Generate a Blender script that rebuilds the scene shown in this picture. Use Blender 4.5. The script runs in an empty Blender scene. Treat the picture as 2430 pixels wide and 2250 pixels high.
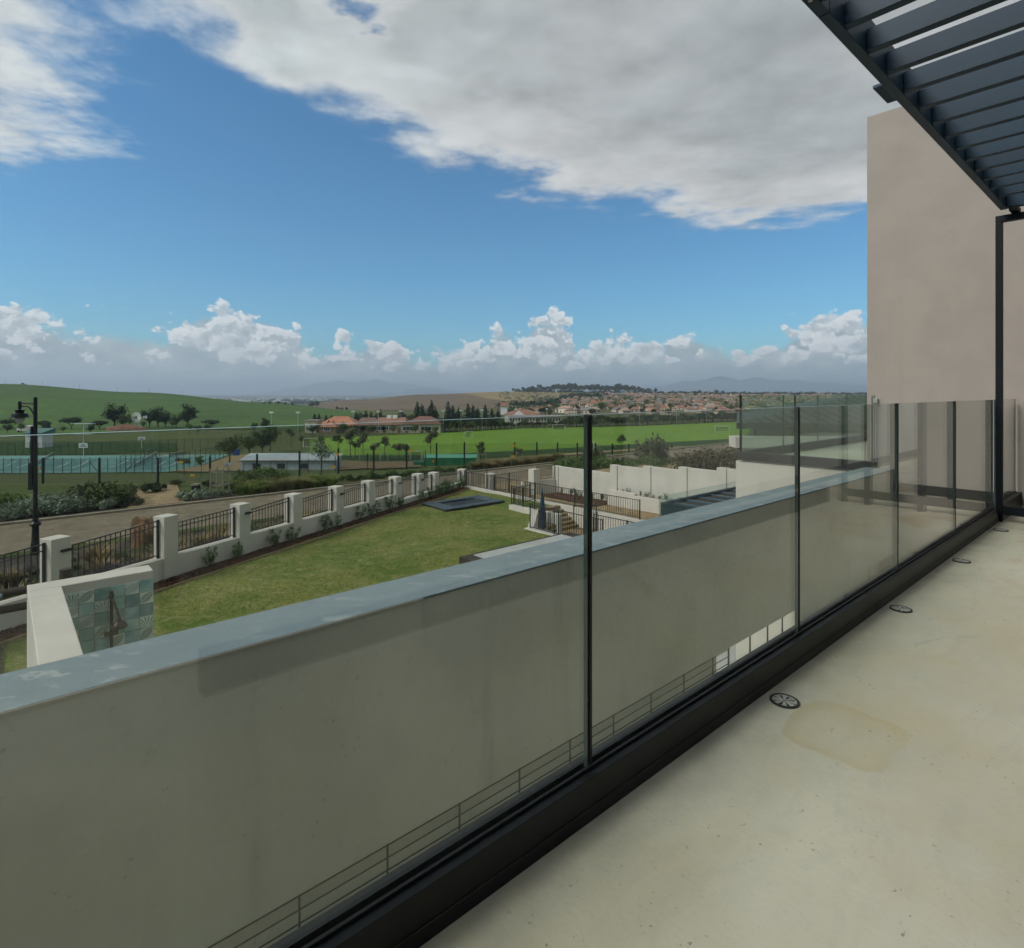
import bpy, math, random
import numpy as np
from mathutils import Vector, Matrix
from math import radians as RAD
random.seed(7)
S = bpy.context.scene
COL = S.collection
# ------------------------------------------------------------------ camera
F, CX, CY = 1381.5, 1215.0, 933.0          # focal length / principal point of the photograph, in its pixels
cam_d = bpy.data.cameras.new('camera')
cam = bpy.data.objects.new('camera', cam_d); COL.objects.link(cam)
cam.rotation_euler = (RAD(90), 0, 0)
cam_d.sensor_width = 36.0
cam_d.lens = 36.0 * F / 2430.0
cam_d.shift_y = (CY - 1125.0) / 2430.0
cam_d.clip_start = 0.05
cam_d.clip_end = 80000
S.camera = cam
# ------------------------------------------------------------------ node helper
class NT:
    def __init__(s, tree):
        s.t = tree; s.n = tree.nodes; s.l = tree.links
    def new(s, typ, **kw):
        n = s.n.new(typ)
        for k, v in kw.items(): setattr(n, k, v)
        return n
    def put(s, sock, v):
        if isinstance(v, bpy.types.NodeSocket): s.l.new(v, sock)
        elif v is not None: sock.default_value = v
    def m(s, op, a, b=None, c=None, clamp=False):
        n = s.new('ShaderNodeMath', operation=op, use_clamp=clamp)
        s.put(n.inputs[0], a); s.put(n.inputs[1], b); s.put(n.inputs[2], c)
        return n.outputs[0]
    def vm(s, op, a, b=None, sc=None):
        n = s.new('ShaderNodeVectorMath', operation=op)
        s.put(n.inputs[0], a)
        if b is not None: s.put(n.inputs[1], b)
        if sc is not None: s.put(n.inputs['Scale'], sc)
        return n.outputs['Value'] if op in ('LENGTH', 'DOT_PRODUCT', 'DISTANCE') else n.outputs[0]
    def noise(s, vec, scale, detail=6, rough=.55, dim='3D', dist=0.0):
        n = s.new('ShaderNodeTexNoise', noise_dimensions=dim)
        s.put(n.inputs['Vector'], vec); n.inputs['Scale'].default_value = scale
        n.inputs['Detail'].default_value = detail; n.inputs['Roughness'].default_value = rough
        n.inputs['Distortion'].default_value = dist
        return n.outputs[0]
    def ss(s, v, a, b, lo=0.0, hi=1.0):
        n = s.new('ShaderNodeMapRange', interpolation_type='SMOOTHSTEP')
        s.put(n.inputs[0], v); s.put(n.inputs[1], a); s.put(n.inputs[2], b); s.put(n.inputs[3], lo); s.put(n.inputs[4], hi)
        return n.outputs[0]
    def mix(s, f, a, b):
        n = s.new('ShaderNodeMix', data_type='RGBA')
        s.put(n.inputs[0], f); s.put(n.inputs[6], col(a) if not isinstance(a, bpy.types.NodeSocket) else a)
        s.put(n.inputs[7], col(b) if not isinstance(b, bpy.types.NodeSocket) else b)
        return n.outputs[2]
    def xyz(s, v):
        n = s.new('ShaderNodeSeparateXYZ'); s.put(n.inputs[0], v); return n.outputs
    def comb(s, x, y, z):
        n = s.new('ShaderNodeCombineXYZ'); s.put(n.inputs[0], x); s.put(n.inputs[1], y); s.put(n.inputs[2], z)
        return n.outputs[0]
    def curve(s, v, pts):
        n = s.new('ShaderNodeFloatCurve'); c = n.mapping.curves[0]
        while len(c.points) < len(pts): c.points.new(0.5, 0.5)
        for p, (x, y) in zip(c.points, pts): p.location = (x, y); p.handle_type = 'AUTO_CLAMPED'
        n.mapping.update()
        s.put(n.inputs['Value'], v)
        return n.outputs[0]
def col(c): return (c[0], c[1], c[2], 1.0) if len(c) == 3 else c
# ------------------------------------------------------------------ world: sky with clouds
SUN_EL, SUN_AZ = 43.0, 248.0               # azimuth from +Y (camera forward) clockwise: from the left and a little behind
W = bpy.data.worlds.new('World'); S.world = W; W.use_nodes = True
w = NT(W.node_tree); w.n.clear()
def build_sky(w):
    out = w.new('ShaderNodeOutputWorld'); bg = w.new('ShaderNodeBackground')
    sky = w.new('ShaderNodeTexSky', sky_type='NISHITA', sun_disc=False)
    sky.sun_elevation = RAD(SUN_EL); sky.sun_rotation = RAD(SUN_AZ)
    sky.altitude = 100; sky.air_density = 1.0; sky.dust_density = 0.6; sky.ozone_density = 2.2
    g = w.new('ShaderNodeTexCoord').outputs['Generated']
    x, y, z = w.xyz(g)
    zc = w.m('MAXIMUM', z, 0.03)
    # overhead cloud sheet, mapped on a level plane
    qx, qy = w.m('DIVIDE', x, zc), w.m('DIVIDE', y, zc)
    q = w.comb(qx, qy, 0.0)
    n_big = w.noise(q, 0.9, 3, .5)
    n_mid = w.noise(q, 2.1, 8, .60, dist=.06)
    pts = [(-3, 2.75), (-2.2, 2.62), (-1.75, 2.55), (-1.42, 2.08), (-1.1, 1.66), (-.9, 1.53), (-.80, 1.60), (-.70, 2.05), (-.5, 2.35), (-.2, 2.72), (.15, 2.95), (.6, 3.2), (1.2, 3.5), (1.9, 3.3), (3, 3.0)]
    t = w.m('MULTIPLY_ADD', qx, 1 / 6.0, 0.5, clamp=True)
    lim = w.m('MULTIPLY', w.curve(t, [((a + 3) / 6, b / 4) for a, b in pts]), 4.0)
    e = w.m('SUBTRACT', lim, qy)
    qn = w.vm('ADD', q, w.vm('MULTIPLY', w.vm('SUBTRACT', w.new_noise_color(q, 5.0, 5), (.5, .5, .5)), (.42, .42, 0)))
    hole = w.m('SUBTRACT', 1.0, w.ss(w.vm('DISTANCE', qn, (-.40, 1.50, 0)), 0.02, 0.17))
    wisp = w.m('SUBTRACT', 1.0, w.ss(w.vm('DISTANCE', q, (-.78, 1.80, 0)), 0.02, 0.22))
    left = w.m('SUBTRACT', 1.0, w.ss(qx, -1.7, -1.0))
    dens = w.m('ADD', w.m('MULTIPLY', w.m('MINIMUM', e, 1.1), 1.35), w.m('MULTIPLY', w.m('SUBTRACT', n_mid, 0.5), 2.7))
    dens = w.m('SUBTRACT', dens, w.m('MULTIPLY', hole, 1.25))
    dens = w.m('ADD', dens, w.m('MULTIPLY', wisp, .5))
    dens = w.m('SUBTRACT', dens, w.m('MULTIPLY', left, .10))
    cov = w.ss(dens, -0.15, 0.62)
    core = w.ss(dens, 0.2, 2.1)
    lite = w.m('SUBTRACT', 1.0, w.ss(qx, -1.1, 0.3))
    edge_c = w.mix(lite, (.53, .535, .535), (.60, .66, .67))
    core_c = w.mix(lite, (.33, .36, .37), (.51, .58, .595))
    c1 = w.mix(core, edge_c, core_c)
    c1 = w.mix(w.ss(w.noise(q, 2.4, 7, .55, dist=.15), .40, .70, 0, .55), c1, (.285, .315, .325))
    c1 = w.mix(w.ss(n_big, .45, .75, 0, .45), c1, (.50, .525, .53))
    n_off = w.noise(w.vm('ADD', q, (-.07, -.10, 0)), 2.1, 5, .60, dist=.06)
    bil = w.m('MULTIPLY_ADD', w.m('SUBTRACT', n_mid, n_off), 1.1, 1.0)
    bil = w.m('MINIMUM', w.m('MAXIMUM', bil, .80), 1.22)
    c1 = w.vm('SCALE', c1, sc=bil)
    rim = w.m('MULTIPLY', w.ss(dens, .05, .35), w.m('SUBTRACT', 1.0, w.ss(dens, .35, 1.1)))
    c1 = w.mix(w.m('MULTIPLY', w.m('MULTIPLY', rim, w.m('SUBTRACT', 1.0, hole)), .5), c1, (.62, .64, .645))
    # blue of the clear sky
    hl = w.m('SQRT', w.m('ADD', w.m('MULTIPLY', x, x), w.m('MULTIPLY', y, y)))
    el = w.m('DIVIDE', z, w.m('MAXIMUM', hl, 1e-4))
    skyc = w.vm('MULTIPLY', sky.outputs[0], (.052, .094, .110))
    el0 = w.m('DIVIDE', z, w.m('MAXIMUM', hl, 1e-4)); cov = w.m('MULTIPLY', cov, w.ss(el0, .236, .262))
    high = w.mix(cov, skyc, c1)     # upper sky with the cloud sheet
    base = skyc                     # lower sky with the cumulus bank
    # cumulus bank along the horizon, in azimuth / elevation
    az = w.m('ARCTAN2', x, y)
    bank = [(-1.6, .105), (-.95, .118), (-.74, .116), (-.68, .108), (-.60, .098), (-.545, .098), (-.51, .125), (-.47, .133), (-.42, .122), (-.34, .104), (-.31, .080), (-.29, .096), (-.27, .088),
            (-.20, .096), (-.165, .085), (-.05, .088), (-.02, .122), (.02, .112), (.045, .138), (.09, .138), (.115, .088), (.16, .104), (.20, .098), (.24, .085), (.27, .112), (.30, .104), (.35, .086), (.42, .090), (.45, .112), (.48, .120), (.56, .132), (.62, .125), (1.6, .115)]
    ta = w.m('MULTIPLY_ADD', az, 1 / 3.2, 0.5, clamp=True)
    top = w.m('MULTIPLY', w.curve(ta, [((a + 1.6) / 3.2, b * 5) for a, b in bank]), 0.212)
    p = w.comb(w.m('MULTIPLY', az, 1.0), w.m('MULTIPLY', el, 1.35), 0.37)
    warp = w.vm('MULTIPLY', w.vm('SUBTRACT', w.new_noise_color(p, 24, 5), (.5, .5, .5)), (.030, .030, 0))
    p2 = w.vm('ADD', p, warp)
    def puff(v, sc):
        n = w.new('ShaderNodeTexVoronoi', voronoi_dimensions='2D', feature='SMOOTH_F1')
        w.put(n.inputs['Vector'], v); n.inputs['Scale'].default_value = sc
        n.inputs['Detail'].default_value = 3.0; n.inputs['Roughness'].default_value = .55; n.inputs['Lacunarity'].default_value = 2.2
        n.inputs['Smoothness'].default_value = .35
        return w.m('SUBTRACT', 1.0, n.outputs['Distance'])
    soft = w.noise(w.vm('ADD', p, w.vm('SCALE', warp, sc=.5)), 11, 7, .58)
    rise = w.m('SUBTRACT', top, el)
    # grey deck behind
    dd = w.m('ADD', w.m('MULTIPLY', w.m('SUBTRACT', rise, .026), 30.0), w.m('MULTIPLY', w.m('SUBTRACT', soft, .5), 2.6))
    deck = w.ss(dd, -.1, .55)
    deck_c = w.mix(w.ss(w.noise(p, 16, 6, .6), .38, .66), (.325, .400, .440), (.45, .51, .535))
    base = w.mix(w.m('MULTIPLY', deck, .96), base, deck_c)
    # white cumulus heads before it, lit from the left and above
    def heads(off, sc, gate_lo, gate_hi, seed, amt):
        v = w.vm('ADD', p2, (seed, seed * .37, 0)); pa = puff(v, sc); pb = puff(w.vm('ADD', v, (-.006, .010, 0)), sc)
        patch = w.noise(w.vm('ADD', p, (seed * 2.1, 0, seed)), 13.0, 3, .5)
        d_ = w.m('ADD', w.m('MULTIPLY', w.m('SUBTRACT', pa, .60), 2.3), w.m('MULTIPLY', w.m('SUBTRACT', patch, amt), 7.0))
        d_ = w.m('ADD', d_, w.m('MINIMUM', w.m('MULTIPLY', w.m('SUBTRACT', rise, off), 34.0), .5))
        d_ = w.m('SUBTRACT', d_, w.m('MULTIPLY', w.m('SUBTRACT', 1.0, w.ss(el, gate_lo, gate_hi)), 2.4))
        cov_ = w.ss(d_, .04, .58)
        rel = w.m('MULTIPLY_ADD', w.m('SUBTRACT', pa, pb), 3.2, .50, clamp=True)
        rel = w.m('ADD', w.m('MULTIPLY', rel, .75), w.m('MULTIPLY', w.m('SUBTRACT', 1.0, w.ss(d_, .1, 1.6)), .30), clamp=True)
        rel = w.m('MULTIPLY', rel, w.ss(el, gate_lo - .02, gate_hi + .03, .45, 1.0))
        return cov_, w.mix(rel, (.38, .45, .495), (.74, .775, .79))
    for args in ((.008, 21.0, .024, .048, 3.1, .435), (.018, 15.0, .034, .062, 7.7, .405)):
        cv, cc_ = heads(*args); base = w.mix(w.m('MULTIPLY', cv, .95), base, cc_)
    low = w.m('SUBTRACT', 1.0, w.ss(el, -.02, .040))
    base = w.mix(w.m('MULTIPLY', low, .8), base, (.295, .405, .480))
    bg2 = w.new('ShaderNodeBackground'); mx = w.new('ShaderNodeMixShader')
    w.put(bg.inputs[0], base); w.put(bg2.inputs[0], high)
    w.put(mx.inputs[0], w.m('GREATER_THAN', el, .236)); w.l.new(bg.outputs[0], mx.inputs[1]); w.l.new(bg2.outputs[0], mx.inputs[2])
    w.l.new(mx.outputs[0], out.inputs[0])
def new_noise_color(self, v, sc, det):
    n = self.new('ShaderNodeTexNoise'); self.put(n.inputs['Vector'], v)
    n.inputs['Scale'].default_value = sc; n.inputs['Detail'].default_value = det
    return n.outputs['Color']
NT.new_noise_color = new_noise_color
build_sky(w)
W.cycles.sampling_method = 'MANUAL'; W.cycles.sample_map_resolution = 1024
# ------------------------------------------------------------------ sun (veiled by the cloud sheet)
sun_d = bpy.data.lights.new('sun', 'SUN'); sun = bpy.data.objects.new('sun', sun_d); COL.objects.link(sun)
sun_d.energy = 2.4; sun_d.angle = RAD(24); sun_d.color = (1.0, .955, .89)
sd = Vector((math.sin(RAD(SUN_AZ)) * math.cos(RAD(SUN_EL)), math.cos(RAD(SUN_AZ)) * math.cos(RAD(SUN_EL)), math.sin(RAD(SUN_EL))))
sun.rotation_euler = sd.to_track_quat('Z', 'Y').to_euler()
sun.location = (-20, -30, 60)
S.view_settings.view_transform = 'Standard'; S.view_settings.look = 'None'
S.view_settings.gamma = 1.0; S.view_settings.use_curve_mapping = False
S.view_settings.exposure = 0.15
S.render.engine = 'CYCLES'
S.cycles.max_bounces = 5; S.cycles.transparent_max_bounces = 40; S.cycles.diffuse_bounces = 2; S.cycles.glossy_bounces = 3
S.cycles.volume_bounces = 0; S.cycles.use_denoising = True; S.cycles.sample_clamp_indirect = 4.0
S.cycles.use_adaptive_sampling = True; S.cycles.adaptive_threshold = 0.025; S.cycles.adaptive_min_samples = 12
# ------------------------------------------------------------------ frames of reference
CT, ST = .6604, .7509                      # house axis u lies 48.7 deg to the right of the view axis, v to the left of u
PHI = math.atan2(CT, ST)
def uv(u, v, z=0.0): return Vector((u * ST - v * CT, u * CT + v * ST, z))
def at(px, py, z):   # point on the level z seen at a pixel of the photograph
    Y = F * -z / (py - CY); return Vector(((px - CX) / F * Y, Y, z))
def atY(px, py, Y): return Vector(((px - CX) / F * Y, Y, -(py - CY) / F * Y))
def house(p): return (p.x * ST + p.y * CT, -p.x * CT + p.y * ST)
# ------------------------------------------------------------------ terrain
NEAR2 = [(-60, -5.7), (36, -5.75), (46, -6.45), (62.5, -7.75), (75, -9.3), (100, -13.2), (125, -15.5), (150, -16.0), (230, -16.2), (280, -16.5)]
NEAR = [(-60, -5.7), (36, -5.75), (46, -7.3), (58, -9.0), (75, -11.2), (100, -14.0), (125, -15.6), (150, -16.0), (230, -16.2), (280, -16.5)]
YK = [280, 400, 500, 700, 1000, 1300, 1800, 2500, 4000, 9000, 40000]
AK = {-1.7: [-15.5, -4, 6, 24, 30, 20, 0, -30, -60, -60, -60], -.88: [-16.3, -9, -2, 11.0, 10, 0, -20, -40, -60, -60, -60], -.64: [-16.5, -12, -7.5, .8, -1, -10, -30, -45, -60, -60, -60],
      -.42: [-16.7, -14.3, -12.6, -11.5, -22, -33, -45, -52, -60, -60, -60], -.27: [-16.5, -15.5, -15.0, -21, -30, -33, -21.5, -45, -60, -60, -60],
      -.15: [-16.5, -16, -17.5, -23, -28, -25, -4.5, -30, -60, -60, -60], 0: [-16.5, -16, -17.5, -20, -22, -15, 3.5, -10, -60, -60, -60],
      .2: [-16.5, -16.3, -16.5, -15, -11, -6.5, -1, -15, -60, -60, -60], .4: [-16.5, -16.5, -16.5, -15.5, -12, -8.5, -5.0, -22, -60, -60, -60],
      .6: [-16.5, -16.5, -16.5, -15.5, -12.5, -9, -6, -25, -60, -60, -60], 1.7: [-16.5, -16.5, -16.5, -15.5, -12.5, -9, -6, -25, -60, -60, -60]}
AKS = sorted(AK); TAB = np.array([AK[a] for a in AKS]); LYK = np.log(YK)
NY, NZ = zip(*NEAR); NY2, NZ2 = zip(*NEAR2)
def _smooth(t): return t * t * (3 - 2 * t)
def H(X, Y):
    X = np.atleast_1d(np.asarray(X, float)); Y = np.atleast_1d(np.asarray(Y, float))
    r = np.hypot(X, Y); az = np.clip(np.arctan2(X, Y), -1.03, 1.03)
    Ye = r * np.cos(az); a = np.tan(az)
    fr = _smooth(np.clip((a + .62) / .55, 0, 1)); near = np.interp(Ye, NY, NZ) * (1 - fr) + np.interp(Ye, NY2, NZ2) * fr
    ly = np.log(np.clip(Ye, 280, 39999))
    ia = np.clip(np.searchsorted(AKS, a) - 1, 0, len(AKS) - 2)
    ka = np.array(AKS); fa = _smooth(np.clip((a - ka[ia]) / (ka[ia + 1] - ka[ia]), 0, 1))
    iy = np.clip(np.searchsorted(LYK, ly, side='right') - 1, 0, len(YK) - 2)
    fy = np.clip((ly - LYK[iy]) / (LYK[iy + 1] - LYK[iy]), 0, 1); fy = .5 * fy + .5 * _smooth(fy)
    far = (TAB[ia, iy] * (1 - fy) + TAB[ia, iy + 1] * fy) * (1 - fa) + (TAB[ia + 1, iy] * (1 - fy) + TAB[ia + 1, iy + 1] * fy) * fa
    return np.where(Ye < 280, near, far)
def h1(x, y): return float(H(x, y)[0])
def onH(px, py, y0=36, y1=30000):    # where the sight line through a pixel meets the terrain
    a, b = (px - CX) / F, -(py - CY) / F
    Y = y0
    while Y < y1:
        if b * Y < h1(a * Y, Y): break
        Y *= 1.01
    lo, hi = Y / 1.01, Y
    for _ in range(18):
        m = (lo + hi) / 2
        if b * m < h1(a * m, m): hi = m
        else: lo = m
    return Vector((a * hi, hi, h1(a * hi, hi)))
def ground(px, Y): x = (px - CX) / F * Y; return Vector((x, Y, h1(x, Y)))
# ------------------------------------------------------------------ object helpers
def tag(o, label=None, cat=None, group=None, kind=None):
    if label: o['label'] = label
    if cat: o['category'] = cat
    if group: o['group'] = group
    if kind: o['kind'] = kind
    return o
def thing(name, label, cat, loc, rz=0.0, group=None):
    o = bpy.data.objects.new(name, None); COL.objects.link(o); o.empty_display_size = .2
    o.location = loc; o.rotation_euler = (0, 0, rz)
    o.matrix_world = Matrix.Translation(Vector(loc)) @ Matrix.Rotation(rz, 4, 'Z')
    return tag(o, label, cat, group)
def root_of(o):
    while o.parent: o = o.parent
    return o
def inv_of(parent):
    r = root_of(parent)
    return (Matrix.Translation(r.location) @ Matrix.Rotation(r.rotation_euler.z, 4, 'Z')).inverted()
MH = Matrix.Rotation(PHI, 4, 'Z')
class MB:
    def __init__(s): s.v = []; s.f = []; s.mi = []
    def face(s, pts, m=0):
        b = len(s.v); s.v += [tuple(p) for p in pts]; s.f.append(tuple(range(b, b + len(pts)))); s.mi.append(m); return s
    def box(s, x0, x1, y0, y1, z0, z1, m=0, top=None):
        b = len(s.v)
        s.v += [(x0, y0, z0), (x1, y0, z0), (x1, y1, z0), (x0, y1, z0), (x0, y0, z1), (x1, y0, z1), (x1, y1, z1), (x0, y1, z1)]
        fs = [(3, 2, 1, 0), (4, 5, 6, 7), (0, 1, 5, 4), (1, 2, 6, 5), (2, 3, 7, 6), (3, 0, 4, 7)]
        s.f += [tuple(b + i for i in f) for f in fs]; s.mi += [m, m if top is None else top] + [m] * 4
        return s
    def prism(s, poly, z0, z1, m=0, top=None):
        n = len(poly); b = len(s.v)
        z0s = z0 if hasattr(z0, '__len__') else [z0] * n; z1s = z1 if hasattr(z1, '__len__') else [z1] * n
        s.v += [(p[0], p[1], a) for p, a in zip(poly, z0s)] + [(p[0], p[1], a) for p, a in zip(poly, z1s)]
        s.f.append(tuple(b + i for i in reversed(range(n)))); s.f.append(tuple(b + n + i for i in range(n))); s.mi += [m, m if top is None else top]
        for i in range(n):
            j = (i + 1) % n; s.f.append((b + i, b + j, b + n + j, b + n + i)); s.mi.append(m)
        return s
    def tube(s, p0, p1, r0, r1=None, n=8, m=0):
        p0, p1 = Vector(p0), Vector(p1); r1 = r0 if r1 is None else r1
        d = (p1 - p0).normalized(); a = d.orthogonal().normalized(); c = d.cross(a); b = len(s.v)
        for p, r in ((p0, r0), (p1, r1)):
            for i in range(n):
                t = 2 * math.pi * i / n; s.v.append(tuple(p + a * (r * math.cos(t)) + c * (r * math.sin(t))))
        for i in range(n):
            j = (i + 1) % n; s.f.append((b + i, b + j, b + n + j, b + n + i)); s.mi.append(m)
        s.f.append(tuple(b + i for i in reversed(range(n)))); s.f.append(tuple(b + n + i for i in range(n))); s.mi += [m, m]
        return s
    def beam(s, p0, p1, wd, ht, m=0):   # rectangular bar between two points, ht upright
        p0, p1 = Vector(p0), Vector(p1); d = (p1 - p0).normalized()
        side = d.cross(Vector((0, 0, 1)))
        side = side.normalized() if side.length > 1e-4 else Vector((1, 0, 0))
        up = side.cross(d).normalized(); b = len(s.v)
        for p in (p0, p1):
            for i, j in ((-1, -1), (1, -1), (1, 1), (-1, 1)): s.v.append(tuple(p + side * (i * wd / 2) + up * (j * ht / 2)))
        s.f += [(b, b + 1, b + 5, b + 4), (b + 1, b + 2, b + 6, b + 5), (b + 2, b + 3, b + 7, b + 6), (b + 3, b, b + 4, b + 7), (b + 3, b + 2, b + 1, b), (b + 4, b + 5, b + 6, b + 7)]
        s.mi += [m] * 6
        return s
    def lathe(s, prof, c=(0, 0, 0), n=16, m=0, caps=True):
        b = len(s.v); k = len(prof)
        for r, z in prof:
            for i in range(n):
                t = 2 * math.pi * i / n; s.v.append((c[0] + r * math.cos(t), c[1] + r * math.sin(t), c[2] + z))
        for q in range(k - 1):
            for i in range(n):
                j = (i + 1) % n; s.f.append((b + q * n + i, b + q * n + j, b + (q + 1) * n + j, b + (q + 1) * n + i)); s.mi.append(m)
        if caps: s.f.append(tuple(b + i for i in reversed(range(n)))); s.f.append(tuple(b + (k - 1) * n + i for i in range(n))); s.mi += [m, m]
        return s
    def rot(s, M, start=0):
        for i in range(start, len(s.v)): s.v[i] = tuple(M @ Vector(s.v[i]))
        return s
    def build(s, name, mats, parent=None, frame='W', smooth=False, bevel=0.0, org=None):
        mats = mats if isinstance(mats, (list, tuple)) else [mats]
        V = np.array(s.v, float)
        if frame == 'H': R = np.array(MH.to_3x3()); V = V @ R.T
        if frame in 'HW':
            if parent is not None:
                I = np.array(inv_of(parent)); V = V @ I[:3, :3].T + I[:3, 3]; loc = None
            else:
                if org is None: org = ((V[:, 0].min() + V[:, 0].max()) / 2, (V[:, 1].min() + V[:, 1].max()) / 2, V[:, 2].min())
                if frame == 'H':
                    R = np.array(MH.to_3x3()); V = (V - np.array(org)) @ R
                else: V = V - np.array(org)
                loc = org
        else: loc = org
        me = bpy.data.meshes.new(name); me.from_pydata(V.tolist(), [], s.f)
        for mt in mats: me.materials.append(mt)
        if len(mats) > 1: me.polygons.foreach_set('material_index', s.mi)
        if smooth: me.polygons.foreach_set('use_smooth', [True] * len(me.polygons))
        o = bpy.data.objects.new(name, me); COL.objects.link(o)
        if parent is not None: o.parent = parent
        elif loc is not None:
            o.location = loc
            if frame == 'H': o.rotation_euler = (0, 0, PHI)
        if bevel:
            md = o.modifiers.new('bevel', 'BEVEL'); md.width = bevel; md.segments = 2; md.limit_method = 'ANGLE'
        return o
def share(name, me, parent, loc=(0, 0, 0), rz=0.0, sc=None):    # one more part sharing a mesh, in the local frame of its thing
    o = bpy.data.objects.new(name, me); COL.objects.link(o); o.parent = parent; o.location = loc; o.rotation_euler = (0, 0, rz)
    if sc is not None: o.scale = sc
    return o
def dup(root, loc, rz=0.0, sc=1.0, label=None, group=None):
    r = root.copy(); COL.objects.link(r); r.location = loc; r.rotation_euler = (0, 0, rz)
    r.scale = sc if hasattr(sc, '__len__') else (sc, sc, sc)
    if label: r['label'] = label
    if group: r['group'] = group
    for ch in list(root.children):
        c = ch.copy(); COL.objects.link(c); c.parent = r
        for g in list(ch.children):
            d = g.copy(); COL.objects.link(d); d.parent = c
    return r
LATER = []
def ordinal_labels():   # copies of one kind are told apart by their order from the left
    cnt = {}
    for x, o, fmt in sorted(LATER, key=lambda q: q[0]):
        n = cnt.get(fmt, 0); cnt[fmt] = n + 1; o['label'] = fmt % ORD[n]
ORD = ['first', 'second', 'third', 'fourth', 'fifth', 'sixth', 'seventh', 'eighth', 'ninth', 'tenth', 'eleventh', 'twelfth', 'thirteenth', 'fourteenth', 'fifteenth', 'sixteenth', 'seventeenth', 'eighteenth', 'nineteenth', 'twentieth'] + ['%dth' % i for i in range(21, 130)]
for _i in (21, 31, 41, 51, 61, 71, 81, 91, 101, 121): ORD[_i - 1] = '%dst' % _i
for _i in (22, 32, 42, 52, 62, 72, 82, 92, 102, 122): ORD[_i - 1] = '%dnd' % _i
for _i in (23, 33, 43, 53, 63, 73, 83, 93, 103, 123): ORD[_i - 1] = '%drd' % _i
def raw(name, V, Fc, mats, mi=None, smooth=False):
    me = bpy.data.meshes.new(name)
    V = np.asarray(V, np.float32); Fc = np.asarray(Fc, np.int32); k = Fc.shape[1]
    me.vertices.add(len(V)); me.vertices.foreach_set('co', V.ravel())
    me.loops.add(Fc.size); me.loops.foreach_set('vertex_index', Fc.ravel())
    me.polygons.add(len(Fc)); me.polygons.foreach_set('loop_start', np.arange(0, Fc.size, k, dtype=np.int32))
    me.polygons.foreach_set('loop_total', np.full(len(Fc), k, np.int32))
    for mt in (mats if isinstance(mats, (list, tuple)) else [mats]): me.materials.append(mt)
    if mi is not None: me.polygons.foreach_set('material_index', np.asarray(mi, np.int32))
    if smooth: me.polygons.foreach_set('use_smooth', np.ones(len(Fc), bool))
    me.update(calc_edges=True); me.validate()
    return me
def link(name, me, loc=(0, 0, 0), rz=0.0):
    o = bpy.data.objects.new(name, me); COL.objects.link(o); o.location = loc; o.rotation_euler = (0, 0, rz); return o
def gridfaces(nu, nv):
    i, j = np.meshgrid(np.arange(nu), np.arange(nv), indexing='ij'); b = (i * (nv + 1) + j).ravel()
    return np.stack([b, b + nv + 1, b + nv + 2, b + 1], 1)
def drape(name, quad, nu, nv, off, mt, zf=None, kind='structure'):   # sheet between four corners that follows the terrain (or zf)
    A, B, C, D = [np.array(p[:2], float) for p in quad]
    s, t = np.meshgrid(np.linspace(0, 1, nu + 1), np.linspace(0, 1, nv + 1), indexing='ij'); s = s.ravel()[:, None]; t = t.ravel()[:, None]
    P = (A * (1 - s) + B * s) * (1 - t) + (D * (1 - s) + C * s) * t
    Z = (H(P[:, 0], P[:, 1]) if zf is None else zf(P[:, 0], P[:, 1])) + off
    o = link(name, raw(name, np.column_stack([P, Z]), gridfaces(nu, nv)[:, ::1], mt, smooth=True))
    return tag(o, kind=kind)
# ------------------------------------------------------------------ materials
def mat(name, c, c2=None, scale=3.0, rough=.8, bump=.0, bscale=60.0, metal=0.0, spec=.5, detail=6, lo=.35, hi=.65, stretch=None, coords='Object', rand=0.0, bdist=.01):
    m = bpy.data.materials.new(name); m.use_nodes = True; t = NT(m.node_tree); b = t.n['Principled BSDF']
    tc = t.new('ShaderNodeTexCoord').outputs[coords]
    if stretch: tc = t.vm('MULTIPLY', tc, stretch)
    c2 = c2 or tuple(x * .82 for x in c)
    f = t.ss(t.noise(tc, scale, detail, .6), lo, hi)
    cc = t.mix(f, c, c2)
    if rand:
        rn = t.new('ShaderNodeObjectInfo').outputs['Random']
        hsv = t.new('ShaderNodeHueSaturation'); t.put(hsv.inputs['Color'], cc)
        t.put(hsv.inputs['Value'], t.m('MULTIPLY_ADD', rn, 2 * rand, 1 - rand)); t.put(hsv.inputs['Hue'], t.m('MULTIPLY_ADD', rn, .06 * rand, .5 - .03 * rand))
        cc = hsv.outputs[0]
    t.put(b.inputs['Base Color'], cc); b.inputs['Roughness'].default_value = rough; b.inputs['Metallic'].default_value = metal
    b.inputs['Specular IOR Level'].default_value = spec
    if bump:
        bn = t.new('ShaderNodeBump'); bn.inputs['Strength'].default_value = bump; bn.inputs['Distance'].default_value = bdist
        t.put(bn.inputs['Height'], t.noise(tc, bscale, 5, .6)); t.put(b.inputs['Normal'], bn.outputs[0])
    return m
M = {}
def mk(key, *a, **k): M[key] = mat(key, *a, **k)
mk('plaster_white', (.665, .615, .555), (.59, .548, .495), 1.2, .9, .25, 90, spec=.2)
mk('plaster_beige', (.385, .335, .295), (.355, .312, .277), 2.2, .9, .35, 120, spec=.2)
mk('plaster_grey', (.80, .755, .65), (.64, .615, .53), 1.0, .9, .45, 22, spec=.15, bdist=.012)
mk('navy', (.015, .042, .074), (.012, .035, .062), 2, .50, .03, 200, spec=.30)
mk('navy_dark', (.007, .0095, .013), (.005, .007, .010), 2, .55, .03, 200, spec=.2)
mk('black_metal', (.007, .009, .012), (.005, .007, .009), 3, .45, .05, 150, spec=.35)
mk('iron', (.020, .022, .024), (.03, .03, .03), 6, .5)
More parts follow.
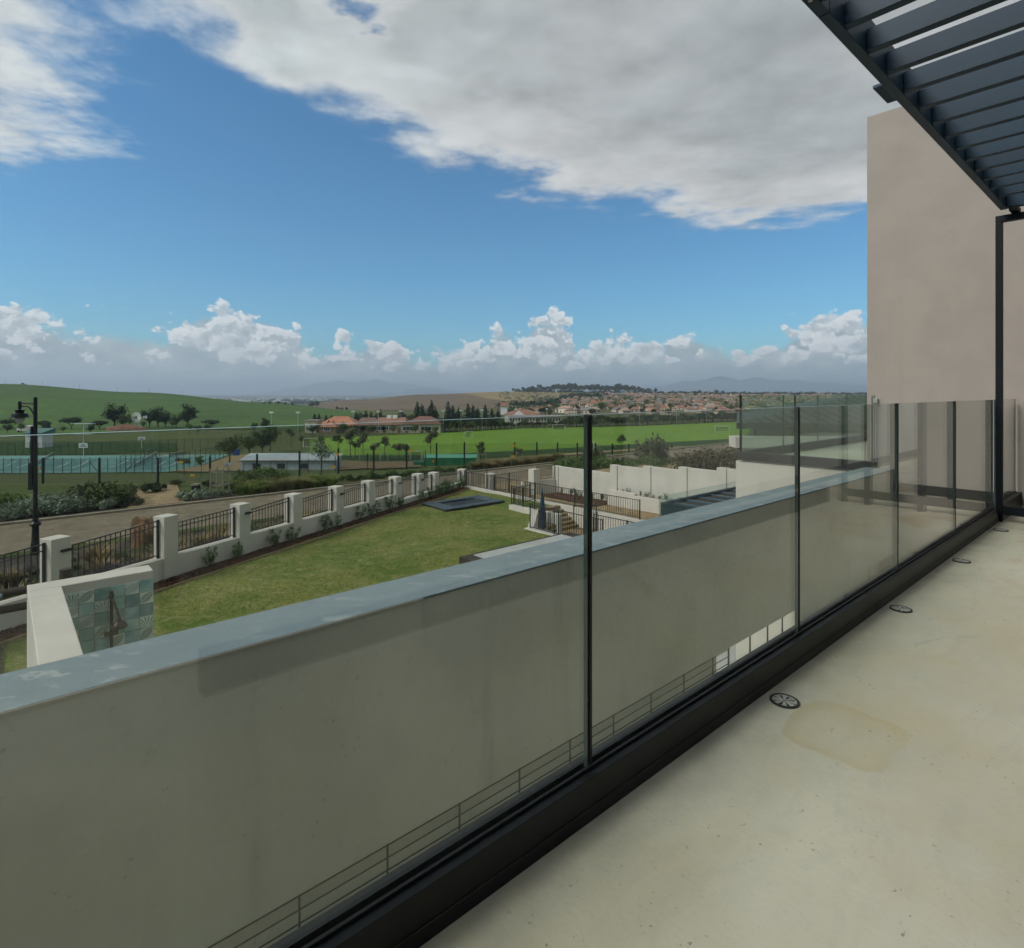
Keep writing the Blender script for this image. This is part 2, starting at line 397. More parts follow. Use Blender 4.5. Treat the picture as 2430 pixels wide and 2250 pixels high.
mk('gasket', (.010, .011, .012), None, 3, .6)
mk('glass_edge', (.42, .50, .47), (.36, .45, .42), 8, .25, spec=.6)  # pale colour stands in for sky reflected in the polished top edge
mk('steel', (.62, .62, .58), (.50, .50, .46), 30, .45, metal=.15)
mk('dark_hole', (.01, .01, .01), None, 3, .8)
mk('timber_dark', (.055, .036, .026), (.035, .024, .018), 6, .7, .3, 40, stretch=(1, 8, 8))
mk('bronze', (.045, .032, .027), (.06, .04, .03), 12, .4, metal=.4)
mk('soil', (.040, .026, .018), (.022, .015, .011), 5, .95, .8, 30)
mk('mulch', (.120, .040, .020), (.055, .022, .014), 14, .95, 1.0, 45, bdist=.03)
mk('concrete', (.46, .455, .44), (.39, .385, .37), 1.5, .85, .1, 50)
mk('road', (.215, .175, .120), (.160, .128, .090), 1.1, .9, .3, 14)
mk('kerb', (.30, .255, .185), (.23, .19, .14), 2, .9, .2, 20)
mk('rock', (.27, .150, .075), (.10, .055, .033), 2.2, .95, 1.0, 9, bdist=.06)
mk('brick_pale', (.34, .285, .205), (.26, .21, .15), 6, .9, .4, 40, rand=.18)
mk('white_paint', (.72, .72, .70), None, 2, .55)
mk('white_line', (.62, .68, .66), None, 2, .7)
mk('court', (.060, .215, .205), (.050, .19, .185), .25, .75, .05, 20)
mk('court_light', (.13, .29, .255), (.105, .25, .225), .25, .75, .05, 20)
mk('container_green', (.020, .190, .075), (.014, .155, .060), 1.2, .5, spec=.4)
mk('container_top', (.10, .36, .24), None, 1.2, .5)
mk('shed_wall', (.47, .52, .56), (.42, .47, .51), .8, .7)
mk('shed_roof', (.50, .56, .58), (.42, .48, .50), .7, .5)
mk('dark_glass', (.015, .018, .022), None, 3, .25, spec=.35)
mk('yellow', (.60, .30, .02), None, 3, .6)
mk('sign_yellow', (.62, .34, .02), None, 3, .6)
mk('blue_barrel', (.015, .07, .30), None, 3, .45)
mk('trunk', (.085, .062, .045), (.05, .037, .028), 8, .95, .5, 30)
mk('trunk_pale', (.17, .135, .10), (.10, .08, .06), 3, .95)
mk('stake', (.28, .25, .20), None, 5, .9)
mk('leaf_green', (.100, .150, .034), (.050, .085, .024), 1.6, .75, spec=.3, rand=.30)
mk('leaf_bright', (.165, .215, .045), (.090, .135, .030), 2.0, .75, spec=.3, rand=.25)
mk('leaf_dark', (0.032, 0.058, 0.026), (0.027, 0.049, 0.023), 1.2, .8, spec=.2, rand=.25)
mk('leaf_silver', (.235, .285, .200), (.130, .170, .115), 3, .8, spec=.2, rand=.15)
mk('leaf_olive', (0.101, 0.115, 0.061), (0.082, 0.092, 0.051), 1.4, .8, spec=.2, rand=.25)
mk('leaf_brown', (.125, .110, .055), (.075, .066, .034), 1.4, .85, spec=.2, rand=.25)
mk('leaf_conifer', (0.025, 0.048, 0.027), (0.014, 0.029, 0.018), .7, .85, spec=.2, rand=.2)
mk('leaf_blue', (.105, .125, .085), (.06, .075, .055), .8, .85, spec=.2, rand=.2)
mk('leaf_glossy', (0.072, 0.132, 0.026), (0.044, 0.094, 0.022), 9, .45, spec=.5, rand=.15)
mk('reed', (0.200, 0.169, 0.075), (0.146, 0.138, 0.058), 2, .85, spec=.2, rand=.2)
mk('flower_purple', (.060, .040, .080), (.10, .085, .070), 8, .8)
mk('flower_yellow', (.70, .42, .02), None, 8, .7)
mk('straw', (.36, .27, .14), (.24, .18, .09), 9, .9)
mk('roof_orange', (.34, .150, .085), (.26, .115, .068), .4, .85, rand=.15)
mk('roof_brown', (.20, .105, .070), (.15, .08, .055), .4, .85, rand=.25)
mk('roof_mix', (.29, .19, .14), (.20, .135, .10), .3, .85, rand=.45)
mk('roof_grey', (.20, .19, .175), (.15, .14, .13), .3, .85, rand=.35)
mk('wall_cream', (.52, .45, .33), (.44, .38, .28), .5, .85, rand=.25)
mk('wall_town', (.58, .52, .43), (.46, .40, .33), .3, .85, rand=.35)
mk('wall_brick', (.30, .21, .15), (.24, .17, .12), .6, .9)
mk('galv', (.48, .50, .52), None, 3, .4, metal=.5)
mk('slate', (.055, .062, .066), (.040, .046, .050), .8, .55, .2, 10, spec=.4)
mk('neighbour_wall', (.30, .31, .27), (.26, .27, .235), .6, .9, spec=.2)
mk('trampoline_mat', (.010, .016, .028), None, 3, .6)
mk('trampoline_pad', (.060, .082, .105), (.045, .065, .085), 3, .55, .15, 8)
mk('lamp_glass', (.55, .55, .50), None, 3, .15, spec=.8)
mk('rafter_blue', (.10, .16, .22), None, 3, .35, spec=.6)
mk('mountain', (.060, .075, .080), (.045, .058, .062), .0008, 1.0, spec=0)
mk('skirting', (.050, .048, .045), (.04, .038, .036), 2, .55, spec=.3)
mk('pale_panel', (.80, .78, .70), None, 2, .6)
mk('teal_cover', (.010, .055, .060), None, 2, .5)
mk('pipe_blue', (.30, .42, .48), None, 2, .4)
# coping: blue-grey waterproofing paint with scuffed bare patches
def m_coping():
    m = mat('coping_paint', (.235, .290, .320), (.20, .25, .275), 1.4, .55, .25, 60, spec=.35)
    t = NT(m.node_tree); b = t.n['Principled BSDF']; old = b.inputs['Base Color'].links[0].from_socket
    tc = t.new('ShaderNodeTexCoord').outputs['Object']
    scuff = t.m('MULTIPLY', t.ss(t.noise(t.vm('MULTIPLY', tc, (5, 9, 5)), 1.4, 8, .68), .565, .62), t.ss(t.noise(tc, 1.3, 3), .36, .56))
    long = t.ss(t.noise(t.vm('MULTIPLY', tc, (3, 16, 3)), .9, 7, .6), .50, .78, 0, .35)
    c = t.mix(long, old, (.34, .40, .42)); c = t.mix(t.m('MULTIPLY', scuff, .55), c, (.50, .52, .50))
    x, y, z = t.xyz(tc)
    t.put(b.inputs['Base Color'], c); return m
M['coping'] = m_coping()
def add_marks(key, drip, grit, dcol, gcol, dsc=3.0, gsc=90.0):
    m = M[key]; t = NT(m.node_tree); b = t.n['Principled BSDF']; c = b.inputs['Base Color'].links[0].from_socket
    tc = t.new('ShaderNodeTexCoord').outputs['Object']
    f = t.ss(t.noise(t.vm('MULTIPLY', tc, (dsc, dsc, dsc * .10)), 1.6, 6, .62), .52, .80, 0, drip); c = t.mix(f, c, dcol)
    f = t.m('MULTIPLY', t.ss(t.noise(tc, gsc, 3, .7), .62, .72), t.ss(t.noise(tc, 3.1, 4), .40, .62)); c = t.mix(t.m('MULTIPLY', f, grit), c, gcol)
    t.put(b.inputs['Base Color'], c)
add_marks('plaster_grey', .95, .85, (.47, .465, .39), (.40, .385, .32), 2.0, 34)
add_marks('plaster_beige', .40, .12, (.30, .265, .235), (.25, .22, .20), 2.4, 60)
add_marks('plaster_grey', .60, .30, (.80, .79, .68), (.36, .36, .31), .9, 11)
add_marks('plaster_white', .35, .15, (.45, .42, .37), (.36, .33, .28), 2.6, 60)
# terrace screed with its stains
def m_floor():
    m = mat('terrace_screed', (.64, .615, .49), (.55, .53, .425), .9, .62, .15, 45, spec=.3, detail=9)
    t = NT(m.node_tree); b = t.n['Principled BSDF']; c = b.inputs['Base Color'].links[0].from_socket
    tc = t.new('ShaderNodeTexCoord').outputs['Object']
    x, y, z = t.xyz(tc)
    wv = t.noise(tc, 9, 5, .6)
    warm = t.ss(t.noise(tc, .85, 8, .66), .44, .68, 0, .80)
    c = t.mix(warm, c, (.535, .475, .315))
    # square damp stain left by something that stood there
    dx = t.m('ABSOLUTE', t.m('SUBTRACT', x, 2.24)); dy = t.m('ABSOLUTE', t.m('SUBTRACT', y, .77))
    d = t.m('ADD', t.m('POWER', t.m('DIVIDE', dx, .20), 4.0), t.m('POWER', t.m('DIVIDE', dy, .17), 4.0))
    d = t.m('ADD', d, t.m('MULTIPLY', t.m('SUBTRACT', wv, .5), 1.3))
    ring = t.m('MULTIPLY', t.m('SUBTRACT', 1.0, t.ss(d, .75, 1.15)), t.ss(d, -.2, .9, .35, 1.0))
    c = t.mix(t.m('MULTIPLY', ring, .62), c, (.50, .415, .22))
    # long splash to the right
    dx2 = t.m('SUBTRACT', x, t.m('MULTIPLY_ADD', y, -.55, 3.05))
    spl = t.m('MULTIPLY', t.m('SUBTRACT', 1.0, t.ss(t.m('ABSOLUTE', dx2), .02, .13)), t.m('MULTIPLY', t.ss(t.noise(tc, 5, 6, .65), .47, .53), t.m('SUBTRACT', 1.0, t.ss(y, .15, .34))))
    c = t.mix(t.m('MULTIPLY', spl, .6), c, (.37, .28, .16))
    sp = t.ss(t.noise(t.vm('MULTIPLY', tc, (1, 2.2, 1)), 16, 4, .7), .68, .74, 0, .55)
    c = t.mix(sp, c, (.33, .27, .18))
    grey = t.ss(t.noise(tc, 2.2, 8, .66), .45, .75, 0, .40)
    c = t.mix(grey, c, (.50, .50, .425))
    # hairline cracks, trowel swirls and specks of dirt
    vo = t.new('ShaderNodeTexVoronoi', feature='DISTANCE_TO_EDGE'); t.put(vo.inputs['Vector'], t.vm('ADD', tc, t.vm('SCALE', t.new_noise_color(tc, 2.5, 5), sc=.45))); vo.inputs['Scale'].default_value = .55
    crack = t.m('MULTIPLY', t.m('SUBTRACT', 1.0, t.ss(vo.outputs['Distance'], .0015, .006)), t.ss(t.noise(tc, 1.1, 3), .50, .62, 0, .35)); c = t.mix(crack, c, (.30, .275, .21))
    swirl = t.ss(t.noise(t.vm('ADD', t.vm('MULTIPLY', tc, (1, 4.5, 1)), t.vm('SCALE', t.new_noise_color(tc, 1.3, 3), sc=1.6)), 3.0, 6, .66), .46, .70, 0, .28); c = t.mix(swirl, c, (.43, .42, .35))
    grit = t.m('MULTIPLY', t.ss(t.noise(tc, 42, 3, .65), .665, .70), t.ss(t.noise(tc, 2.7, 4), .40, .60)); c = t.mix(t.m('MULTIPLY', grit, .75), c, (.20, .18, .14))
    x2, y2, z2 = t.xyz(tc); rust = t.m('MULTIPLY', t.ss(x2, 3.2, 7.0), t.ss(t.noise(tc, 1.9, 7, .66), .42, .66, 0, .8)); c = t.mix(rust, c, (.42, .30, .17)); edge = t.m('MULTIPLY', t.ss(y2, .86, 1.07), t.ss(t.noise(tc, 6, 6, .65), .35, .65, .2, .6)); c = t.mix(edge, c, (.34, .325, .27))
    t.put(b.inputs['Base Color'], c); return m
M['floor'] = m_floor()
def m_grass(name, c, c2, c3, sc, stripes=None, bump=.6, spatial=1.0):
    m = mat(name, c, c2, sc, .95, bump, 26, spec=.1, detail=9, lo=.38, hi=.62, coords='Object', bdist=.05)
    t = NT(m.node_tree); b = t.n['Principled BSDF']; old = b.inputs['Base Color'].links[0].from_socket
    tc = t.new('ShaderNodeTexCoord').outputs['Object']
    cc = t.mix(t.ss(t.noise(tc, sc * 6, 6, .65), .45, .70, 0, .7), old, c3); cc = t.mix(t.ss(t.noise(tc, sc * 30, 4, .75), .42, .62, 0, .75), cc, tuple(q * .55 for q in c2))
    if stripes:
        x, y, z = t.xyz(tc)
        v = t.m('ADD', y, t.m('MULTIPLY', t.noise(t.vm('MULTIPLY', tc, (.25, 1, 1)), stripes[1], 3, .5), stripes[2]))
        wv = t.m('SINE', t.m('MULTIPLY', v, stripes[0]))
        wv2 = t.m('SINE', t.m('MULTIPLY', v, stripes[0] * 2.7))
        f = t.ss(t.m('ADD', wv, t.m('MULTIPLY', wv2, .6)), -.3, 1.5, 0, stripes[3])
        cc = t.mix(f, cc, c2)
    t.put(b.inputs['Base Color'], cc); return m
M['lawn'] = m_grass('lawn_grass', (.245, .245, .072), (.130, .185, .038), (.35, .30, .15), .45, bump=.5)
M['ground'] = m_grass('rough_ground', (.098, .128, .040), (.105, .115, .048), (.075, .10, .032), .08)
M['verge'] = m_grass('verge_grass', (.090, .120, .034), (.065, .088, .027), (.125, .125, .052), .5)
M['pitch'] = m_grass('pitch_grass', (.180, .305, .038), (.146, .262, .034), (.20, .29, .052), .05, bump=.2)
M['pitch_dark'] = m_grass('rank_grass', (.040, .085, .022), (.032, .066, .018), (.055, .085, .026), .3)
M['wheat'] = m_grass('young_wheat', (.080, .150, .030), (.055, .098, .030), (.085, .135, .034), .01, stripes=(.115, .012, 30, .75), bump=.2)
M['stubble'] = m_grass('ploughed_field', (.165, .120, .070), (.125, .092, .056), (.20, .160, .085), .006, stripes=(.028, .004, 160, .6), bump=.1)
M['stubble_gold'] = m_grass('stubble_field', (.30, .225, .105), (.20, .165, .075), (.27, .20, .10), .006, stripes=(.045, .004, 120, .6), bump=.1)
M['town_ground'] = m_grass('town_ground', (.120, .115, .055), (.075, .085, .035), (.20, .165, .105), .02, bump=.2)
M['plain'] = m_grass('far_plain', (.130, .125, .080), (.085, .100, .060), (.19, .165, .12), .0012, bump=0)
M['dirt'] = m_grass('bare_dirt', (.260, .185, .105), (.205, .145, .085), (.30, .22, .13), .4)
M['sandy'] = m_grass('sandy_path', (.40, .30, .165), (.32, .235, .13), (.42, .33, .20), .4)
# paving of small clay bricks: colour of single bricks on real joints is too small here, so only tone
def m_paving(name, c, c2, joint, sx, sy, mort=.05):
    m = mat(name, c, c2, 1.1, .9, .2, 30, spec=.2)
    t = NT(m.node_tree); b = t.n['Principled BSDF']; old = b.inputs['Base Color'].links[0].from_socket
    tc = t.new('ShaderNodeTexCoord').outputs['Object']
    br = t.new('ShaderNodeTexBrick'); t.put(br.inputs['Vector'], tc); br.inputs['Scale'].default_value = 1.0
    br.inputs['Brick Width'].default_value = sx; br.inputs['Row Height'].default_value = sy; br.inputs['Mortar Size'].default_value = .008
    br.inputs['Color1'].default_value = (.75, .75, .75, 1); br.inputs['Color2'].default_value = (1.15, 1.15, 1.15, 1); br.inputs['Mortar'].default_value = (.5, .5, .5, 1)
    cc = t.vm('MULTIPLY', old, br.outputs['Color'])
    t.put(b.inputs['Base Color'], cc); return m
M['road'] = m_paving('road_paving', (.250, .205, .145), (.195, .155, .108), None, .22, .11)
M['paving'] = m_paving('yard_paving', (.385, .285, .165), (.31, .225, .13), None, .22, .11)
# glass without refraction: clear with a faint green tint, mirror-like by Schlick's law
def m_glass(name, tint, boost=1.0, dirt=.02):
    m = bpy.data.materials.new(name); m.use_nodes = True; t = NT(m.node_tree); t.n.clear()
    o = t.new('ShaderNodeOutputMaterial'); tr = t.new('ShaderNodeBsdfTransparent'); gl = t.new('ShaderNodeBsdfGlossy'); mx = t.new('ShaderNodeMixShader')
    df = t.new('ShaderNodeBsdfDiffuse'); mx2 = t.new('ShaderNodeMixShader')
    tr.inputs[0].default_value = col(tint); gl.inputs['Roughness'].default_value = .0; gl.inputs[0].default_value = (1, 1, 1, 1)
    df.inputs[0].default_value = (.55, .56, .52, 1)
    fac = t.new('ShaderNodeLayerWeight'); fac.inputs[0].default_value = .5
    fr = t.m('MULTIPLY_ADD', t.m('POWER', fac.outputs['Facing'], 5.0), .96, .043 * boost, clamp=True)
    t.put(mx.inputs[0], fr); t.l.new(tr.outputs[0], mx.inputs[1]); t.l.new(gl.outputs[0], mx.inputs[2])
    tc = t.new('ShaderNodeTexCoord').outputs['Object']
    x, y, z = t.xyz(tc)
    spots = t.m('MULTIPLY', t.ss(t.noise(tc, 70, 3, .6), .70, .76), t.ss(t.noise(tc, 2.2, 4, .6), .55, .70))
    streak = t.ss(t.noise(t.vm('MULTIPLY', tc, (14, 14, .6)), 1.0, 5, .6), .62, .82, 0, .06)
    t.put(mx2.inputs[0], t.m('ADD', t.m('MULTIPLY', spots, .16), t.m('ADD', streak, dirt), clamp=True))
    t.l.new(mx.outputs[0], mx2.inputs[1]); t.l.new(df.outputs[0], mx2.inputs[2]); t.l.new(mx2.outputs[0], o.inputs[0])
    return m
M['glass'] = m_glass('balustrade_glass', (.885, .912, .893), 1.25)
M['glass_green'] = m_glass('green_glass', (.90, .955, .93))
M['edge_dark'] = mat('glass_edge_dark', (.045, .065, .058), None, 5, .3)
M['lamp_bowl'] = m_glass('lamp_bowl_glass', (.9, .92, .88), 1.5, .85)
def m_mesh(name, c, cx, cz, wd):    # woven wire too fine to build: see-through between its wires
    m = bpy.data.materials.new(name); m.use_nodes = True; t = NT(m.node_tree); b = t.n['Principled BSDF']
    o = t.n['Material Output']; tr = t.new('ShaderNodeBsdfTransparent'); mx = t.new('ShaderNodeMixShader')
    b.inputs['Base Color'].default_value = col(c); b.inputs['Roughness'].default_value = .6
    x, y, z = t.xyz(t.new('ShaderNodeTexCoord').outputs['Object'])
    fx = t.m('LESS_THAN', t.m('FRACT', t.m('DIVIDE', x, cx)), wd / cx); fz = t.m('LESS_THAN', t.m('FRACT', t.m('DIVIDE', z, cz)), wd / cz)
    t.put(mx.inputs[0], t.m('MAXIMUM', fx, fz)); t.l.new(tr.outputs[0], mx.inputs[1]); t.l.new(b.outputs[0], mx.inputs[2]); t.l.new(mx.outputs[0], o.inputs[0])
    return m
M['mesh_black'] = m_mesh('fence_mesh', (.012, .015, .014), .09, .03, .004)
M['mesh_green'] = m_mesh('court_mesh', (.012, .035, .028), .07, .07, .006)
M['net'] = m_mesh('net', (.02, .025, .025), .06, .06, .010)
# ------------------------------------------------------------------ ground sheets
def build_ground():
    rings = np.concatenate([np.linspace(0, 60, 25), np.geomspace(63, 300, 40), np.geomspace(310, 3000, 90), np.geomspace(3100, 45000, 50)])
    na = 360; az = np.linspace(-math.pi, math.pi, na + 1)
    R, A = np.meshgrid(rings, az, indexing='ij')
    X, Y = (R * np.sin(A)).ravel(), (R * np.cos(A)).ravel()
    Z = H(X, Y)
    Fc = gridfaces(len(rings) - 1, na)[:, ::-1]
    o = link('ground', raw('ground', np.column_stack([X, Y, Z]), Fc, M['ground'], smooth=True)); tag(o, kind='structure')
build_ground()
def fan(name, pts_near, pts_far, n, k, off, mt):    # sheet between two lines of pixels on the terrain
    def res(pts):
        P = [onH(*p) if len(p) == 2 else ground(p[0], p[2]) for p in pts]
        t = np.linspace(0, 1, len(P)); s = np.linspace(0, 1, n + 1)
        return np.column_stack([np.interp(s, t, [p.x for p in P]), np.interp(s, t, [p.y for p in P])])
    a, b = res(pts_near), res(pts_far)
    t = np.linspace(0, 1, k + 1)[None, :, None]
    P = (a[:, None] * (1 - t) + b[:, None] * t).reshape(-1, 2)
    Z = H(P[:, 0], P[:, 1]) + off
    return tag(link(name, raw(name, np.column_stack([P, Z]), gridfaces(n, k), mt, smooth=True)), kind='structure')
def region(name, a0, a1, y0, y1, n, k, off, mt, edge=None):   # sheet over a sector of the landscape; edge(i) trims the far side
    aa = np.linspace(a0, a1, n + 1); t = np.linspace(0, 1, k + 1)
    A, T = np.meshgrid(aa, t, indexing='ij')
    y0a = y0(A) if callable(y0) else y0; y1a = y1(A) if callable(y1) else y1
    Y = y0a * (y1a / y0a) ** T; X = A * Y
    Z = H(X, Y) + off
    return tag(link(name, raw(name, np.column_stack([X.ravel(), Y.ravel(), Z.ravel()]), gridfaces(n, k), mt, smooth=True)), kind='structure')
def wob(x, s): return np.sin(x * 9 + s) * .5 + np.sin(x * 23 + 2 * s) * .3 + np.sin(x * 57 + s) * .2
region('wheat_field', -1.65, -.262, lambda a: 262 + 12 * wob(a, 1), lambda a: np.interp(a, [-1.65, -.9, -.42, -.33, -.262], [1500, 1300, 1000, 760, 560]), 150, 90, .25, M['wheat'])
region('ploughed_field', -.44, .06, lambda a: np.interp(a, [-.44, -.26, -.1, .06], [1120, 920, 820, 780]), lambda a: 2150 + 60 * wob(a, 2), 90, 60, .5, M['stubble'])
region('stubble_field', -.10, .24, lambda a: np.interp(a, [-.10, 0, .1, .24], [1830, 1080, 1330, 1560]), lambda a: 1900 + 40 * wob(a, 3), 90, 40, 1.0, M['stubble_gold'])
region('town_land', -.03, 1.2, lambda a: 330 + 20 * wob(a, 4), lambda a: np.interp(a, [-.03, .1, .25, 1.2], [1060, 1300, 1560, 2100]), 110, 70, .22, M['town_ground'])
region('far_plain', -1.6, 1.6, 2600, 42000, 160, 60, 1.0, M['plain'])
fan('sports_field', [(735, 1085), (1010, 1084), (1300, 1070), (1530, 1056), (1760, 1044)], [(735, 1042), (1000, 1030), (1240, 1017), (1490, 1012), (1800, 999)], 70, 30, .06, M['pitch'])
fan('field_margin', [(780, 1094), (1010, 1095), (1300, 1080), (1530, 1065), (1760, 1052)], [(780, 1082), (1010, 1081), (1300, 1067), (1530, 1053), (1760, 1041)], 50, 8, .12, M['pitch_dark'])
fan('dirt_track', [(1165, 1096), (1300, 1084), (1530, 1068), (1780, 1055)], [(1165, 1092), (1300, 1080), (1530, 1065), (1780, 1052)], 60, 2, .16, M['sandy'])
fan('bare_yard', [(800, 1118), (900, 1116), (1000, 1112)], [(810, 1094), (880, 1096), (990, 1095)], 20, 12, .16, M['dirt'])
fan('sand_yard', [(405, 1121), (480, 1122), (560, 1120)], [(545, 1084), (580, 1080), (640, 1078)], 14, 16, .20, M['sandy'])
fan('tennis_court', [(-120, 1124), (120, 1124), (405, 1121)], [(-120, 1083), (200, 1082), (545, 1079)], 60, 30, .10, M['court_light'])
fan('back_lawn', [(-100, 1080), (200, 1080), (420, 1072)], [(-100, 1046), (150, 1048), (420, 1052)], 40, 20, .10, M['pitch_dark'])
fan('far_paddock', [(-100, 1036), (120, 1035), (300, 1026), (520, 1019)], [(-100, 1018), (120, 1017), (300, 1017), (520, 1016)], 40, 12, .12, M['wheat'])
# ------------------------------------------------------------------ far mountains
def mountain(name, label, prof, Y, depth, base):
    n = 70; k = 14; rng = np.random.RandomState(len(prof))
    px = np.linspace(prof[0][0], prof[-1][0], n + 1)
    top = np.interp(px, [p[0] for p in prof], [p[1] for p in prof]); jit = np.interp(np.arange(n + 1), np.arange(0, n + 1, 3), rng.randn(len(np.arange(0, n + 1, 3)))) * 1.3
    hz = np.maximum((CY - top - jit) / F * (Y + depth / 2) - base, 0)
    t = np.linspace(-1, 1, k + 1)
    V = []
    for i in range(n + 1):
        for tt in t:
            y = Y + depth * (tt + 1) / 2
            z = base - 3 + hz[i] * (1 - abs(tt) ** 1.3) * (1 + .06 * math.sin(i * .9 + tt * 7))
            V.append(((px[i] - CX) / F * (Y + depth / 2), y, z))
    o = link(name, raw(name, V, gridfaces(n, k), M['mountain'], smooth=True)); return tag(o, kind='structure')
mountain('mountains', '', [(560, 940), (640, 932), (715, 918), (765, 908), (800, 903), (830, 909), (860, 902), (905, 903), (950, 911), (1000, 914), (1060, 922), (1120, 928), (1250, 936), (1350, 940)], 21000, 4500, -60)
mountain('mountains', '', [(880, 940), (950, 930), (1000, 919), (1040, 924), (1100, 934), (1180, 940)], 16500, 2500, -60)
mountain('mountains', '', [(1420, 938), (1500, 922), (1545, 918), (1600, 911), (1660, 901), (1700, 896), (1760, 897), (1840, 900), (1930, 906), (2010, 912), (2100, 920), (2300, 936)], 18500, 4000, -60)
# ------------------------------------------------------------------ foliage
def leaves(blobs, n, size, seed, shell=.45, elong=1.4, flat=.0):
    rng = np.random.RandomState(seed)
    vol = np.array([b[3] * b[4] * b[5] for b in blobs]) ** .75; vol /= vol.sum()
    k = rng.choice(len(blobs), n, p=vol); B = np.array(blobs, float)[k]
    d = rng.randn(n, 3); d /= np.linalg.norm(d, axis=1)[:, None]
    r = rng.rand(n) ** shell * (1 + .16 * rng.randn(n))
    P = B[:, :3] + d * r[:, None] * B[:, 3:6]
    nrm = d + .9 * rng.randn(n, 3) + np.array([0, 0, .35 + flat]); nrm /= np.linalg.norm(nrm, axis=1)[:, None]
    a = np.cross(nrm, rng.randn(n, 3)); a /= np.linalg.norm(a, axis=1)[:, None] + 1e-9
    b = np.cross(nrm, a); s = size * (.6 + .8 * rng.rand(n))[:, None]
    L = a * s * elong; Wd = b * s
    V = np.stack([P - L, P + Wd * .55, P + L, P - Wd * .55], 1).reshape(-1, 3)
    Fc = np.arange(4 * n).reshape(n, 4)
    return V, Fc
def scatter_blobs(c, r, n, br, seed, squash=.8):
    rng = np.random.RandomState(seed); out = []
    for i in range(n):
        d = rng.randn(3); d /= np.linalg.norm(d); q = rng.rand() ** .4
        s = br * (.7 + .6 * rng.rand())
        out.append((c[0] + d[0] * r[0] * q, c[1] + d[1] * r[1] * q, c[2] + d[2] * r[2] * q, s, s, s * squash))
    return out
def crown_part(name, blobs, n, size, seed, mt, parent, **k):
    V, Fc = leaves(blobs, n, size, seed, **k)
    o = bpy.data.objects.new(name, raw(name, V, Fc, mt)); COL.objects.link(o); o.parent = parent; return o
def trunk_part(segs, mt, parent, n=6):
    b = MB()
    for p0, p1, r0, r1 in segs: b.tube(p0, p1, r0, r1, n)
    o = b.build('trunk', mt, None, 'L'); o.parent = parent; return o
HIDE = []
def proto(name, cat): 
    t = thing(name, '', cat, (0, 0, 0)); t['used'] = 0; HIDE.append(t); return t
USED = set()
def place(p, loc, rz, sc, label, group=None, name=None):
    r = dup(p, loc, rz, sc, label, group)
    if 'used' in r: del r['used']
    if name: r.name = name
    return r
def broad(seed, mt='leaf_green', h=5.0, w=2.4, low=.34, n=1500, ls=.16, nb=14):
    t = proto('broadleaf_tree', 'tree'); cz = h * (low + 1) / 2; rz_ = h * (1 - low) / 2
    crown_part('crown', scatter_blobs((0, 0, cz), (w * .62, w * .62, rz_ * .62), nb, w * .42, seed), n, ls, seed, M[mt], t)
    rng = random.Random(seed); segs = [((0, 0, -.3), (0, 0, h * low * 1.1), h * .030, h * .022)]
    for i in range(5):
        a = i * 1.26 + rng.random(); segs.append(((0, 0, h * low * (.8 + .06 * i)), (math.cos(a) * w * .45, math.sin(a) * w * .45, cz + rng.uniform(-.2, .5) * rz_), h * .016, h * .006))
    trunk_part(segs, M['trunk'], t); return t
def youngtree(seed, mt='leaf_olive', h=4.0, w=1.1, n=420, ls=.12):
    t = proto('young_tree', 'tree'); rng = random.Random(seed)
    bl = scatter_blobs((0, 0, h * .74), (w * .6, w * .6, h * .17), 7, w * .42, seed)
    crown_part('crown', bl, n, ls, seed, M[mt], t)
    segs = [((0, 0, -.2), (.05, 0, h * .55), .06, .045)]
    for i in range(4):
        a = i * 1.6 + rng.random(); segs.append(((.04, 0, h * (.5 + .03 * i)), (math.cos(a) * w * .4, math.sin(a) * w * .4, h * .8), .03, .012))
    trunk_part(segs, M['trunk'], t, 5); return t
def conifer(seed, h=9.0, w=2.9, n=1500, ls=.24, mt='leaf_conifer'):
    t = proto('conifer', 'tree'); bl = []
    rng = np.random.RandomState(seed)
    for i in range(16):
        q = i / 15.0; r = w * (1 - q) ** .8 * (.8 + .35 * rng.rand()) + .12; a = rng.rand() * 6.28
        bl.append((math.cos(a) * r * .25, math.sin(a) * r * .25, h * (.08 + .9 * q), r, r, h * .075))
    crown_part('crown', bl, n, ls, seed, M[mt], t, shell=.5)
    trunk_part([((0, 0, -.5), (0, 0, h * .85), h * .02, h * .006)], M['trunk'], t, 5); return t
def flattop(seed, h=4.0, w=4.0, n=1200, ls=.2):
    t = proto('flat_topped_tree', 'tree')
    crown_part('crown', scatter_blobs((0, 0, h * .66), (w * .7, w * .7, h * .12), 12, w * .36, seed, .45), n, ls, seed, M['leaf_dark'], t)
    segs = [((0, 0, -.3), (0, 0, h * .3), .16, .13)]
    for i in range(5): segs.append(((0, 0, h * .25), (math.cos(i * 1.3) * w * .5, math.sin(i * 1.3) * w * .5, h * .66), .10, .04))
    trunk_part(segs, M['trunk'], t); return t
def gum(seed, h=20.0, w=8.0, n=1100, ls=.55):
    t = proto('gum_tree', 'tree')
    bl = scatter_blobs((0, 0, h * .60), (w * .62, w * .62, h * .27), 13, w * .32, seed, .62)
    crown_part('crown', bl, n, ls, seed, M['leaf_blue'], t)
    rng = random.Random(seed); segs = [((0, 0, -1), (rng.uniform(-.6, .6), 0, h * .62), .42, .28)]
    for i in range(5): a = i * 1.3; segs.append(((0, 0, h * (.42 + .03 * i)), (math.cos(a) * w * .5, math.sin(a) * w * .5, h * .78), .22, .08))
    trunk_part(segs, M['trunk_pale'], t, 5); return t
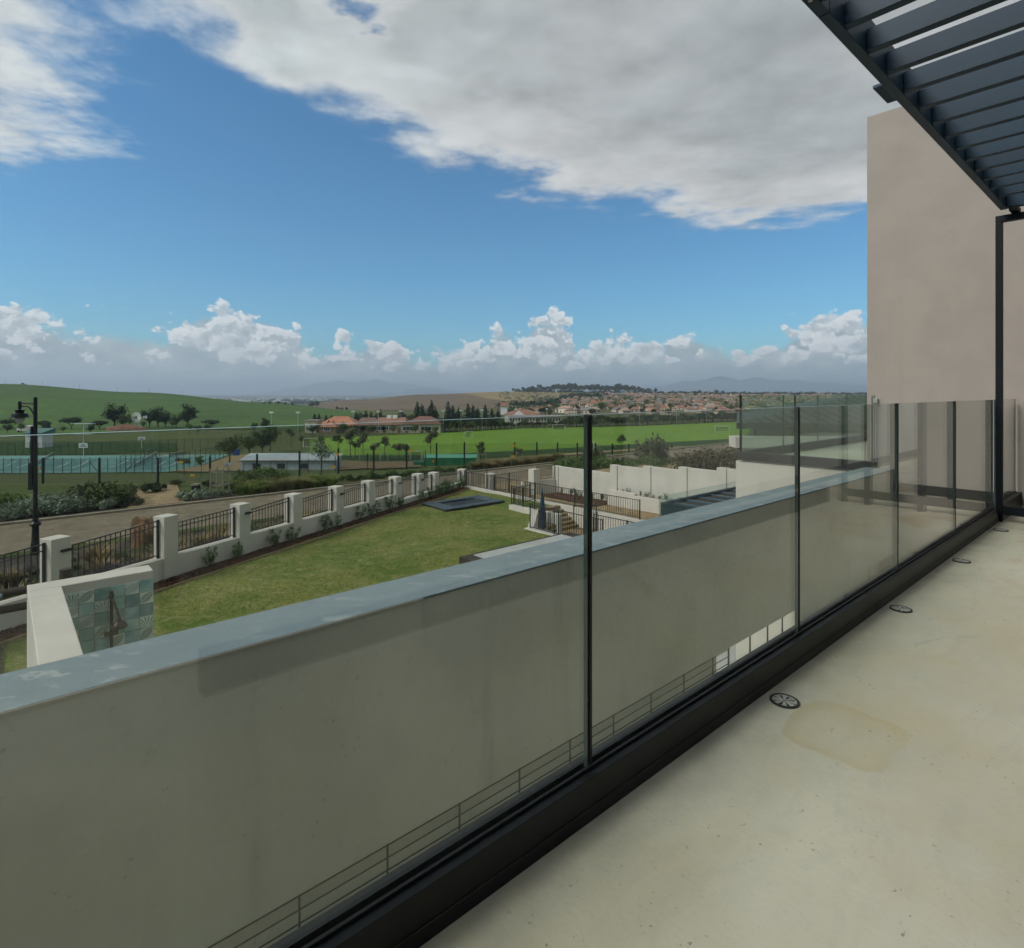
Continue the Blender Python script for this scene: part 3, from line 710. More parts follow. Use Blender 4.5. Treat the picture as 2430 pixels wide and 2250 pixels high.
def bush(seed, mt, w=1.0, h=.9, n=600, ls=.06, nb=10, shell=.45, name='shrub', stems=True, **k):
    t = proto(name, 'shrub')
    crown_part('foliage', scatter_blobs((0, 0, h * .52), (w * .6, w * .6, h * .24), nb, min(w, h) * .36, seed, .8), n, ls, seed, M[mt], t, shell=shell, **k)
    if stems:
        trunk_part([((0, 0, -.1), (math.cos(i * 2.1) * w * .3, math.sin(i * 2.1) * w * .3, h * .5), .02 * w, .008 * w) for i in range(4)], M['trunk'], t, 4)
    return t
def tuft(seed, mt, h=.8, w=.5, n=260, name='grass_tuft'):     # arching blades from one root
    rng = np.random.RandomState(seed); t = proto(name, 'plant'); V = []; Fc = []
    for i in range(n):
        a = rng.rand() * 6.28; r0 = rng.rand() ** .6 * w * .35; L = h * (.55 + .5 * rng.rand()); out = w * (.2 + .8 * rng.rand()); wd = .012 + .006 * rng.rand()
        ca, sa = math.cos(a), math.sin(a); px, py = -sa * wd, ca * wd; b = len(V)
        for q, (rr, z, f) in enumerate(((r0, 0, 1), (r0 + out * .35, L * .65, .8), (r0 + out, L, .15))):
            V += [(ca * rr + px * f, sa * rr + py * f, z), (ca * rr - px * f, sa * rr - py * f, z)]
        Fc += [(b, b + 1, b + 3, b + 2), (b + 2, b + 3, b + 5, b + 4)]
    o = bpy.data.objects.new('blades', raw('blades', V, Fc, M[mt])); COL.objects.link(o); o.parent = t; return t
P_BROAD = [broad(11), broad(12, 'leaf_green', 5.4, 2.2, .30), broad(13, 'leaf_olive', 4.6, 2.0, .36), broad(14, 'leaf_dark', 6, 3.0, .2, 1700)]
P_YOUNG = [youngtree(21), youngtree(22, 'leaf_olive', 4.2, 1.3, 520), youngtree(23, 'leaf_olive', 3.6, 1.2), youngtree(24, 'leaf_green', 3.8, 1.0, 380)]
P_CON = [conifer(31), conifer(32, 8, 3.2), conifer(33, 10, 3.0)]
P_FLAT = [flattop(41), flattop(42, 3.4, 3.6)]
P_GUM = [gum(51), gum(52, 22, 9, 1200), gum(53, 17, 8, 1000)]
# ------------------------------------------------------------------ power poles and trees on the wheat hill
def pole_proto():
    t = proto('power_pole', 'power pole'); MB().tube((0, 0, -1), (0, 0, 9.5), .16, .11, 6).build('pole', M['trunk'], t, 'W')
    MB().box(-1.1, 1.1, -.06, .06, 8.6, 8.75).box(-.03, .03, -.03, .03, 8.75, 9.0).build('cross_arm', M['trunk'], t, 'W'); return t
PP = pole_proto()
for i, (px, Y) in enumerate([(12, 700), (100, 690), (189, 675), (278, 660), (355, 640), (433, 615), (517, 560), (598, 525)]):
    p = ground(px, Y); place(PP, p, .4, .72, '%s power pole from the left on the ridge of the green wheat hill' % ORD[i], 'power poles along the wheat hill ridge')
# parked truck on the ridge
t = thing('parked_truck', 'tiny dark truck parked on the crest of the green wheat hill', 'truck', ground(57, 690))
g = t.location
MB().box(g.x - 2.6, g.x + 1.0, g.y - 1, g.y + 1, g.z + .7, g.z + 2.0).build('body', M['iron'], t)
MB().prism([(g.x + 1.05, g.y - 1), (g.x + 2.6, g.y - 1), (g.x + 2.6, g.y + 1), (g.x + 1.05, g.y + 1)], g.z + .6, [g.z + 2.2, g.z + 1.5, g.z + 1.5, g.z + 2.2]).build('cab', M['white_paint'], t)
for sx in (-1.8, 1.7):
    for sy in (-1.05, 1.05): MB().tube((g.x + sx, g.y + sy - .1, g.z + .4), (g.x + sx, g.y + sy + .1, g.z + .4), .45, n=10).build('wheel', M['black_metal'], t)
# pair of thin masts far on the plain
for i, px in enumerate((718, 725)):
    p = ground(px, 3600); t = thing('radio_mast', ('left' if i == 0 else 'right') + ' one of two thin lattice masts far out on the hazy plain', 'mast', p, 0, 'radio masts on the plain')
    MB().tube(p, p + Vector((0, 0, 92)), 1.3, .4, 4).build('mast', M['galv'], t); MB().box(p.x - 2.5, p.x + 2.5, p.y - .4, p.y + .4, p.z + 70, p.z + 72).build('antenna', M['galv'], t)
# dark wood beyond the hill, far town on the plain
def clump_stuff(name, pts, mt, seed):
    V, Fc = [], []
    for i, (p, r, hh, n) in enumerate(pts):
        v, f = leaves([(p.x, p.y, p.z + hh * .5, r, r, hh * .55)], n, r * .17, seed + i); Fc.append(f + 4 * sum(len(x) for x in Fc)); V.append(v)
    o = link(name, raw(name, np.concatenate(V), np.concatenate(Fc), mt)); return tag(o, kind='stuff')
rng = random.Random(3)
clump_stuff('distant_wood', [(ground(rng.uniform(478, 548), rng.uniform(2300, 2500)), 12, rng.uniform(9, 26), 120) for _ in range(46)], M['leaf_dark'], 70)
clump_stuff('distant_hedges', [(ground(rng.uniform(600, 1000), rng.choice([2700, 3000, 3300, 3700, 4300, 5000]) * rng.uniform(.98, 1.02)), rng.uniform(12, 34), rng.uniform(7, 16), 50) for _ in range(170)], M['leaf_dark'], 170)
def far_town():
    b = MB()
    for i in range(340):
        Y = rng.choice([3000, 3500, 4000, 4800, 5600, 6500]) * rng.uniform(.94, 1.06); px = rng.uniform(470, 1060) if i % 3 else rng.uniform(600, 760)
        p = ground(px, Y); wd, dp, hh = rng.uniform(8, 46), rng.uniform(8, 16), rng.uniform(4, 9)
        b.box(p.x - wd / 2, p.x + wd / 2, p.y, p.y + dp, p.z, p.z + hh, rng.choice([0, 0, 1]), 2)
    tag(b.build('distant_town', [M['white_paint'], M['wall_town'], M['roof_grey']]), kind='stuff')
far_town()
# lone dark trees in the middle distance
for i, (px, Y, s) in enumerate([(742, 1300, 2.6), (752, 1320, 3.0), (736, 1310, 1.9)]):
    place(P_BROAD[3], ground(px, Y), i, s, '%s dark round tree of the lone clump where the plain begins' % ['middle', 'right', 'left'][i], 'dark clump at the edge of the plain')
for i, px in enumerate([627, 640, 660, 676, 694, 800, 806, 812, 822]):
    Y = 620 if px > 700 else 600
    place(P_BROAD[3], ground(px, Y), i, .55 + .1 * (i % 3), '%s small dark bush from the left along the far edge of the wheat field' % ORD[i], 'bushes along the wheat field edge')
# ------------------------------------------------------------------ gum plantation on the hill crest
rng = random.Random(5)
for i in range(84):
    q = rng.random(); px = 1214 + 330 * (i + rng.random() * .9) / 84
    Y = 1790 + rng.uniform(-60, 130); s = np.interp(px, [1214, 1260, 1330, 1480, 1560], [.55, 1.05, 1.5, 1.5, .85]) * rng.uniform(.82, 1.12)
    place(P_GUM[i % 3], ground(px, Y), rng.random() * 6, s, '%s pale-trunked gum tree from the left in the plantation along the far hill crest' % ORD[i], 'gum trees on the hill crest')
# ------------------------------------------------------------------ town on the right-hand hillside
def house_mesh(seed, mats, w=12, d=9, h=3.4, rh=2.6, gable=False):
    b = MB().box(-w / 2, w / 2, -d / 2, d / 2, -1.5, h, 0); e = .5
    x0, x1, y0, y1 = -w / 2 - e, w / 2 + e, -d / 2 - e, d / 2 + e; rx = 0 if gable else d * .42
    A, B_, C, D, R0, R1 = (x0, y0, h), (x1, y0, h), (x1, y1, h), (x0, y1, h), (x0 + rx, 0, h + rh), (x1 - rx, 0, h + rh)
    for f in ((A, B_, R1, R0), (C, D, R0, R1), (B_, C, R1), (D, A, R0), (D, C, B_, A)): b.face(f, 1)
    for i in range(3):
        x = -w * .33 + i * w * .33; b.box(x - .7, x + .7, -d / 2 - .04, -d / 2 + .1, .9, 2.2, 20 + i)
    b.box(w * .2, w * .2 + .8, .8, 1.6, h + rh * .4, h + rh + .8, 3)
    return b
def house_proto(seed, roof, wall, **k):
    t = proto('town_house', 'house'); b = house_mesh(seed, None, **k)
    for mi, nm in ((0, 'wall'), (1, 'roof'), (3, 'chimney'), (20, 'window'), (21, 'window'), (22, 'window')):
        c = MB(); c.v = list(b.v); c.f = [f for f, q in zip(b.f, b.mi) if q == mi]
        used = sorted({i for f in c.f for i in f}); mp = {o: n for n, o in enumerate(used)}
        c.v = [b.v[i] for i in used]; c.f = [tuple(mp[i] for i in f) for f in c.f]; c.mi = [0] * len(c.f)
        c.build(nm, M[{0: wall, 1: roof, 3: wall}.get(mi, 'dark_glass')], t, 'L')
    return t
P_HOUSE = [house_proto(0, 'roof_mix', 'wall_town'), house_proto(1, 'roof_mix', 'wall_town', w=15, d=10, h=5.6, rh=2.8), house_proto(2, 'roof_grey', 'wall_town', w=11, d=8, gable=True),
           house_proto(3, 'roof_brown', 'wall_town', w=13, d=9, h=3.2, rh=3), house_proto(4, 'roof_mix', 'wall_cream', w=10, d=8, h=5.4, rh=2, gable=True), house_proto(5, 'roof_orange', 'wall_cream', w=14, d=9)]
rng = random.Random(9); taken = []; n = 0
for tr in range(4000):
    if n >= 296: break
    px = rng.uniform(1200, 2075); Y = math.exp(rng.uniform(math.log(430), math.log(1480)))
    if px < 1335 and Y > np.interp(px, [1200, 1335], [560, 760]): continue
    if px < 1420 and Y > 1150: continue
    p = ground(px, Y)
    if any(abs(p.x - q[0]) < 10 and abs(p.y - q[1]) < 13 for q in taken): continue
    taken.append((p.x, p.y)); k = rng.choice([0, 0, 1, 2, 2, 3, 4, 5])
    kind = ['single-storey house with a mottled tiled hip roof', 'two-storey house with a tiled hip roof', 'gabled house with a pale grey roof', 'house with a brown tiled roof', 'tall narrow gabled house', 'cream house with an orange tiled roof'][k]
    LATER.append((px, place(P_HOUSE[k], p, rng.uniform(-.5, .5) + rng.choice([0, 0, 1.57]), rng.uniform(.62, .92), kind, 'houses on the hillside town'), '%s ' + kind + ' from the left on the town hillside')); n += 1
P_TTREE = [broad(61, 'leaf_dark', 7, 3.2, .14, 420, .36, 9), broad(62, 'leaf_olive', 6, 3.0, .16, 420, .36, 9), broad(63, 'leaf_green', 8, 3.6, .14, 460, .38, 9), broad(64, 'leaf_brown', 6, 3.2, .16, 380, .36, 9)]
n = 0
for tr in range(6000):
    if n >= 170: break
    px = rng.uniform(1180, 2080); Y = math.exp(rng.uniform(math.log(400), math.log(1650)))
    if px < 1335 and Y > np.interp(px, [1180, 1335], [560, 800]): continue
    if px < 1420 and Y > 1180: continue
    p = ground(px, Y)
    if any(abs(p.x - q[0]) < 7 and abs(p.y - q[1]) < 8 for q in taken): continue
    k = rng.choice([0, 0, 1, 2, 3]); LATER.append((px, place(P_TTREE[k], p, rng.random() * 6, rng.uniform(.7, 1.25), 'tree', 'trees between the town houses'), '%s ' + ['dark', 'olive', 'green', 'brownish'][k] + ' tree from the left between the hillside town houses')); n += 1
clump_stuff('town_scrub', [(ground(rng.uniform(1185, 2080), math.exp(rng.uniform(math.log(560), math.log(1750)))), rng.uniform(3, 7), rng.uniform(3, 7), 40) for _ in range(1500)], M['leaf_olive'], 700)
clump_stuff('town_thicket', [(ground(px, Y), rng.uniform(5, 10), rng.uniform(5, 11), 60) for px, Y in [(rng.uniform(1222, 1550), rng.uniform(1770, 1900)) for _ in range(150)] + [(rng.uniform(1560, 2090), rng.uniform(1500, 1850)) for _ in range(230)] + [(rng.uniform(1185, 1330), rng.uniform(700, 820)) for _ in range(60)] + [(rng.uniform(1330, 1440), rng.uniform(1150, 1300)) for _ in range(50)]], M['leaf_dark'], 2000)
for i, (px, Y, s) in enumerate([(1555, 1750, 3.2), (1660, 1750, 2.6), (1700, 1760, 2.9), (1716, 1760, 2.4)]):
    place(P_BROAD[3], ground(px, Y), i, s, '%s big dark tree from the left rising above the town skyline' % ORD[i], 'big trees on the town skyline')
# houses past the three hundred largest: one mass of small plastered boxes with tiled roofs
def far_houses():
    b = MB(); n = 0; rg = random.Random(44)
    for tr in range(9000):
        if n >= 420: break
        px = rg.uniform(1330, 2080); Y = math.exp(rg.uniform(math.log(620), math.log(1620)))
        if px < 1430 and Y > 1180: continue
        p = ground(px, Y)
        if any(abs(p.x - q[0]) < 8 and abs(p.y - q[1]) < 12 for q in taken): continue
        taken.append((p.x, p.y)); n += 1; wd_, dp, hh, rh = rg.uniform(6, 11), rg.uniform(6, 8), rg.choice([3, 3.2, 5.2]), rg.uniform(1.4, 2.4); x0, x1, y0, y1, z = p.x - wd_ / 2, p.x + wd_ / 2, p.y, p.y + dp, p.z; k = rg.choice([2, 2, 3, 4])
        b.box(x0, x1, y0, y1, z - 1.5, z + hh, rg.choice([0, 1])); A, B_, C, D = (x0 - .4, y0 - .4, z + hh), (x1 + .4, y0 - .4, z + hh), (x1 + .4, y1 + .4, z + hh), (x0 - .4, y1 + .4, z + hh); R0, R1 = (x0 + dp * .4, (y0 + y1) / 2, z + hh + rh), (x1 - dp * .4, (y0 + y1) / 2, z + hh + rh)
        for f in ((A, B_, R1, R0), (C, D, R0, R1), (B_, C, R1), (D, A, R0)): b.face(f, k)
    tag(b.build('town_houses', [M['wall_town'], M['wall_cream'], M['roof_mix'], M['roof_orange'], M['roof_grey']]), kind='stuff')
far_houses()
# row of grey town houses with white gable ends under the wood
for i in range(14):
    place(P_HOUSE[2], ground(1425 + i * 8.6, 1330), .05, .95, '%s pale gabled house from the left in the row below the gum plantation' % ORD[i], 'row of gabled houses below the plantation')
# school hall and long white building behind the pitch
def big_house(name, label, cat, x0, x1, Y, dp, h, rh, wall, roof, hip=6.0, e=.6, group=None):
    z = h1((x0 + x1) / 2, Y); t = thing(name, label, cat, ((x0 + x1) / 2, Y + dp / 2, z))
    MB().box(x0, x1, Y, Y + dp, z - 1, z + h).build('wall', M[wall], t)
    b = MB(); A, B_, C, D = (x0 - e, Y - e, z + h + .002), (x1 + e, Y - e, z + h + .002), (x1 + e, Y + dp + e, z + h + .002), (x0 - e, Y + dp + e, z + h + .002); R0, R1 = (x0 + hip, Y + dp / 2, z + h + rh), (x1 - hip, Y + dp / 2, z + h + rh)
    for f in ((A, B_, R1, R0), (C, D, R0, R1), (B_, C, R1), (D, A, R0), (D, C, B_, A)): b.face(f)
    b.build('roof', M[roof], t); return t, z
pX = lambda px, Y: (px - CX) / F * Y
t, z = big_house('school_hall', 'long brown-roofed hall with a white gable behind the pitch-side trees', 'hall', pX(1198, 316), pX(1282, 316), 316, 14, 4.6, 2.6, 'white_paint', 'roof_brown')
gx = pX(1232, 315); MB().prism([(gx - 3, 314.6), (gx + 3, 314.6), (gx + 3, 316), (gx - 3, 316)], z, z + 4.5).face([(gx - 3, 314.5, z + 4.5), (gx + 3, 314.5, z + 4.5), (gx, 314.5, z + 6.6)]).face([(gx - 3, 314.5, z + 4.5), (gx, 314.5, z + 6.6), (gx, 322, z + 6.6), (gx - 3, 322, z + 4.5)]).face([(gx + 3, 314.5, z + 4.5), (gx + 3, 322, z + 4.5), (gx, 322, z + 6.6), (gx, 314.5, z + 6.6)]).build('gable', M['white_paint'], t)
t, z = big_house('white_hall', 'long low white hall with a flat grey roof behind the pitch-side trees', 'hall', pX(1206, 300), pX(1334, 300), 300, 10, 4.4, .5, 'wall_town', 'roof_grey', 1, .5)
for i in range(18):
    x = pX(1212 + i * 6.8, 299.9); MB().box(x - .4, x + .4, 299.92, 300.1, z + 2.2, z + 3.6).build('window', M['dark_glass'], t)
t, z = big_house('white_house', 'white house with a dark roof at the left edge of the hillside town', 'house', pX(1188, 450), pX(1206, 450), 450, 10, 6.5, 3, 'white_paint', 'roof_brown', 0)
# ------------------------------------------------------------------ long school building with tiled roofs left of the pitch
LB = 238.0
t = thing('school_building', 'long low school building with orange to brown tiled roofs and cream walls', 'building', ground(885, LB))
def wing(x0, x1, Y0, Y1, h, rh, roof, wall, hip):
    z = h1((x0 + x1) / 2, LB) + .0
    MB().box(x0, x1, Y0, Y1, z - 1, z + h).build('wall', M[wall], t)
    b = MB(); e = .7; zz = z + h + .003; A, B_, C, D = (x0 - e, Y0 - e, zz), (x1 + e, Y0 - e, zz), (x1 + e, Y1 + e, zz), (x0 - e, Y1 + e, zz); ym = (Y0 + Y1) / 2; R0, R1 = (x0 + hip, ym, zz + rh), (x1 - hip, ym, zz + rh)
    for f in ((A, B_, R1, R0), (C, D, R0, R1), (B_, C, R1), (D, A, R0), (D, C, B_, A)): b.face(f)
    b.build('roof', M[roof], t); return z
wing(pX(754, LB), pX(845, LB), LB, LB + 12, 3.0, 3.6, 'roof_orange', 'wall_brick', 5)
wing(pX(772, LB), pX(806, LB), LB - 5, LB + 2, 2.7, 2.6, 'roof_orange', 'wall_brick', 4)
z = wing(pX(846, LB), pX(888, LB), LB + 1, LB + 11, 3.0, 3.0, 'roof_mix', 'wall_brick', .5)
wing(pX(888.5, LB), pX(960, LB), LB, LB + 12, 3.3, 2.8, 'roof_brown', 'wall_cream', .5)
wing(pX(960.5, LB), pX(1046, LB), LB - 1, LB + 12, 3.6, 3.0, 'roof_brown', 'wall_cream', 5)
wing(pX(726, LB), pX(752, LB), LB - 1, LB + 9, 5.0, .4, 'roof_grey', 'wall_cream', .3)
for i, (px, wd, yy) in enumerate([(856, 3.4, .9), (866, 3.4, .9), (899, 4.6, 0), (915, 2.2, 0), (969, 4.2, -1), (1012, 4.4, -1), (785, 2.4, -5), (733, 1.6, -1), (745, 1.6, -1)]):
    x = pX(px, LB); Yw = LB + yy - .06
    f = MB().box(x - wd / 2 - .2, x + wd / 2 + .2, Yw - .06, Yw, z + 1.0, z + 2.7).build('window', M['white_paint'], t)
    for k in range(3): MB().box(x - wd / 2 + k * wd / 3 + .08, x - wd / 2 + (k + 1) * wd / 3 - .08, Yw - .1, Yw - .062, z + 1.2, z + 2.5).build('pane', M['dark_glass'], f)
for px in (852, 894, 912, 947, 966, 1002, 1020): 
    x = pX(px, LB); yy = (.9 if px < 888 else (0 if px < 960 else -1)); MB().box(x - .6, x + .6, LB + yy - .1, LB + yy - .004, z - .1, z + 2.1).build('door', M['roof_brown'], t)
for px in (917, 931):
    x = pX(px, LB); MB().box(x - .9, x + .9, LB + 5, LB + 6.5, z + 5.2, z + 7.0).build('chimney', M['white_paint'], t)
# trees behind and before it
for i, (px, Y, k, s) in enumerate([(746, 262, 0, .95), (757, 262, 2, .85), (774, 268, 0, .85), (787, 268, 1, .95), (845, 275, 1, 1.1), (868, 282, 2, .95), (880, 280, 0, 1.0), (892, 280, 1, 1.0), (903, 282, 2, 1.0), (953, 285, 1, 1.25), (963, 290, 0, .8),
                                     (990, 300, 2, 1.4), (1001, 296, 0, 1.45), (1024, 300, 2, 1.5), (1033, 305, 1, 1.3), (1064, 310, 2, 1.4), (1075, 315, 0, 1.3), (1089, 310, 1, 1.3), (1110, 320, 2, 1.25), (1122, 320, 0, 1.3), (1133, 325, 1, 1.2), (1152, 330, 2, 1.15), (1168, 332, 0, 1.0), (1182, 335, 1, 1.0)]):
    place(P_CON[k], ground(px, Y), i, s * .88, '%s dark pointed conifer from the left behind the school roofs' % ORD[i], 'conifers behind the school')
for i, (px, Y, s) in enumerate([(856, 285, 1.5), (912, 290, 1.15), (925, 292, 1.1), (975, 300, 1.2), (730, 250, .8), (1010, 310, 1.1), (838, 280, .9)]):
    place(P_BROAD[2], ground(px, Y), i, s, '%s bushy olive tree from the left behind the school building' % ORD[i], 'bushy trees behind the school')
for i, (px, Y, k, s) in enumerate([(742, 224, 3, .95), (816, 222, 0, 1.25), (840, 230, 3, .9), (876, 222, 1, 1.0), (884, 232, 3, .75), (933, 222, 2, 1.1), (986, 224, 0, 1.0), (1034, 226, 1, .9), (1012, 236, 3, .6)]):
    place(P_BROAD[k], ground(px, Y), i, s * .8, '%s round tree from the left in front of the long school building' % ORD[i], 'trees in front of the school')
# ------------------------------------------------------------------ hedge of trees along the far side of the pitch
rng = random.Random(15)
FE = lambda px: onH(px, float(np.interp(px, [735, 1000, 1240, 1490, 1800], [1042, 1030, 1017, 1012, 999]))).y
for i in range(112):
    px = 1052 + i * 6.5 + rng.uniform(-3, 3)
    Y = FE(px) + 2 + rng.uniform(0, 9)
    place(P_TTREE[[0, 0, 0, 3][rng.randrange(4)]], ground(px, Y), rng.random() * 6, rng.uniform(.75, 1.05) * (.55 if 1190 < px < 1342 else 1), '%s dark bushy tree from the left in the row behind the pitch' % ORD[i], 'trees along the far side of the pitch')
for i in range(22):
    px = 1062 + i * 31 + rng.uniform(-6, 6); Y = FE(px) - .5
    place(P_YOUNG[3] if i % 2 else P_BROAD[0], ground(px, Y), i, (1.25 if i % 2 else .9) * rng.uniform(.85, 1.1), '%s lighter young tree from the left along the far edge of the pitch' % ORD[i], 'lighter trees along the far edge of the pitch')
fp = proto('flood_light_mast', 'floodlight'); MB().tube((0, 0, -.5), (0, 0, 9), .11, .07, 6).build('mast', M['galv'], fp); MB().box(-.7, .7, -.2, .2, 8.7, 9.3).build('lamp_head', M['white_paint'], fp)
for i, (px, Y) in enumerate([(644, 215), (707, 215), (838, 226), (898, 228), (952, 232), (1052, FE(1052)), (1094, FE(1094)), (1144, FE(1144)), (1225, FE(1225)), (1298, FE(1298)), (1364, FE(1364)), (1518, FE(1518)), (1605, FE(1605)), (1676, FE(1676))]):
    place(fp, ground(px, Y), .1 * i, 1.0, '%s thin grey floodlight mast from the left around the pitch' % ORD[i], 'floodlight masts round the pitch')
# ------------------------------------------------------------------ flat-topped trees, windmill and farm things at the foot of the hill
for i, (px, py, k, s, w_) in enumerate([(27, 1023, 0, 1.0, 1.2), (105, 1021, 1, 1.0, 1.2), (170, 1021, 0, 1.15, 1.15), (236, 1022, 1, 1.0, 1.3), (500, 1013, 0, .9, 1.5), (-20, 1024, 1, .9, 1.2)]):
    Y = 262; place(P_FLAT[k], ground(px, Y), i, (s * w_, s * w_, s * 1.35), '%s dark flat-topped tree from the left at the foot of the wheat hill' % ORD[i], 'flat-topped trees at the foot of the hill')
for i, (px, Y, k, s) in enumerate([(272, 275, 3, 2.15), (292, 272, 3, 1.3), (308, 270, 0, 1.35), (355, 278, 3, 1.7), (375, 276, 3, 1.85), (392, 274, 3, 1.5), (418, 274, 3, 1.2), (445, 280, 3, 2.1), (410, 268, 0, .8), (340, 268, 2, .75)]):
    place(P_BROAD[k], ground(px, Y), i, s, '%s dark tree from the left in the clump around the windmill' % ORD[i], 'dark trees around the windmill')
for i, (px, Y, s) in enumerate([(603, 250, .7), (628, 252, 1.05), (650, 240, .55), (18, 236, .7), (50, 238, .8), (112, 236, .8), (150, 236, .55), (215, 235, .7), (450, 236, .8), (470, 236, .6), (490, 240, .7)]):
    place(P_BROAD[3 if i < 2 else (i % 2) * 3], ground(px, Y), i, s, '%s low bushy tree from the left behind the tennis courts' % ORD[i], 'bushy trees behind the courts')
# heap of red earth
def mound(name, c, rx, ry, h, mt, seed, label, cat):
    rng = np.random.RandomState(seed); n, k = 20, 8; V = []
    for j in range(k + 1):
        q = j / k
        for i in range(n):
            a = 2 * math.pi * i / n; r = (1 - q) * (1 + .18 * math.sin(3 * a + seed) + .08 * rng.randn())
            V.append((math.cos(a) * rx * r, math.sin(a) * ry * r, h * (1 - (1 - q) ** 2) * (1 + .08 * rng.randn()) - .2))
    Fc = [(j * n + i, j * n + (i + 1) % n, (j + 1) * n + (i + 1) % n, (j + 1) * n + i) for j in range(k) for i in range(n)]
    o = link(name, raw(name, V, Fc, mt, smooth=True), c); return tag(o, label, cat)
mound('earth_mound', ground(300, 255), 9.5, 6, 2.7, mat('red_earth', (.165, .080, .048), (.10, .055, .034), .8, .95), 2, 'heap of red earth below the windmill trees', 'earth heap')
def windmill():
    p = ground(327, 262); z = p.z; t = thing('windmill', 'white multi-bladed farm windpump on a lattice tower before dark trees', 'windmill', p)
    top = -(990 - CY) / F * 262; hub = Vector((p.x, p.y - 1.2, top)); B = p
    legs = [(-1, -1), (1, -1), (1, 1), (-1, 1)]
    for sx, sy in legs: MB().tube((B.x + sx * 1.4, B.y + sy * 1.4, z - .3), (B.x + sx * .18, B.y + sy * .18, top - .3), .07, .05, 5).build('leg', M['galv'], t)
    for k in range(5):
        q0, q1 = k / 5, (k + 1) / 5; b = MB(); hgt = top - .3 - z
        for j in range(4):
            (ax, ay), (cx, cy) = legs[j], legs[(j + 1) % 4]; r0, r1 = 1.4 - 1.22 * q0, 1.4 - 1.22 * q1
            b.tube((B.x + ax * r0, B.y + ay * r0, z + hgt * q0), (B.x + cx * r1, B.y + cy * r1, z + hgt * q1), .03, n=4).tube((B.x + ax * r1, B.y + ay * r1, z + hgt * q1), (B.x + cx * r1, B.y + cy * r1, z + hgt * q1), .03, n=4)
        b.build('brace', M['galv'], t)
    wh = MB().tube(hub - Vector((0, .2, 0)), hub + Vector((0, .4, 0)), .28, n=10).build('hub', M['roof_brown'], t)
    for rr in (1.25, 2.2):
        b = MB(); pr = [(hub.x + rr * math.cos(2 * math.pi * i / 24), hub.y, hub.z + rr * math.sin(2 * math.pi * i / 24)) for i in range(24)]
        for i in range(24): b.tube(pr[i], pr[(i + 1) % 24], .03, n=4)
        b.build('rim', M['galv'], t)
    for i in range(18):
        a = 2 * math.pi * i / 18; d = Vector((math.cos(a), 0, math.sin(a))); s = Vector((-math.sin(a), .35, math.cos(a))); pts = [hub + d * .7 - s * .06, hub + d * 2.3 - s * .21, hub + d * 2.3 + s * .21, hub + d * .7 + s * .06]
        b = MB(); th = Vector((0, .03, 0)); b.face([q - th for q in pts]).face([q + th for q in reversed(pts)])
        for j in range(4): b.face([pts[j] - th, pts[j] + th, pts[(j + 1) % 4] + th, pts[(j + 1) % 4] - th])
        b.build('blade', M['white_paint'], t)
    MB().tube(hub + Vector((0, .3, 0)), hub + Vector((2.4, 1.2, .05)), .06, n=5).build('tail_boom', M['galv'], t)
    MB().prism([(hub.x + 2.2, hub.y + 1.1), (hub.x + 3.9, hub.y + 1.7), (hub.x + 3.9, hub.y + 1.76), (hub.x + 2.2, hub.y + 1.16)], [hub.z - .4, hub.z - .75, hub.z - .75, hub.z - .4], [hub.z + .4, hub.z + .75, hub.z + .75, hub.z + .4]).build('tail_vane', M['white_paint'], t)
windmill()
def kiosk():
    p = ground(80, 170); x, y, z = p; t = thing('pump_house', 'small white box building with a green roof behind the lamp post', 'hut', p); s = 170 / F
    MB().box(x - 20 * s, x + 20 * s, y, y + 4, z - .5, z + 4.2).build('wall', M['white_paint'], t)
    MB().prism([(x - 23 * s, y - .5), (x + 23 * s, y - .5), (x + 23 * s, y + 4.5), (x - 23 * s, y + 4.5)], z + 4.2, [z + 4.5, z + 4.5, z + 5.6, z + 5.6]).build('roof', mat('green_roof', (.05, .14, .12), None, 1, .7), t)
    MB().box(x - 10 * s, x - 4 * s, y - .05, y, z, z + 2.1).build('door', M['roof_grey'], t)
    p2 = ground(62, 240); t = thing('delivery_truck', 'white truck parked among flat-topped trees at the foot of the hill', 'truck', p2); x, y, z = p2
    MB().box(x - 2.2, x + 2.2, y, y + 2, z + .8, z + 2.9).build('body', M['white_paint'], t); MB().prism([(x - 3.9, y), (x - 2.25, y), (x - 2.25, y + 2), (x - 3.9, y + 2)], z + .6, [z + 1.7, z + 2.4, z + 2.4, z + 1.7]).build('cab', M['white_paint'], t)
    for sx in (-3.1, 1.4): MB().tube((x + sx, y - .1, z + .5), (x + sx, y + .2, z + .5), .5, n=10).build('wheel', M['black_metal'], t)
kiosk()
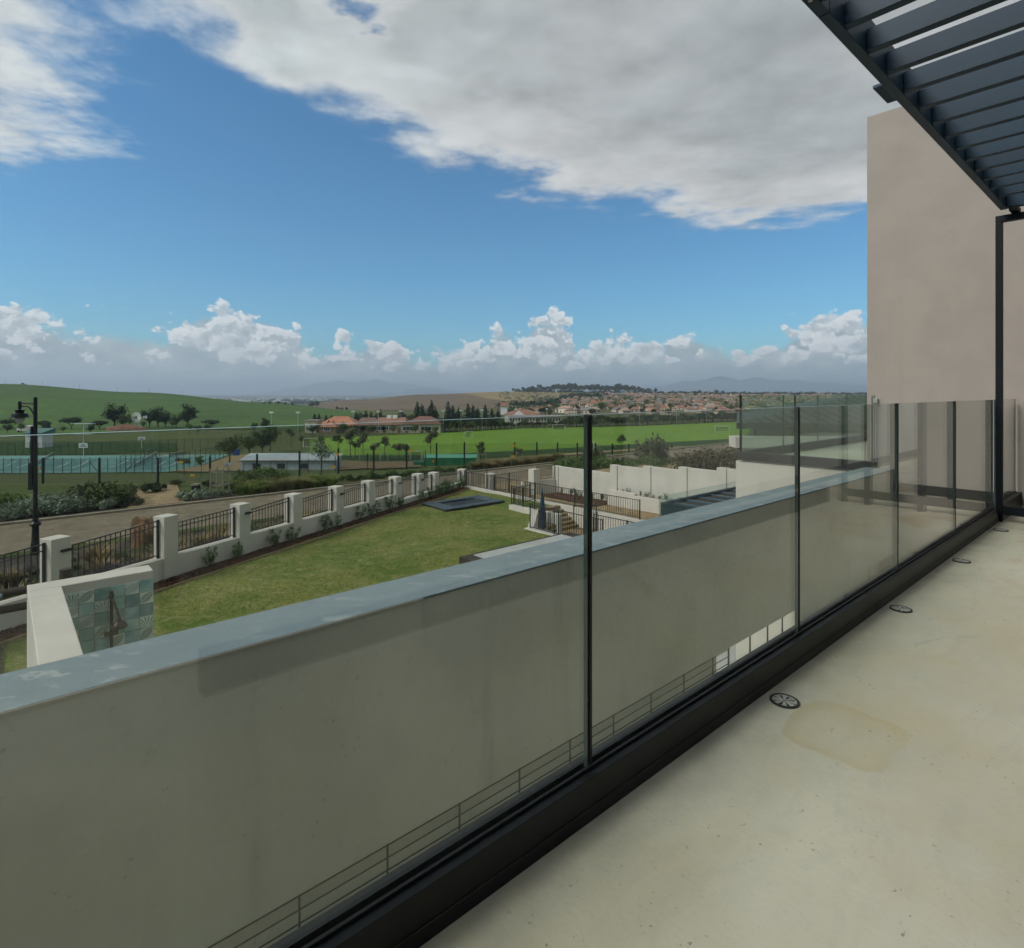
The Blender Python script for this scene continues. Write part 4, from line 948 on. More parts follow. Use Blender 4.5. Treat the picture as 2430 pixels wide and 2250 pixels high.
# notice board with solar panel, and a second board
def notice(px, py, Y, wd, hh, label, solar):
    p = atY(px, py, Y); z0 = h1(p.x, Y); t = thing('notice_board', label, 'sign', (p.x, Y, z0))
    MB().tube((p.x, Y + .1, z0), (p.x, Y + .1, p.z + hh * .5 if not solar else p.z + 5.2), .07, n=6).build('post', M['white_paint'], t)
    MB().box(p.x - wd, p.x + wd, Y - .04, Y + .04, p.z - hh, p.z + hh).build('board', M['white_paint'], t)
    MB().box(p.x - wd * .7, p.x + wd * .7, Y - .06, Y - .041, p.z - hh * .5, p.z - hh * .1).build('line_of_print', M['iron'], t)
    MB().box(p.x - wd * .45, p.x + wd * .45, Y - .06, Y - .041, p.z + hh * .2, p.z + hh * .5).build('line_of_print', M['iron'], t)
    if solar:
        z1 = p.z + 5.2; MB().box(p.x - 2.4, p.x - .1, Y - .8, Y + .8, z1 + .02, z1 + .14).build('solar_panel', M['galv'], t)
        MB().box(p.x + .1, p.x + 2.4, Y - .8, Y + .8, z1 + .02, z1 + .14).build('solar_panel', M['galv'], t)
        MB().box(p.x - 2.0, p.x + 2.0, Y - .6, Y + .6, z1 - 2.5, z1 - 2.4).build('solar_panel', M['galv'], t)
notice(197.5, 1057, 142, 1.05, .58, 'white notice board on a pole with solar panels behind the tennis courts', True)
notice(336, 1041, 168, 1.0, .5, 'white notice board standing below the windmill', False)
# ------------------------------------------------------------------ tennis courts
def court(a, b, c, d, label):   # four pixel corners: near-left, near-right, far-right, far-left
    P = [onH(*q) for q in (a, b, c, d)]
    drape('court_surface', [P[0], P[1], P[2], P[3]], 24, 24, .16, M['court'])
    L = lambda s, t: (P[0] * (1 - s) + P[1] * s) * (1 - t) + (P[3] * (1 - s) + P[2] * s) * t
    def line(s0, t0, s1, t1, wd=.15):
        p, q = L(s0, t0), L(s1, t1); d_ = (q - p).normalized(); n_ = Vector((-d_.y, d_.x, 0)) * wd; k = 12; V = []
        for i in range(k + 1):
            r = p + (q - p) * (i / k)
            for sg in (-1, 1): x, y = r.x + n_.x * sg, r.y + n_.y * sg; V.append((x, y, h1(x, y) + .22))
        Fc = [(2 * i, 2 * i + 1, 2 * i + 3, 2 * i + 2) for i in range(k)]
        tag(link('court_line', raw('court_line', V, Fc, M['white_line'])), kind='structure')
    for l in ((.08, .12, .92, .12), (.08, .88, .92, .88), (.08, .12, .08, .88), (.92, .12, .92, .88), (.08, .24, .92, .24), (.08, .76, .92, .76), (.28, .24, .28, .76), (.72, .24, .72, .76), (.28, .5, .72, .5)): line(*l)
    p, q = L(.5, .06), L(.5, .94); z = max(p.z, q.z)
    t = thing('tennis_net', label, 'net', (p + q) / 2)
    for r in (p, q): MB().tube((r.x, r.y, r.z), (r.x, r.y, r.z + 1.25), .06, n=6).build('post', M['iron'], t)
    dr = (q - p); ln = dr.length; ang = math.atan2(dr.y, dr.x)
    n_ = MB().box(0, ln, -.01, .01, .15, 1.0).build('mesh', M['net'], t, 'L'); n_.location = inv_of(t) @ p; n_.rotation_euler = (0, 0, ang)
    tp = MB().beam((0, 0, 1.03), (ln, 0, 1.03), .04, .05).build('tape', M['white_paint'], t, 'L'); tp.location = inv_of(t) @ p; tp.rotation_euler = (0, 0, ang)
court((-40, 1118), (178, 1117), (232, 1092), (30, 1092), 'tennis net across the court nearest the lamp post')
court((238, 1115), (392, 1114), (448, 1090), (300, 1090), 'tennis net across the middle green court')
court((330, 1086), (470, 1086), (515, 1080.5), (370, 1080.5), 'tennis net across the far green court')
_o = MB().tube((0, 0, -.3), (0, 0, 3.0), .05, n=6).build('post', M['iron'], None, 'L'); fpost = _o.data; bpy.data.objects.remove(_o)
def wire_fence(name, label, cat, P, hh, n, mesh, post_me, hs=1.0, rails=(), rail_r=.03, group=None):
    L = [Vector(p) for p in P]; seg = [(L[i + 1] - L[i]).length for i in range(len(L) - 1)]; tot = sum(seg)
    def pt(s):
        for i, q in enumerate(seg):
            if s <= q + 1e-6: r = L[i] + (L[i + 1] - L[i]) * (s / q); return Vector((r.x, r.y, h1(r.x, r.y)))
            s -= q
        return Vector((L[-1].x, L[-1].y, h1(L[-1].x, L[-1].y)))
    c = pt(tot / 2); t = thing(name, label, cat, c, 0, group); pts = [pt(tot * i / n) for i in range(n + 1)]
    for p in pts: share('post', post_me, t, p - c, 0, (1, 1, hs))
    for i in range(n):
        p, q = pts[i], pts[i + 1]; d = q - p; ang = math.atan2(d.y, d.x); ln = math.hypot(d.x, d.y)
        b = MB(); b.face([(0, 0, 0), (ln, 0, d.z), (ln, 0, d.z + hh), (0, 0, hh)])
        o = b.build('mesh_panel', mesh, t, 'L'); o.location = p - c; o.rotation_euler = (0, 0, ang)
        for rz_ in rails: MB().tube(p + Vector((0, 0, rz_)), q + Vector((0, 0, rz_)), rail_r, n=5).build('rail', M['iron'], t)
    return t, pts
t, pts = wire_fence('court_fence', 'tall dark wire fence along the near side of the tennis courts', 'fence', [onH(-90, 1125), onH(120, 1125), onH(402, 1122)], 2.6, 24, M['mesh_green'], fpost, .93, rails=(2.6,))
for i in (10, 15, 20): MB().tube(pts[i] + Vector((0, 0, 2.0)), pts[i] + Vector((-1.7 if i != 15 else 1.7, 0, 0)), .05, n=5).build('stay', M['iron'], t)
wire_fence('court_fence', 'tall dark wire fence along the right side of the tennis courts', 'fence', [onH(402, 1122), onH(548, 1080)], 3.4, 12, M['mesh_green'], fpost, 1.2, rails=(3.4,))
wire_fence('court_fence', 'tall dark wire fence between two tennis courts', 'fence', [onH(285, 1122), onH(385, 1083)], 3.0, 10, M['mesh_green'], fpost, 1.0, rails=(3.0,))
wire_fence('court_fence', 'long dark wire fence along the far side of the tennis courts', 'fence', [onH(-90, 1081), onH(200, 1081), onH(300, 1074), onH(548, 1066)], 3.2, 34, M['mesh_green'], fpost, 1.1, rails=(3.2,))
wire_fence('pitch_fence', 'dark wire fence with tall mesh behind the left goal of the pitch', 'fence', [onH(556, 1076), onH(690, 1050), onH(745, 1043)], 5.0, 12, M['mesh_green'], fpost, 1.7, rails=(5.0,))
wire_fence('pitch_fence', 'low wire fence between the pitch and the school building', 'fence', [onH(735, 1041), onH(1000, 1029), onH(1230, 1016), onH(1480, 1011), onH(1780, 998)], 2.0, 60, M['mesh_green'], fpost, .68)
# ------------------------------------------------------------------ trees by the shed
for i, (px, py, k, s, w_) in enumerate([(545, 1100, 0, 1.18, 1.05), (592, 1087, 1, 1.22, 1.1), (622, 1079, 3, 1.25, .9), (641, 1072, 0, 1.5, .8)]):
    p = onH(px, py); place(P_BROAD[k], p, i * 1.3, (s * w_, s * w_, s), '%s of four rounded trees from the left beside the white shed' % ORD[i], 'rounded trees by the shed')
yl = [(802, 1083, 1.0, 0), (831, 1085, 1.25, 1), (843, 1091, 1.0, 2), (862, 1091, 1.15, 1), (889, 1096, .95, 2), (913, 1092, 1.0, 0), (946, 1096, .9, 2), (961, 1096, .9, 2), (1022, 1090, 1.15, 1), (765, 1082, .95, 3), (715, 1068, .8, 3), (690, 1060, .9, 1)]
for i, (px, py, s, k) in enumerate(yl):
    place(P_YOUNG[k], onH(px, py), i, s * 1.5, '%s slender olive-leaved young tree from the left along the near edge of the pitch' % ORD[i], 'young trees along the near edge of the pitch')
st = proto('tree_stake', 'stake'); MB().tube((0, 0, -.2), (0, 0, 1.9), .05, n=5).build('stake', M['white_paint'], st)
for i, (px, py) in enumerate([(812, 1083), (838, 1086), (854, 1092), (861, 1094), (877, 1094), (902, 1096), (920, 1095), (903, 1092), (829, 1084)]):
    place(st, onH(px, py), 0, .9, '%s white tree stake from the left among the young pitch-side trees' % ORD[i], 'white tree stakes')
# ------------------------------------------------------------------ goals
def goal(px, py, wd, hh, ang, label):
    p = onH(px, py); t = thing('football_goal', label, 'goal', p, ang); r = .07; d = 1.3
    for sx in (-1, 1):
        MB().tube((sx * wd / 2, 0, 0), (sx * wd / 2, 0, hh), r, n=6).build('post', M['white_paint'], t, 'L')
        MB().tube((sx * wd / 2, 0, hh), (sx * wd / 2, d, .05), r * .7, n=6).tube((sx * wd / 2, 0, .05), (sx * wd / 2, d, .05), r * .6, n=6).build('side_frame', M['white_paint'], t, 'L')
    MB().tube((-wd / 2, 0, hh), (wd / 2, 0, hh), r, n=6).build('crossbar', M['white_paint'], t, 'L')
    MB().tube((-wd / 2, d, .05), (wd / 2, d, .05), r * .6, n=6).build('back_bar', M['white_paint'], t, 'L')
    MB().face([(-wd / 2, 0, hh), (wd / 2, 0, hh), (wd / 2, d, .05), (-wd / 2, d, .05)]).build('net', M['net'], t, 'L')
goal(1326, 1021, 5.4, 2.4, .05, 'white goal frame standing alone at the far side of the pitch')
goal(1113, 1039, 3.6, 2.3, .9, 'small white goal seen from its side in the left half of the pitch')
goal(988, 1094, 2.6, 2.2, .35, 'white goal beside the green container')
goal(1398, 1068, 2.6, 2.3, -.4, 'white goal behind the black glass joint at the near edge of the pitch')
goal(1714, 1024, 5.6, 2.2, -.15, 'white goal near the dark-roofed house at the right of the pitch')
goal(738, 1061, 4.2, 2.6, .5, 'white goal behind green mesh at the left end of the pitch')
# ------------------------------------------------------------------ white shed, container, barrel, bench
def shed():
    Y = 108.0; z = onH(680, 1120).z; x0, x1 = pX(571, Y), pX(795, Y); z = -(1120 - CY) / F * Y; t = thing('shed', 'long low pale blue-white shed with three dark windows and ribbed roof', 'shed', ((x0 + x1) / 2, Y + 2, z))
    h = 2.15; dp = 4.0
    MB().box(x0, x1, Y, Y + dp, z - 1, z + h).build('wall', M['shed_wall'], t)
    b = MB(); n = 46
    for i in range(n):   # ribbed sheet
        xa = x0 - .25 + (x1 - x0 + .5) * i / n; xb = x0 - .25 + (x1 - x0 + .5) * (i + 1) / n; w_ = (xb - xa) * .35
        A = lambda x, s, dz: (x, Y - .35 + s * (dp + .7), z + h + .01 + s * .85 + dz)
        b.face([A(xa, 0, 0), A(xb - w_, 0, 0), A(xb - w_, 1, 0), A(xa, 1, 0)]).face([A(xb - w_, 0, .05), A(xb, 0, .05), A(xb, 1, .05), A(xb - w_, 1, .05)]).face([A(xb - w_, 0, 0), A(xb - w_, 0, .05), A(xb - w_, 1, .05), A(xb - w_, 1, 0)]).face([A(xb, 0, .05), A(xb, 0, 0), A(xb, 1, 0), A(xb, 1, .05)])
    b.build('roof', M['shed_roof'], t)
    MB().box(x0 - .3, x1 + .3, Y - .4, Y - .33, z + h - .14, z + h + .02).build('fascia', M['dirt'], t)
    MB().prism([(x0, Y + .01), (x1, Y + .01), (x1, Y + dp - .01), (x0, Y + dp - .01)], z + h - .02, [z + h, z + h, z + h + .72, z + h + .72]).build('gable', M['shed_wall'], t)
    for px in (609, 667, 721):
        x = pX(px, Y); f = MB().box(x - .75, x + .75, Y - .05, Y - .002, z + .18, z + 1.55).build('window', M['iron'], t)
        MB().box(x - .68, x + .68, Y - .06, Y - .052, z + .62, z + 1.45).build('pane', M['dark_glass'], f); MB().box(x - .68, x + .68, Y - .065, Y - .052, z + .5, z + .58).build('bar', M['white_paint'], f)
shed()
def container():
    Y = 118.0; z = -(1112 - CY) / F * Y; x0, x1 = pX(1005.5, Y), pX(1130, Y); t = thing('shipping_container', 'green corrugated shipping container standing by the pitch', 'container', ((x0 + x1) / 2, Y + 1.2, z)); h = 2.15
    MB().box(x0 + .06, x1 - .06, Y + .06, Y + 2.3, z, z + h - .05).build('body', M['container_green'], t)
    b = MB(); n = 36
    for i in range(n):
        xa = x0 + (x1 - x0) * i / n; w_ = (x1 - x0) / n; b.prism([(xa + .04, Y), (xa + w_ * .5, Y), (xa + w_ * .62, Y + .07), (xa - .08 + w_ * .12, Y + .07)], z + .12, z + h - .14)
    b.build('corrugation', M['container_green'], t)
    MB().box(x0, x1, Y - .02, Y + 2.4, z + h - .12, z + h).prism([(x0 - .1, Y - .1), (x1 + .1, Y - .1), (x1 + .1, Y + 2.5), (x0 - .1, Y + 2.5)], z + h + .005, [z + h + .05, z + h + .05, z + h + .5, z + h + .5]).build('roof', M['container_top'], t)
    MB().box(pX(1025, Y), pX(1031, Y), Y - .06, Y - .02, z + 1.3, z + 1.75).build('sign', M['yellow'], t)
    x2, x3 = pX(981, Y), pX(1003, Y); t = thing('green_skip', 'low green metal bin beside the left end of the container', 'bin', ((x2 + x3) / 2, Y + 1, z))
    MB().box(x2, x3, Y + .05, Y + 2, z, z + 1.25).build('body', M['container_green'], t); MB().box(x2 - .06, x3 + .06, Y - .02, Y + 2.07, z + 1.25, z + 1.37).build('rim', M['container_green'], t)
    for k in range(4): xx = x2 + (x3 - x2) * (k + .5) / 4; MB().box(xx - .06, xx + .06, Y, Y + .05, z + .05, z + 1.25).build('rib', M['container_green'], t)
container()
p = onH(558, 1083); t = thing('portable_toilet', 'bright blue plastic cabin between two rounded trees', 'cabin', p)
MB().box(p.x - .6, p.x + .6, p.y, p.y + 1.2, p.z, p.z + 1.55).build('body', M['blue_barrel'], t); MB().prism([(p.x - .65, p.y - .05), (p.x + .65, p.y - .05), (p.x + .65, p.y + 1.25), (p.x - .65, p.y + 1.25)], p.z + 1.55, [p.z + 1.62, p.z + 1.62, p.z + 1.75, p.z + 1.75]).build('roof', M['blue_barrel'], t); MB().box(p.x - .4, p.x + .4, p.y - .03, p.y - .002, p.z + .1, p.z + 1.4).build('door', M['blue_barrel'], t)
p = onH(541, 1109); t = thing('park_bench', 'grey bench under the rounded tree left of the white shed', 'bench', p)
MB().box(p.x - .9, p.x + .9, p.y - .2, p.y + .25, p.z + .42, p.z + .5).build('seat', M['galv'], t); MB().box(p.x - .9, p.x + .9, p.y + .26, p.y + .32, p.z + .5, p.z + .95).build('backrest', M['galv'], t)
for sx in (-.7, .7): MB().box(p.x + sx - .05, p.x + sx + .05, p.y - .2, p.y + .25, p.z, p.z + .42).build('leg', M['galv'], t)
# ------------------------------------------------------------------ tall security fence down the slope
CF = MB().box(-.075, .075, -.075, .075, -.2, 2.5).build('post', M['black_metal'], None, 'L'); spost = CF.data; bpy.data.objects.remove(CF)
sf = [(-60, 55.5), (102, 55.8), (236, 56), (375, 56), (498.7, 56.3), (610, 56.5), (711, 56), (803, 55.6), (887, 56.2), (965, 57.5), (1036, 59), (1102, 61), (1221, 62), (1274, 62.5), (1323, 63.5), (1370, 64.5), (1413, 65.5), (1453, 66.5), (1492, 67.5), (1555, 69), (1594, 70), (1655, 71.5), (1712, 73), (1780, 75)]
SF = [ground(px, Y) for px, Y in sf]
t = thing('security_fence', 'tall black welded-mesh security fence with dark posts across the slope', 'fence', SF[8])
for p in SF: share('post', spost, t, p - SF[8])
for i in range(len(SF) - 1):
    p, q = SF[i], SF[i + 1]; d = q - p; ln = math.hypot(d.x, d.y)
    o = MB().face([(0, 0, .08), (ln, 0, d.z + .08), (ln, 0, d.z + 2.35), (0, 0, 2.35)]).build('mesh_panel', M['mesh_black'], t, 'L'); o.location = p - SF[8]; o.rotation_euler = (0, 0, math.atan2(d.y, d.x))
for i, (px, py, Y) in enumerate([(90, 1112, 55), (430, 1096.5, 55.4), (457, 1128, 55.4), (792, 1108, 55), (801, 1078, 55), (975, 1069.5, 57), (1217, 1057.5, 61), (1217, 1083, 61)]):
    p = atY(px, py, Y); s = Y / F
    tag(MB().box(p.x - 5 * s, p.x + 5 * s, Y - .03, Y, p.z - 2.7 * s, p.z + 2.7 * s).build('warning_sign', M['sign_yellow']), '%s small yellow-orange warning plate from the left on the black security fence' % ORD[i], 'sign', 'warning plates on the security fence')
# second, thinner fence lower down
lp = [onH(px, py) for px, py in [(420, 1124), (560, 1126), (700, 1125), (866, 1117), (940, 1114), (1010, 1112)]]
wire_fence('field_fence', 'thin low wire fence before the shed and the dirt yard', 'fence', lp, 1.7, 10, M['mesh_green'], fpost, .6)
# ------------------------------------------------------------------ road with kerbs (runs parallel to the house)
RZ = -5.6
def sheet_uv(name, u0, u1, v0, v1, z, mt, nu=1, nv=1, kind='structure'):
    s, q = np.meshgrid(np.linspace(u0, u1, nu + 1), np.linspace(v0, v1, nv + 1), indexing='ij'); V = np.column_stack([s.ravel(), q.ravel(), np.full(s.size, z)])
    o = link(name, raw(name, V, gridfaces(nu, nv), mt)); o.rotation_euler = (0, 0, PHI); return tag(o, kind=kind)
sheet_uv('road', -30, 110, 26.6, 32.7, RZ, M['road'])
o = MB().box(-30, 110, 32.7, 32.95, RZ - .3, RZ + .10).build('kerb', M['kerb'], None, 'H', bevel=.02, org=(0, 0, 0)); tag(o, kind='structure')
o = MB().box(-30, 110, 26.38, 26.6, RZ - .3, RZ + .06).build('kerb', M['kerb'], None, 'H', bevel=.02, org=(0, 0, 0)); tag(o, kind='structure')
# verge beyond the road: falls away from the kerb into the terrain
def verge_z(x, y):
    u = x * ST + y * CT; v = -x * CT + y * ST; q = np.clip((v - 32.9) / 9.0, 0, 9)
    hz = H(x, y); return np.maximum(RZ + .06 - 1.5 * q ** 1.2, hz + .03)
A, B_, C, D = [uv(*q) for q in ((-30, 32.93), (110, 32.93), (110, 60), (-30, 60))]
drape('verge', [A, B_, C, D], 140, 40, 0.0, M['verge'], zf=verge_z)
def vz(p): return float(verge_z(np.array([p[0]]), np.array([p[1]]))[0])
def vg(u, v): p = uv(u, v); p.z = vz(p); return p
def vpx(px, v):   # point at the verge line v under a pixel column
    r = (px - CX) / F; u = v * (CT + r * ST) / (ST - r * CT); return vg(u, v)
A, B_, C, D = [vpx(px, v) for px, v in ((-80, 32.97), (560, 32.97), (560, 35.6), (-80, 36.2))]
drape('planting_bed', [A, B_, C, D], 60, 10, .03, M['soil'], zf=verge_z)
A, B_, C, D = [vpx(px, v) for px, v in ((300, 32.97), (440, 32.97), (420, 41), (325, 41))]
drape('brick_path', [A, B_, C, D], 20, 12, .06, M['paving'], zf=verge_z)
A, B_, C, D = [vpx(px, v) for px, v in ((800, 33.6), (930, 33.6), (930, 34.6), (760, 35.2))]
drape('dirt_path', [A, B_, C, D], 20, 6, .05, M['dirt'], zf=verge_z)
P_SIL = [bush(81, 'leaf_silver', 1.2, .9, 1500, .045, 14), bush(82, 'leaf_silver', .8, .6, 700, .04, 9)]
P_GRN = [bush(83, 'leaf_bright', 1.1, 1.0, 1100, .06, 10), bush(84, 'leaf_green', 1.2, 1.1, 1100, .06, 10), bush(85, 'leaf_dark', 1.0, .8, 800, .06, 9), bush(86, 'leaf_olive', 1.1, 1.2, 1000, .055, 10)]
P_REED = [tuft(87, 'reed', .8, .7), tuft(88, 'leaf_bright', .7, .6), tuft(89, 'straw', .7, .8, 180)]
sh = [(-10, 34.5, 's', 0, 1.2), (20, 33.9, 's', 0, .9), (70, 34.6, 's', 0, 1.35), (105, 34.7, 's', 0, 1.5), (140, 34.4, 's', 0, 1.45), (175, 34.3, 's', 0, 1.25), (120, 35.4, 's', 0, 1.4), (247, 34.1, 's', 1, 1.3), (40, 34.9, 'g', 0, .8),
      (0, 37.0, 'g', 0, 1.6), (30, 37.2, 'g', 0, 1.5), (205, 35.4, 'g', 3, 1.4), (232, 35.6, 'g', 1, 1.5), (258, 35.4, 'g', 1, 1.5), (282, 35.2, 'g', 1, 1.6), (298, 35.0, 'g', 2, 1.1), (312, 36.5, 'g', 3, 1.1), (330, 34.3, 'g', 3, .42),
      (360, 38.6, 'g', 2, 1.3), (378, 38.9, 'g', 2, 1.2), (410, 40.6, 'g', 3, .6), (425, 40.8, 'g', 1, .6), (497, 38.6, 'g', 2, .9), (430, 34.3, 's', 1, 1.2), (455, 34.0, 's', 1, 1.3), (480, 34.0, 's', 1, 1.3), (510, 34.0, 's', 1, 1.1), (540, 34.2, 's', 1, .9),
      (550, 36.0, 'g', 0, 1.2), (575, 37.2, 'g', 0, 1.0), (590, 39.0, 'g', 1, 1.5), (612, 39.4, 'g', 1, 1.7), (635, 39.6, 'g', 1, 1.7), (655, 39.2, 'g', 1, 1.5), (585, 35.0, 'g', 0, .8), (605, 35.6, 'g', 0, .8)]
cnt = {}
for px, v, k, i, s in sorted(sh):
    key = {'s': 'silvery grey-green', 'g': ['bright green', 'deep green', 'dark low', 'olive green'][i]}[k]; cnt[key] = cnt.get(key, 0)
    place((P_SIL if k == 's' else P_GRN)[i], vpx(px, v), px, s * (.82 if v < 36 else .66), '%s %s shrub from the left along the far side of the road' % (ORD[cnt[key]], key), 'shrubs beyond the road'); cnt[key] += 1
rng = random.Random(21)
for i in range(70):
    px = rng.uniform(575, 790); v = rng.uniform(33.4, 36.2); LATER.append((px, place(P_REED[rng.choice([0, 1, 1])], vpx(px, v), rng.random() * 6, rng.uniform(.55, .95), 'clump', 'grass clumps beyond the road'), '%s clump of tall green grass from the left in the strip beyond the road'))
for i in range(110):
    px = rng.uniform(1120, 1330); v = rng.uniform(33.3, 36.5); LATER.append((px, place(P_REED[rng.choice([0, 0, 2])], vpx(px, v), rng.random() * 6, rng.uniform(.55, .9), 'clump', 'dry grass clumps beyond the road'), '%s clump of dry reedy grass from the left behind the driveway gate'))
for i in range(34):
    px = 770 + i * 11 + rng.uniform(-4, 4); v = rng.uniform(36.5, 40); LATER.append((px, place(P_GRN[rng.choice([1, 2, 2])], vpx(px, v), rng.random() * 6, rng.uniform(.40, .62), 'shrub', 'low hedge along the security fence'), '%s dark shrub from the left in the low hedge before the security fence'))
P_AIRY = youngtree(29, 'leaf_silver', 2.9, 1.3, 520, .07)
# large shrubs and trees behind the boundary wall
for i, (px, Y, k, s) in enumerate([(1538, 47, 3, 2.5), (1400, 46, 3, 1.8)]):
    t = place(P_GRN[3], ground(px, Y), 1, (s * .8, s * .8, s * 1.15), ['big rounded olive-green bush standing alone behind the boundary wall', 'rounded grey-olive bush behind the black glass joint'][i], None, 'olive_bush')
P_BIGB = [bush(91, 'leaf_green', 2.6, 2.2, 2200, .10, 16), bush(92, 'leaf_brown', 2.6, 2.6, 1800, .09, 14, shell=.7), bush(93, 'leaf_dark', 2.4, 2.2, 1900, .10, 14)]
for i in range(15):
    px = 1335 + i * 18.5; Y = 43 + (i % 3); place(P_BIGB[[0, 2, 0][i % 3]], ground(px, Y), i, rng.uniform(.58, .74), '%s leafy hedge bush from the left behind the boundary wall' % ORD[i], 'hedge behind the boundary wall')
for i in range(14):
    px = 1650 + i * 17; Y = 40 + (i % 3) * 2; place(P_BIGB[1], ground(px, Y), i, rng.uniform(.78, 1.02), '%s brownish twiggy bush from the left behind the right end of the boundary wall' % ORD[i], 'twiggy bushes behind the wall')
for i, (px, v, k, s) in enumerate([(1140, 37.5, 3, .62), (1232, 38.5, 2, .5), (1475, 42, 0, .62), (620, 0, 0, 0)][:3]):
    place(P_YOUNG[k], vpx(px, v), i, s, ['dark-leaved young tree tied to stakes right of the container', 'small olive young tree between wooden stakes behind the gate', 'thin young tree beside the big rounded bush'][i])
p = vpx(762, 38.2); place(P_AIRY, p, 1, (1.0, 1.0, 1.0), 'airy pale-leaved young tree standing before the right end of the white shed')
p = ground(478, 84); place(P_YOUNG[3], p, 2, (.9, .9, .85), 'small young tree with a leafy top behind the bollard light')
p = ground(437, 96); place(P_YOUNG[2], p, 2, (1.2, 1.2, .95), 'small leafy tree by the corner of the tennis courts')
# tree guard of wooden stakes
def stakes(px, v, s, label):
    p = vpx(px, v); t = thing('tree_guard', label, 'tree guard', p); c = [(-.35, -.35), (.35, -.35), (.35, .35), (-.35, .35)]
    for x, y in c: MB().box(p.x + (x - .035) * s, p.x + (x + .035) * s, p.y + (y - .035) * s, p.y + (y + .035) * s, p.z - .1, p.z + 1.55 * s).build('stake', M['stake'], t)
    for z in (.6, 1.35):
        for j in range(4): MB().beam(p + Vector((c[j][0] * s, c[j][1] * s, z * s)), p + Vector((c[(j + 1) % 4][0] * s, c[(j + 1) % 4][1] * s, z * s)), .03, .07).build('rail', M['stake'], t)
stakes(522, 35.2, 1.0, 'square guard of pale wooden stakes beside the shrubs across the road')
stakes(1144, 37.4, .9, 'guard of wooden stakes round the dark-leaved young tree')
stakes(1232, 38.4, .8, 'guard of wooden stakes round the small olive tree behind the gate')
p = vpx(465, 34.6); t = thing('bollard_light', 'short timber bollard light with a black band among the grey shrubs', 'bollard', p)
MB().box(p.x - .14, p.x + .14, p.y - .14, p.y + .14, p.z, p.z + .42).build('post', M['roof_orange'], t); MB().box(p.x - .16, p.x + .16, p.y - .16, p.y + .16, p.z + .42, p.z + .78).build('lamp_band', M['black_metal'], t); MB().box(p.x - .17, p.x + .17, p.y - .17, p.y + .17, p.z + .78, p.z + .86).build('cap', M['stake'], t)
# ------------------------------------------------------------------ street lamp
def lamp():
    Y = 19.6; b = atY(84, 1330, Y); zt = -(943 - CY) / F * Y; x, z = b.x, RZ + .05; sc = Y / F
    t = thing('street_lamp', 'black heritage street lamp with a bell lantern on a side arm', 'street lamp', (x, Y, z))
    MB().lathe([(.13, 0), (.13, .5), (.105, .62), (.10, 1.08), (.16, 1.10), (.16, 1.16), (.085, 1.24), (.075, 1.6)], (x, Y, z), 14).build('base', M['black_metal'], t, smooth=False)
    MB().tube((x, Y, z + 1.55), (x, Y, zt), .066, .055, 12).build('pole', M['black_metal'], t, smooth=False)
    xl = x - 37 * sc; za = -(957.5 - CY) / F * Y
    MB().tube((x, Y, za), (xl + .05, Y, za), .028, n=8).build('arm', M['black_metal'], t)
    c = MB(); pts = [(x - .02, Y, za - .47 ), (x - .09, Y, za - .3), (x - .17, Y, za - .17), (x - .27, Y, za - .10), (xl + .04, Y, za - .09)]
    for i in range(4): c.tube(pts[i], pts[i + 1], .02, n=6)
    c.build('scroll_brace', M['black_metal'], t)
    MB().lathe([(.05, -.17), (.05, .06), (.035, .07)], (xl, Y, za), 10).build('collar', M['black_metal'], t)
    zl = za - .17
    MB().lathe([(.04, 0), (.04, -.03), (.14, -.05), (.12, -.10), (.115, -.16), (.22, -.17), (.235, -.23), (.235, -.27), (.33, -.29), (.33, -.30), (.17, -.31)][::-1], (xl, Y, zl), 20).build('lantern_hood', M['black_metal'], t)
    MB().lathe([(.13, -.305), (.132, -.34), (.125, -.41), (.09, -.475), (.045, -.51), (.01, -.515)][::-1], (xl, Y, zl), 20).build('glass_bowl', M['lamp_bowl'], t, smooth=True)
    MB().lathe([(.012, -.46), (.05, -.42), (.05, -.33)], (xl, Y, zl), 10).build('bulb', M['lamp_glass'], t)
    z0, z1 = -(1162 - CY) / F * Y, -(1098 - CY) / F * Y
    MB().box(x - .20, x - .07, Y - .06, Y + .06, z0, z1).build('control_box', M['black_metal'], t)
    MB().box(x - .14, x - .075, Y - .045, Y + .045, z1 + .005, -(1012 - CY) / F * Y).build('cable_duct', M['black_metal'], t)
lamp()
# rock beside the road
def rock(name, c, sx, sy, sz, seed, label, mt='rock'):
    rng = np.random.RandomState(seed); n, k = 26, 16; ph = np.linspace(-math.pi / 2, math.pi / 2, k); V = []
    dirs = rng.randn(26, 3); dirs /= np.linalg.norm(dirs, axis=1)[:, None]; cut = .68 + .32 * rng.rand(26)
    for f in ph:
        for i in range(n):
            a = 2 * math.pi * i / n; d = np.array([math.cos(a) * math.cos(f), math.sin(a) * math.cos(f), math.sin(f)])
            r = min(1.15, np.min(cut / np.maximum(dirs @ d, .05))) * (1 + .05 * rng.randn()); V.append((d[0] * sx * r, d[1] * sy * r, d[2] * sz * r))
    Fc = [(j * n + i, j * n + (i + 1) % n, (j + 1) * n + (i + 1) % n, (j + 1) * n + i) for j in range(k - 1) for i in range(n)]
    o = link(name, raw(name, V, Fc, M[mt]), c, .4); return tag(o, label, 'rock')
p = at(348, 1315, -5.35); p = Vector((p.x, p.y, -5.0)); rock('boulder', p, .56, .5, .85, 4, 'big orange-brown upright boulder behind the garden railing')
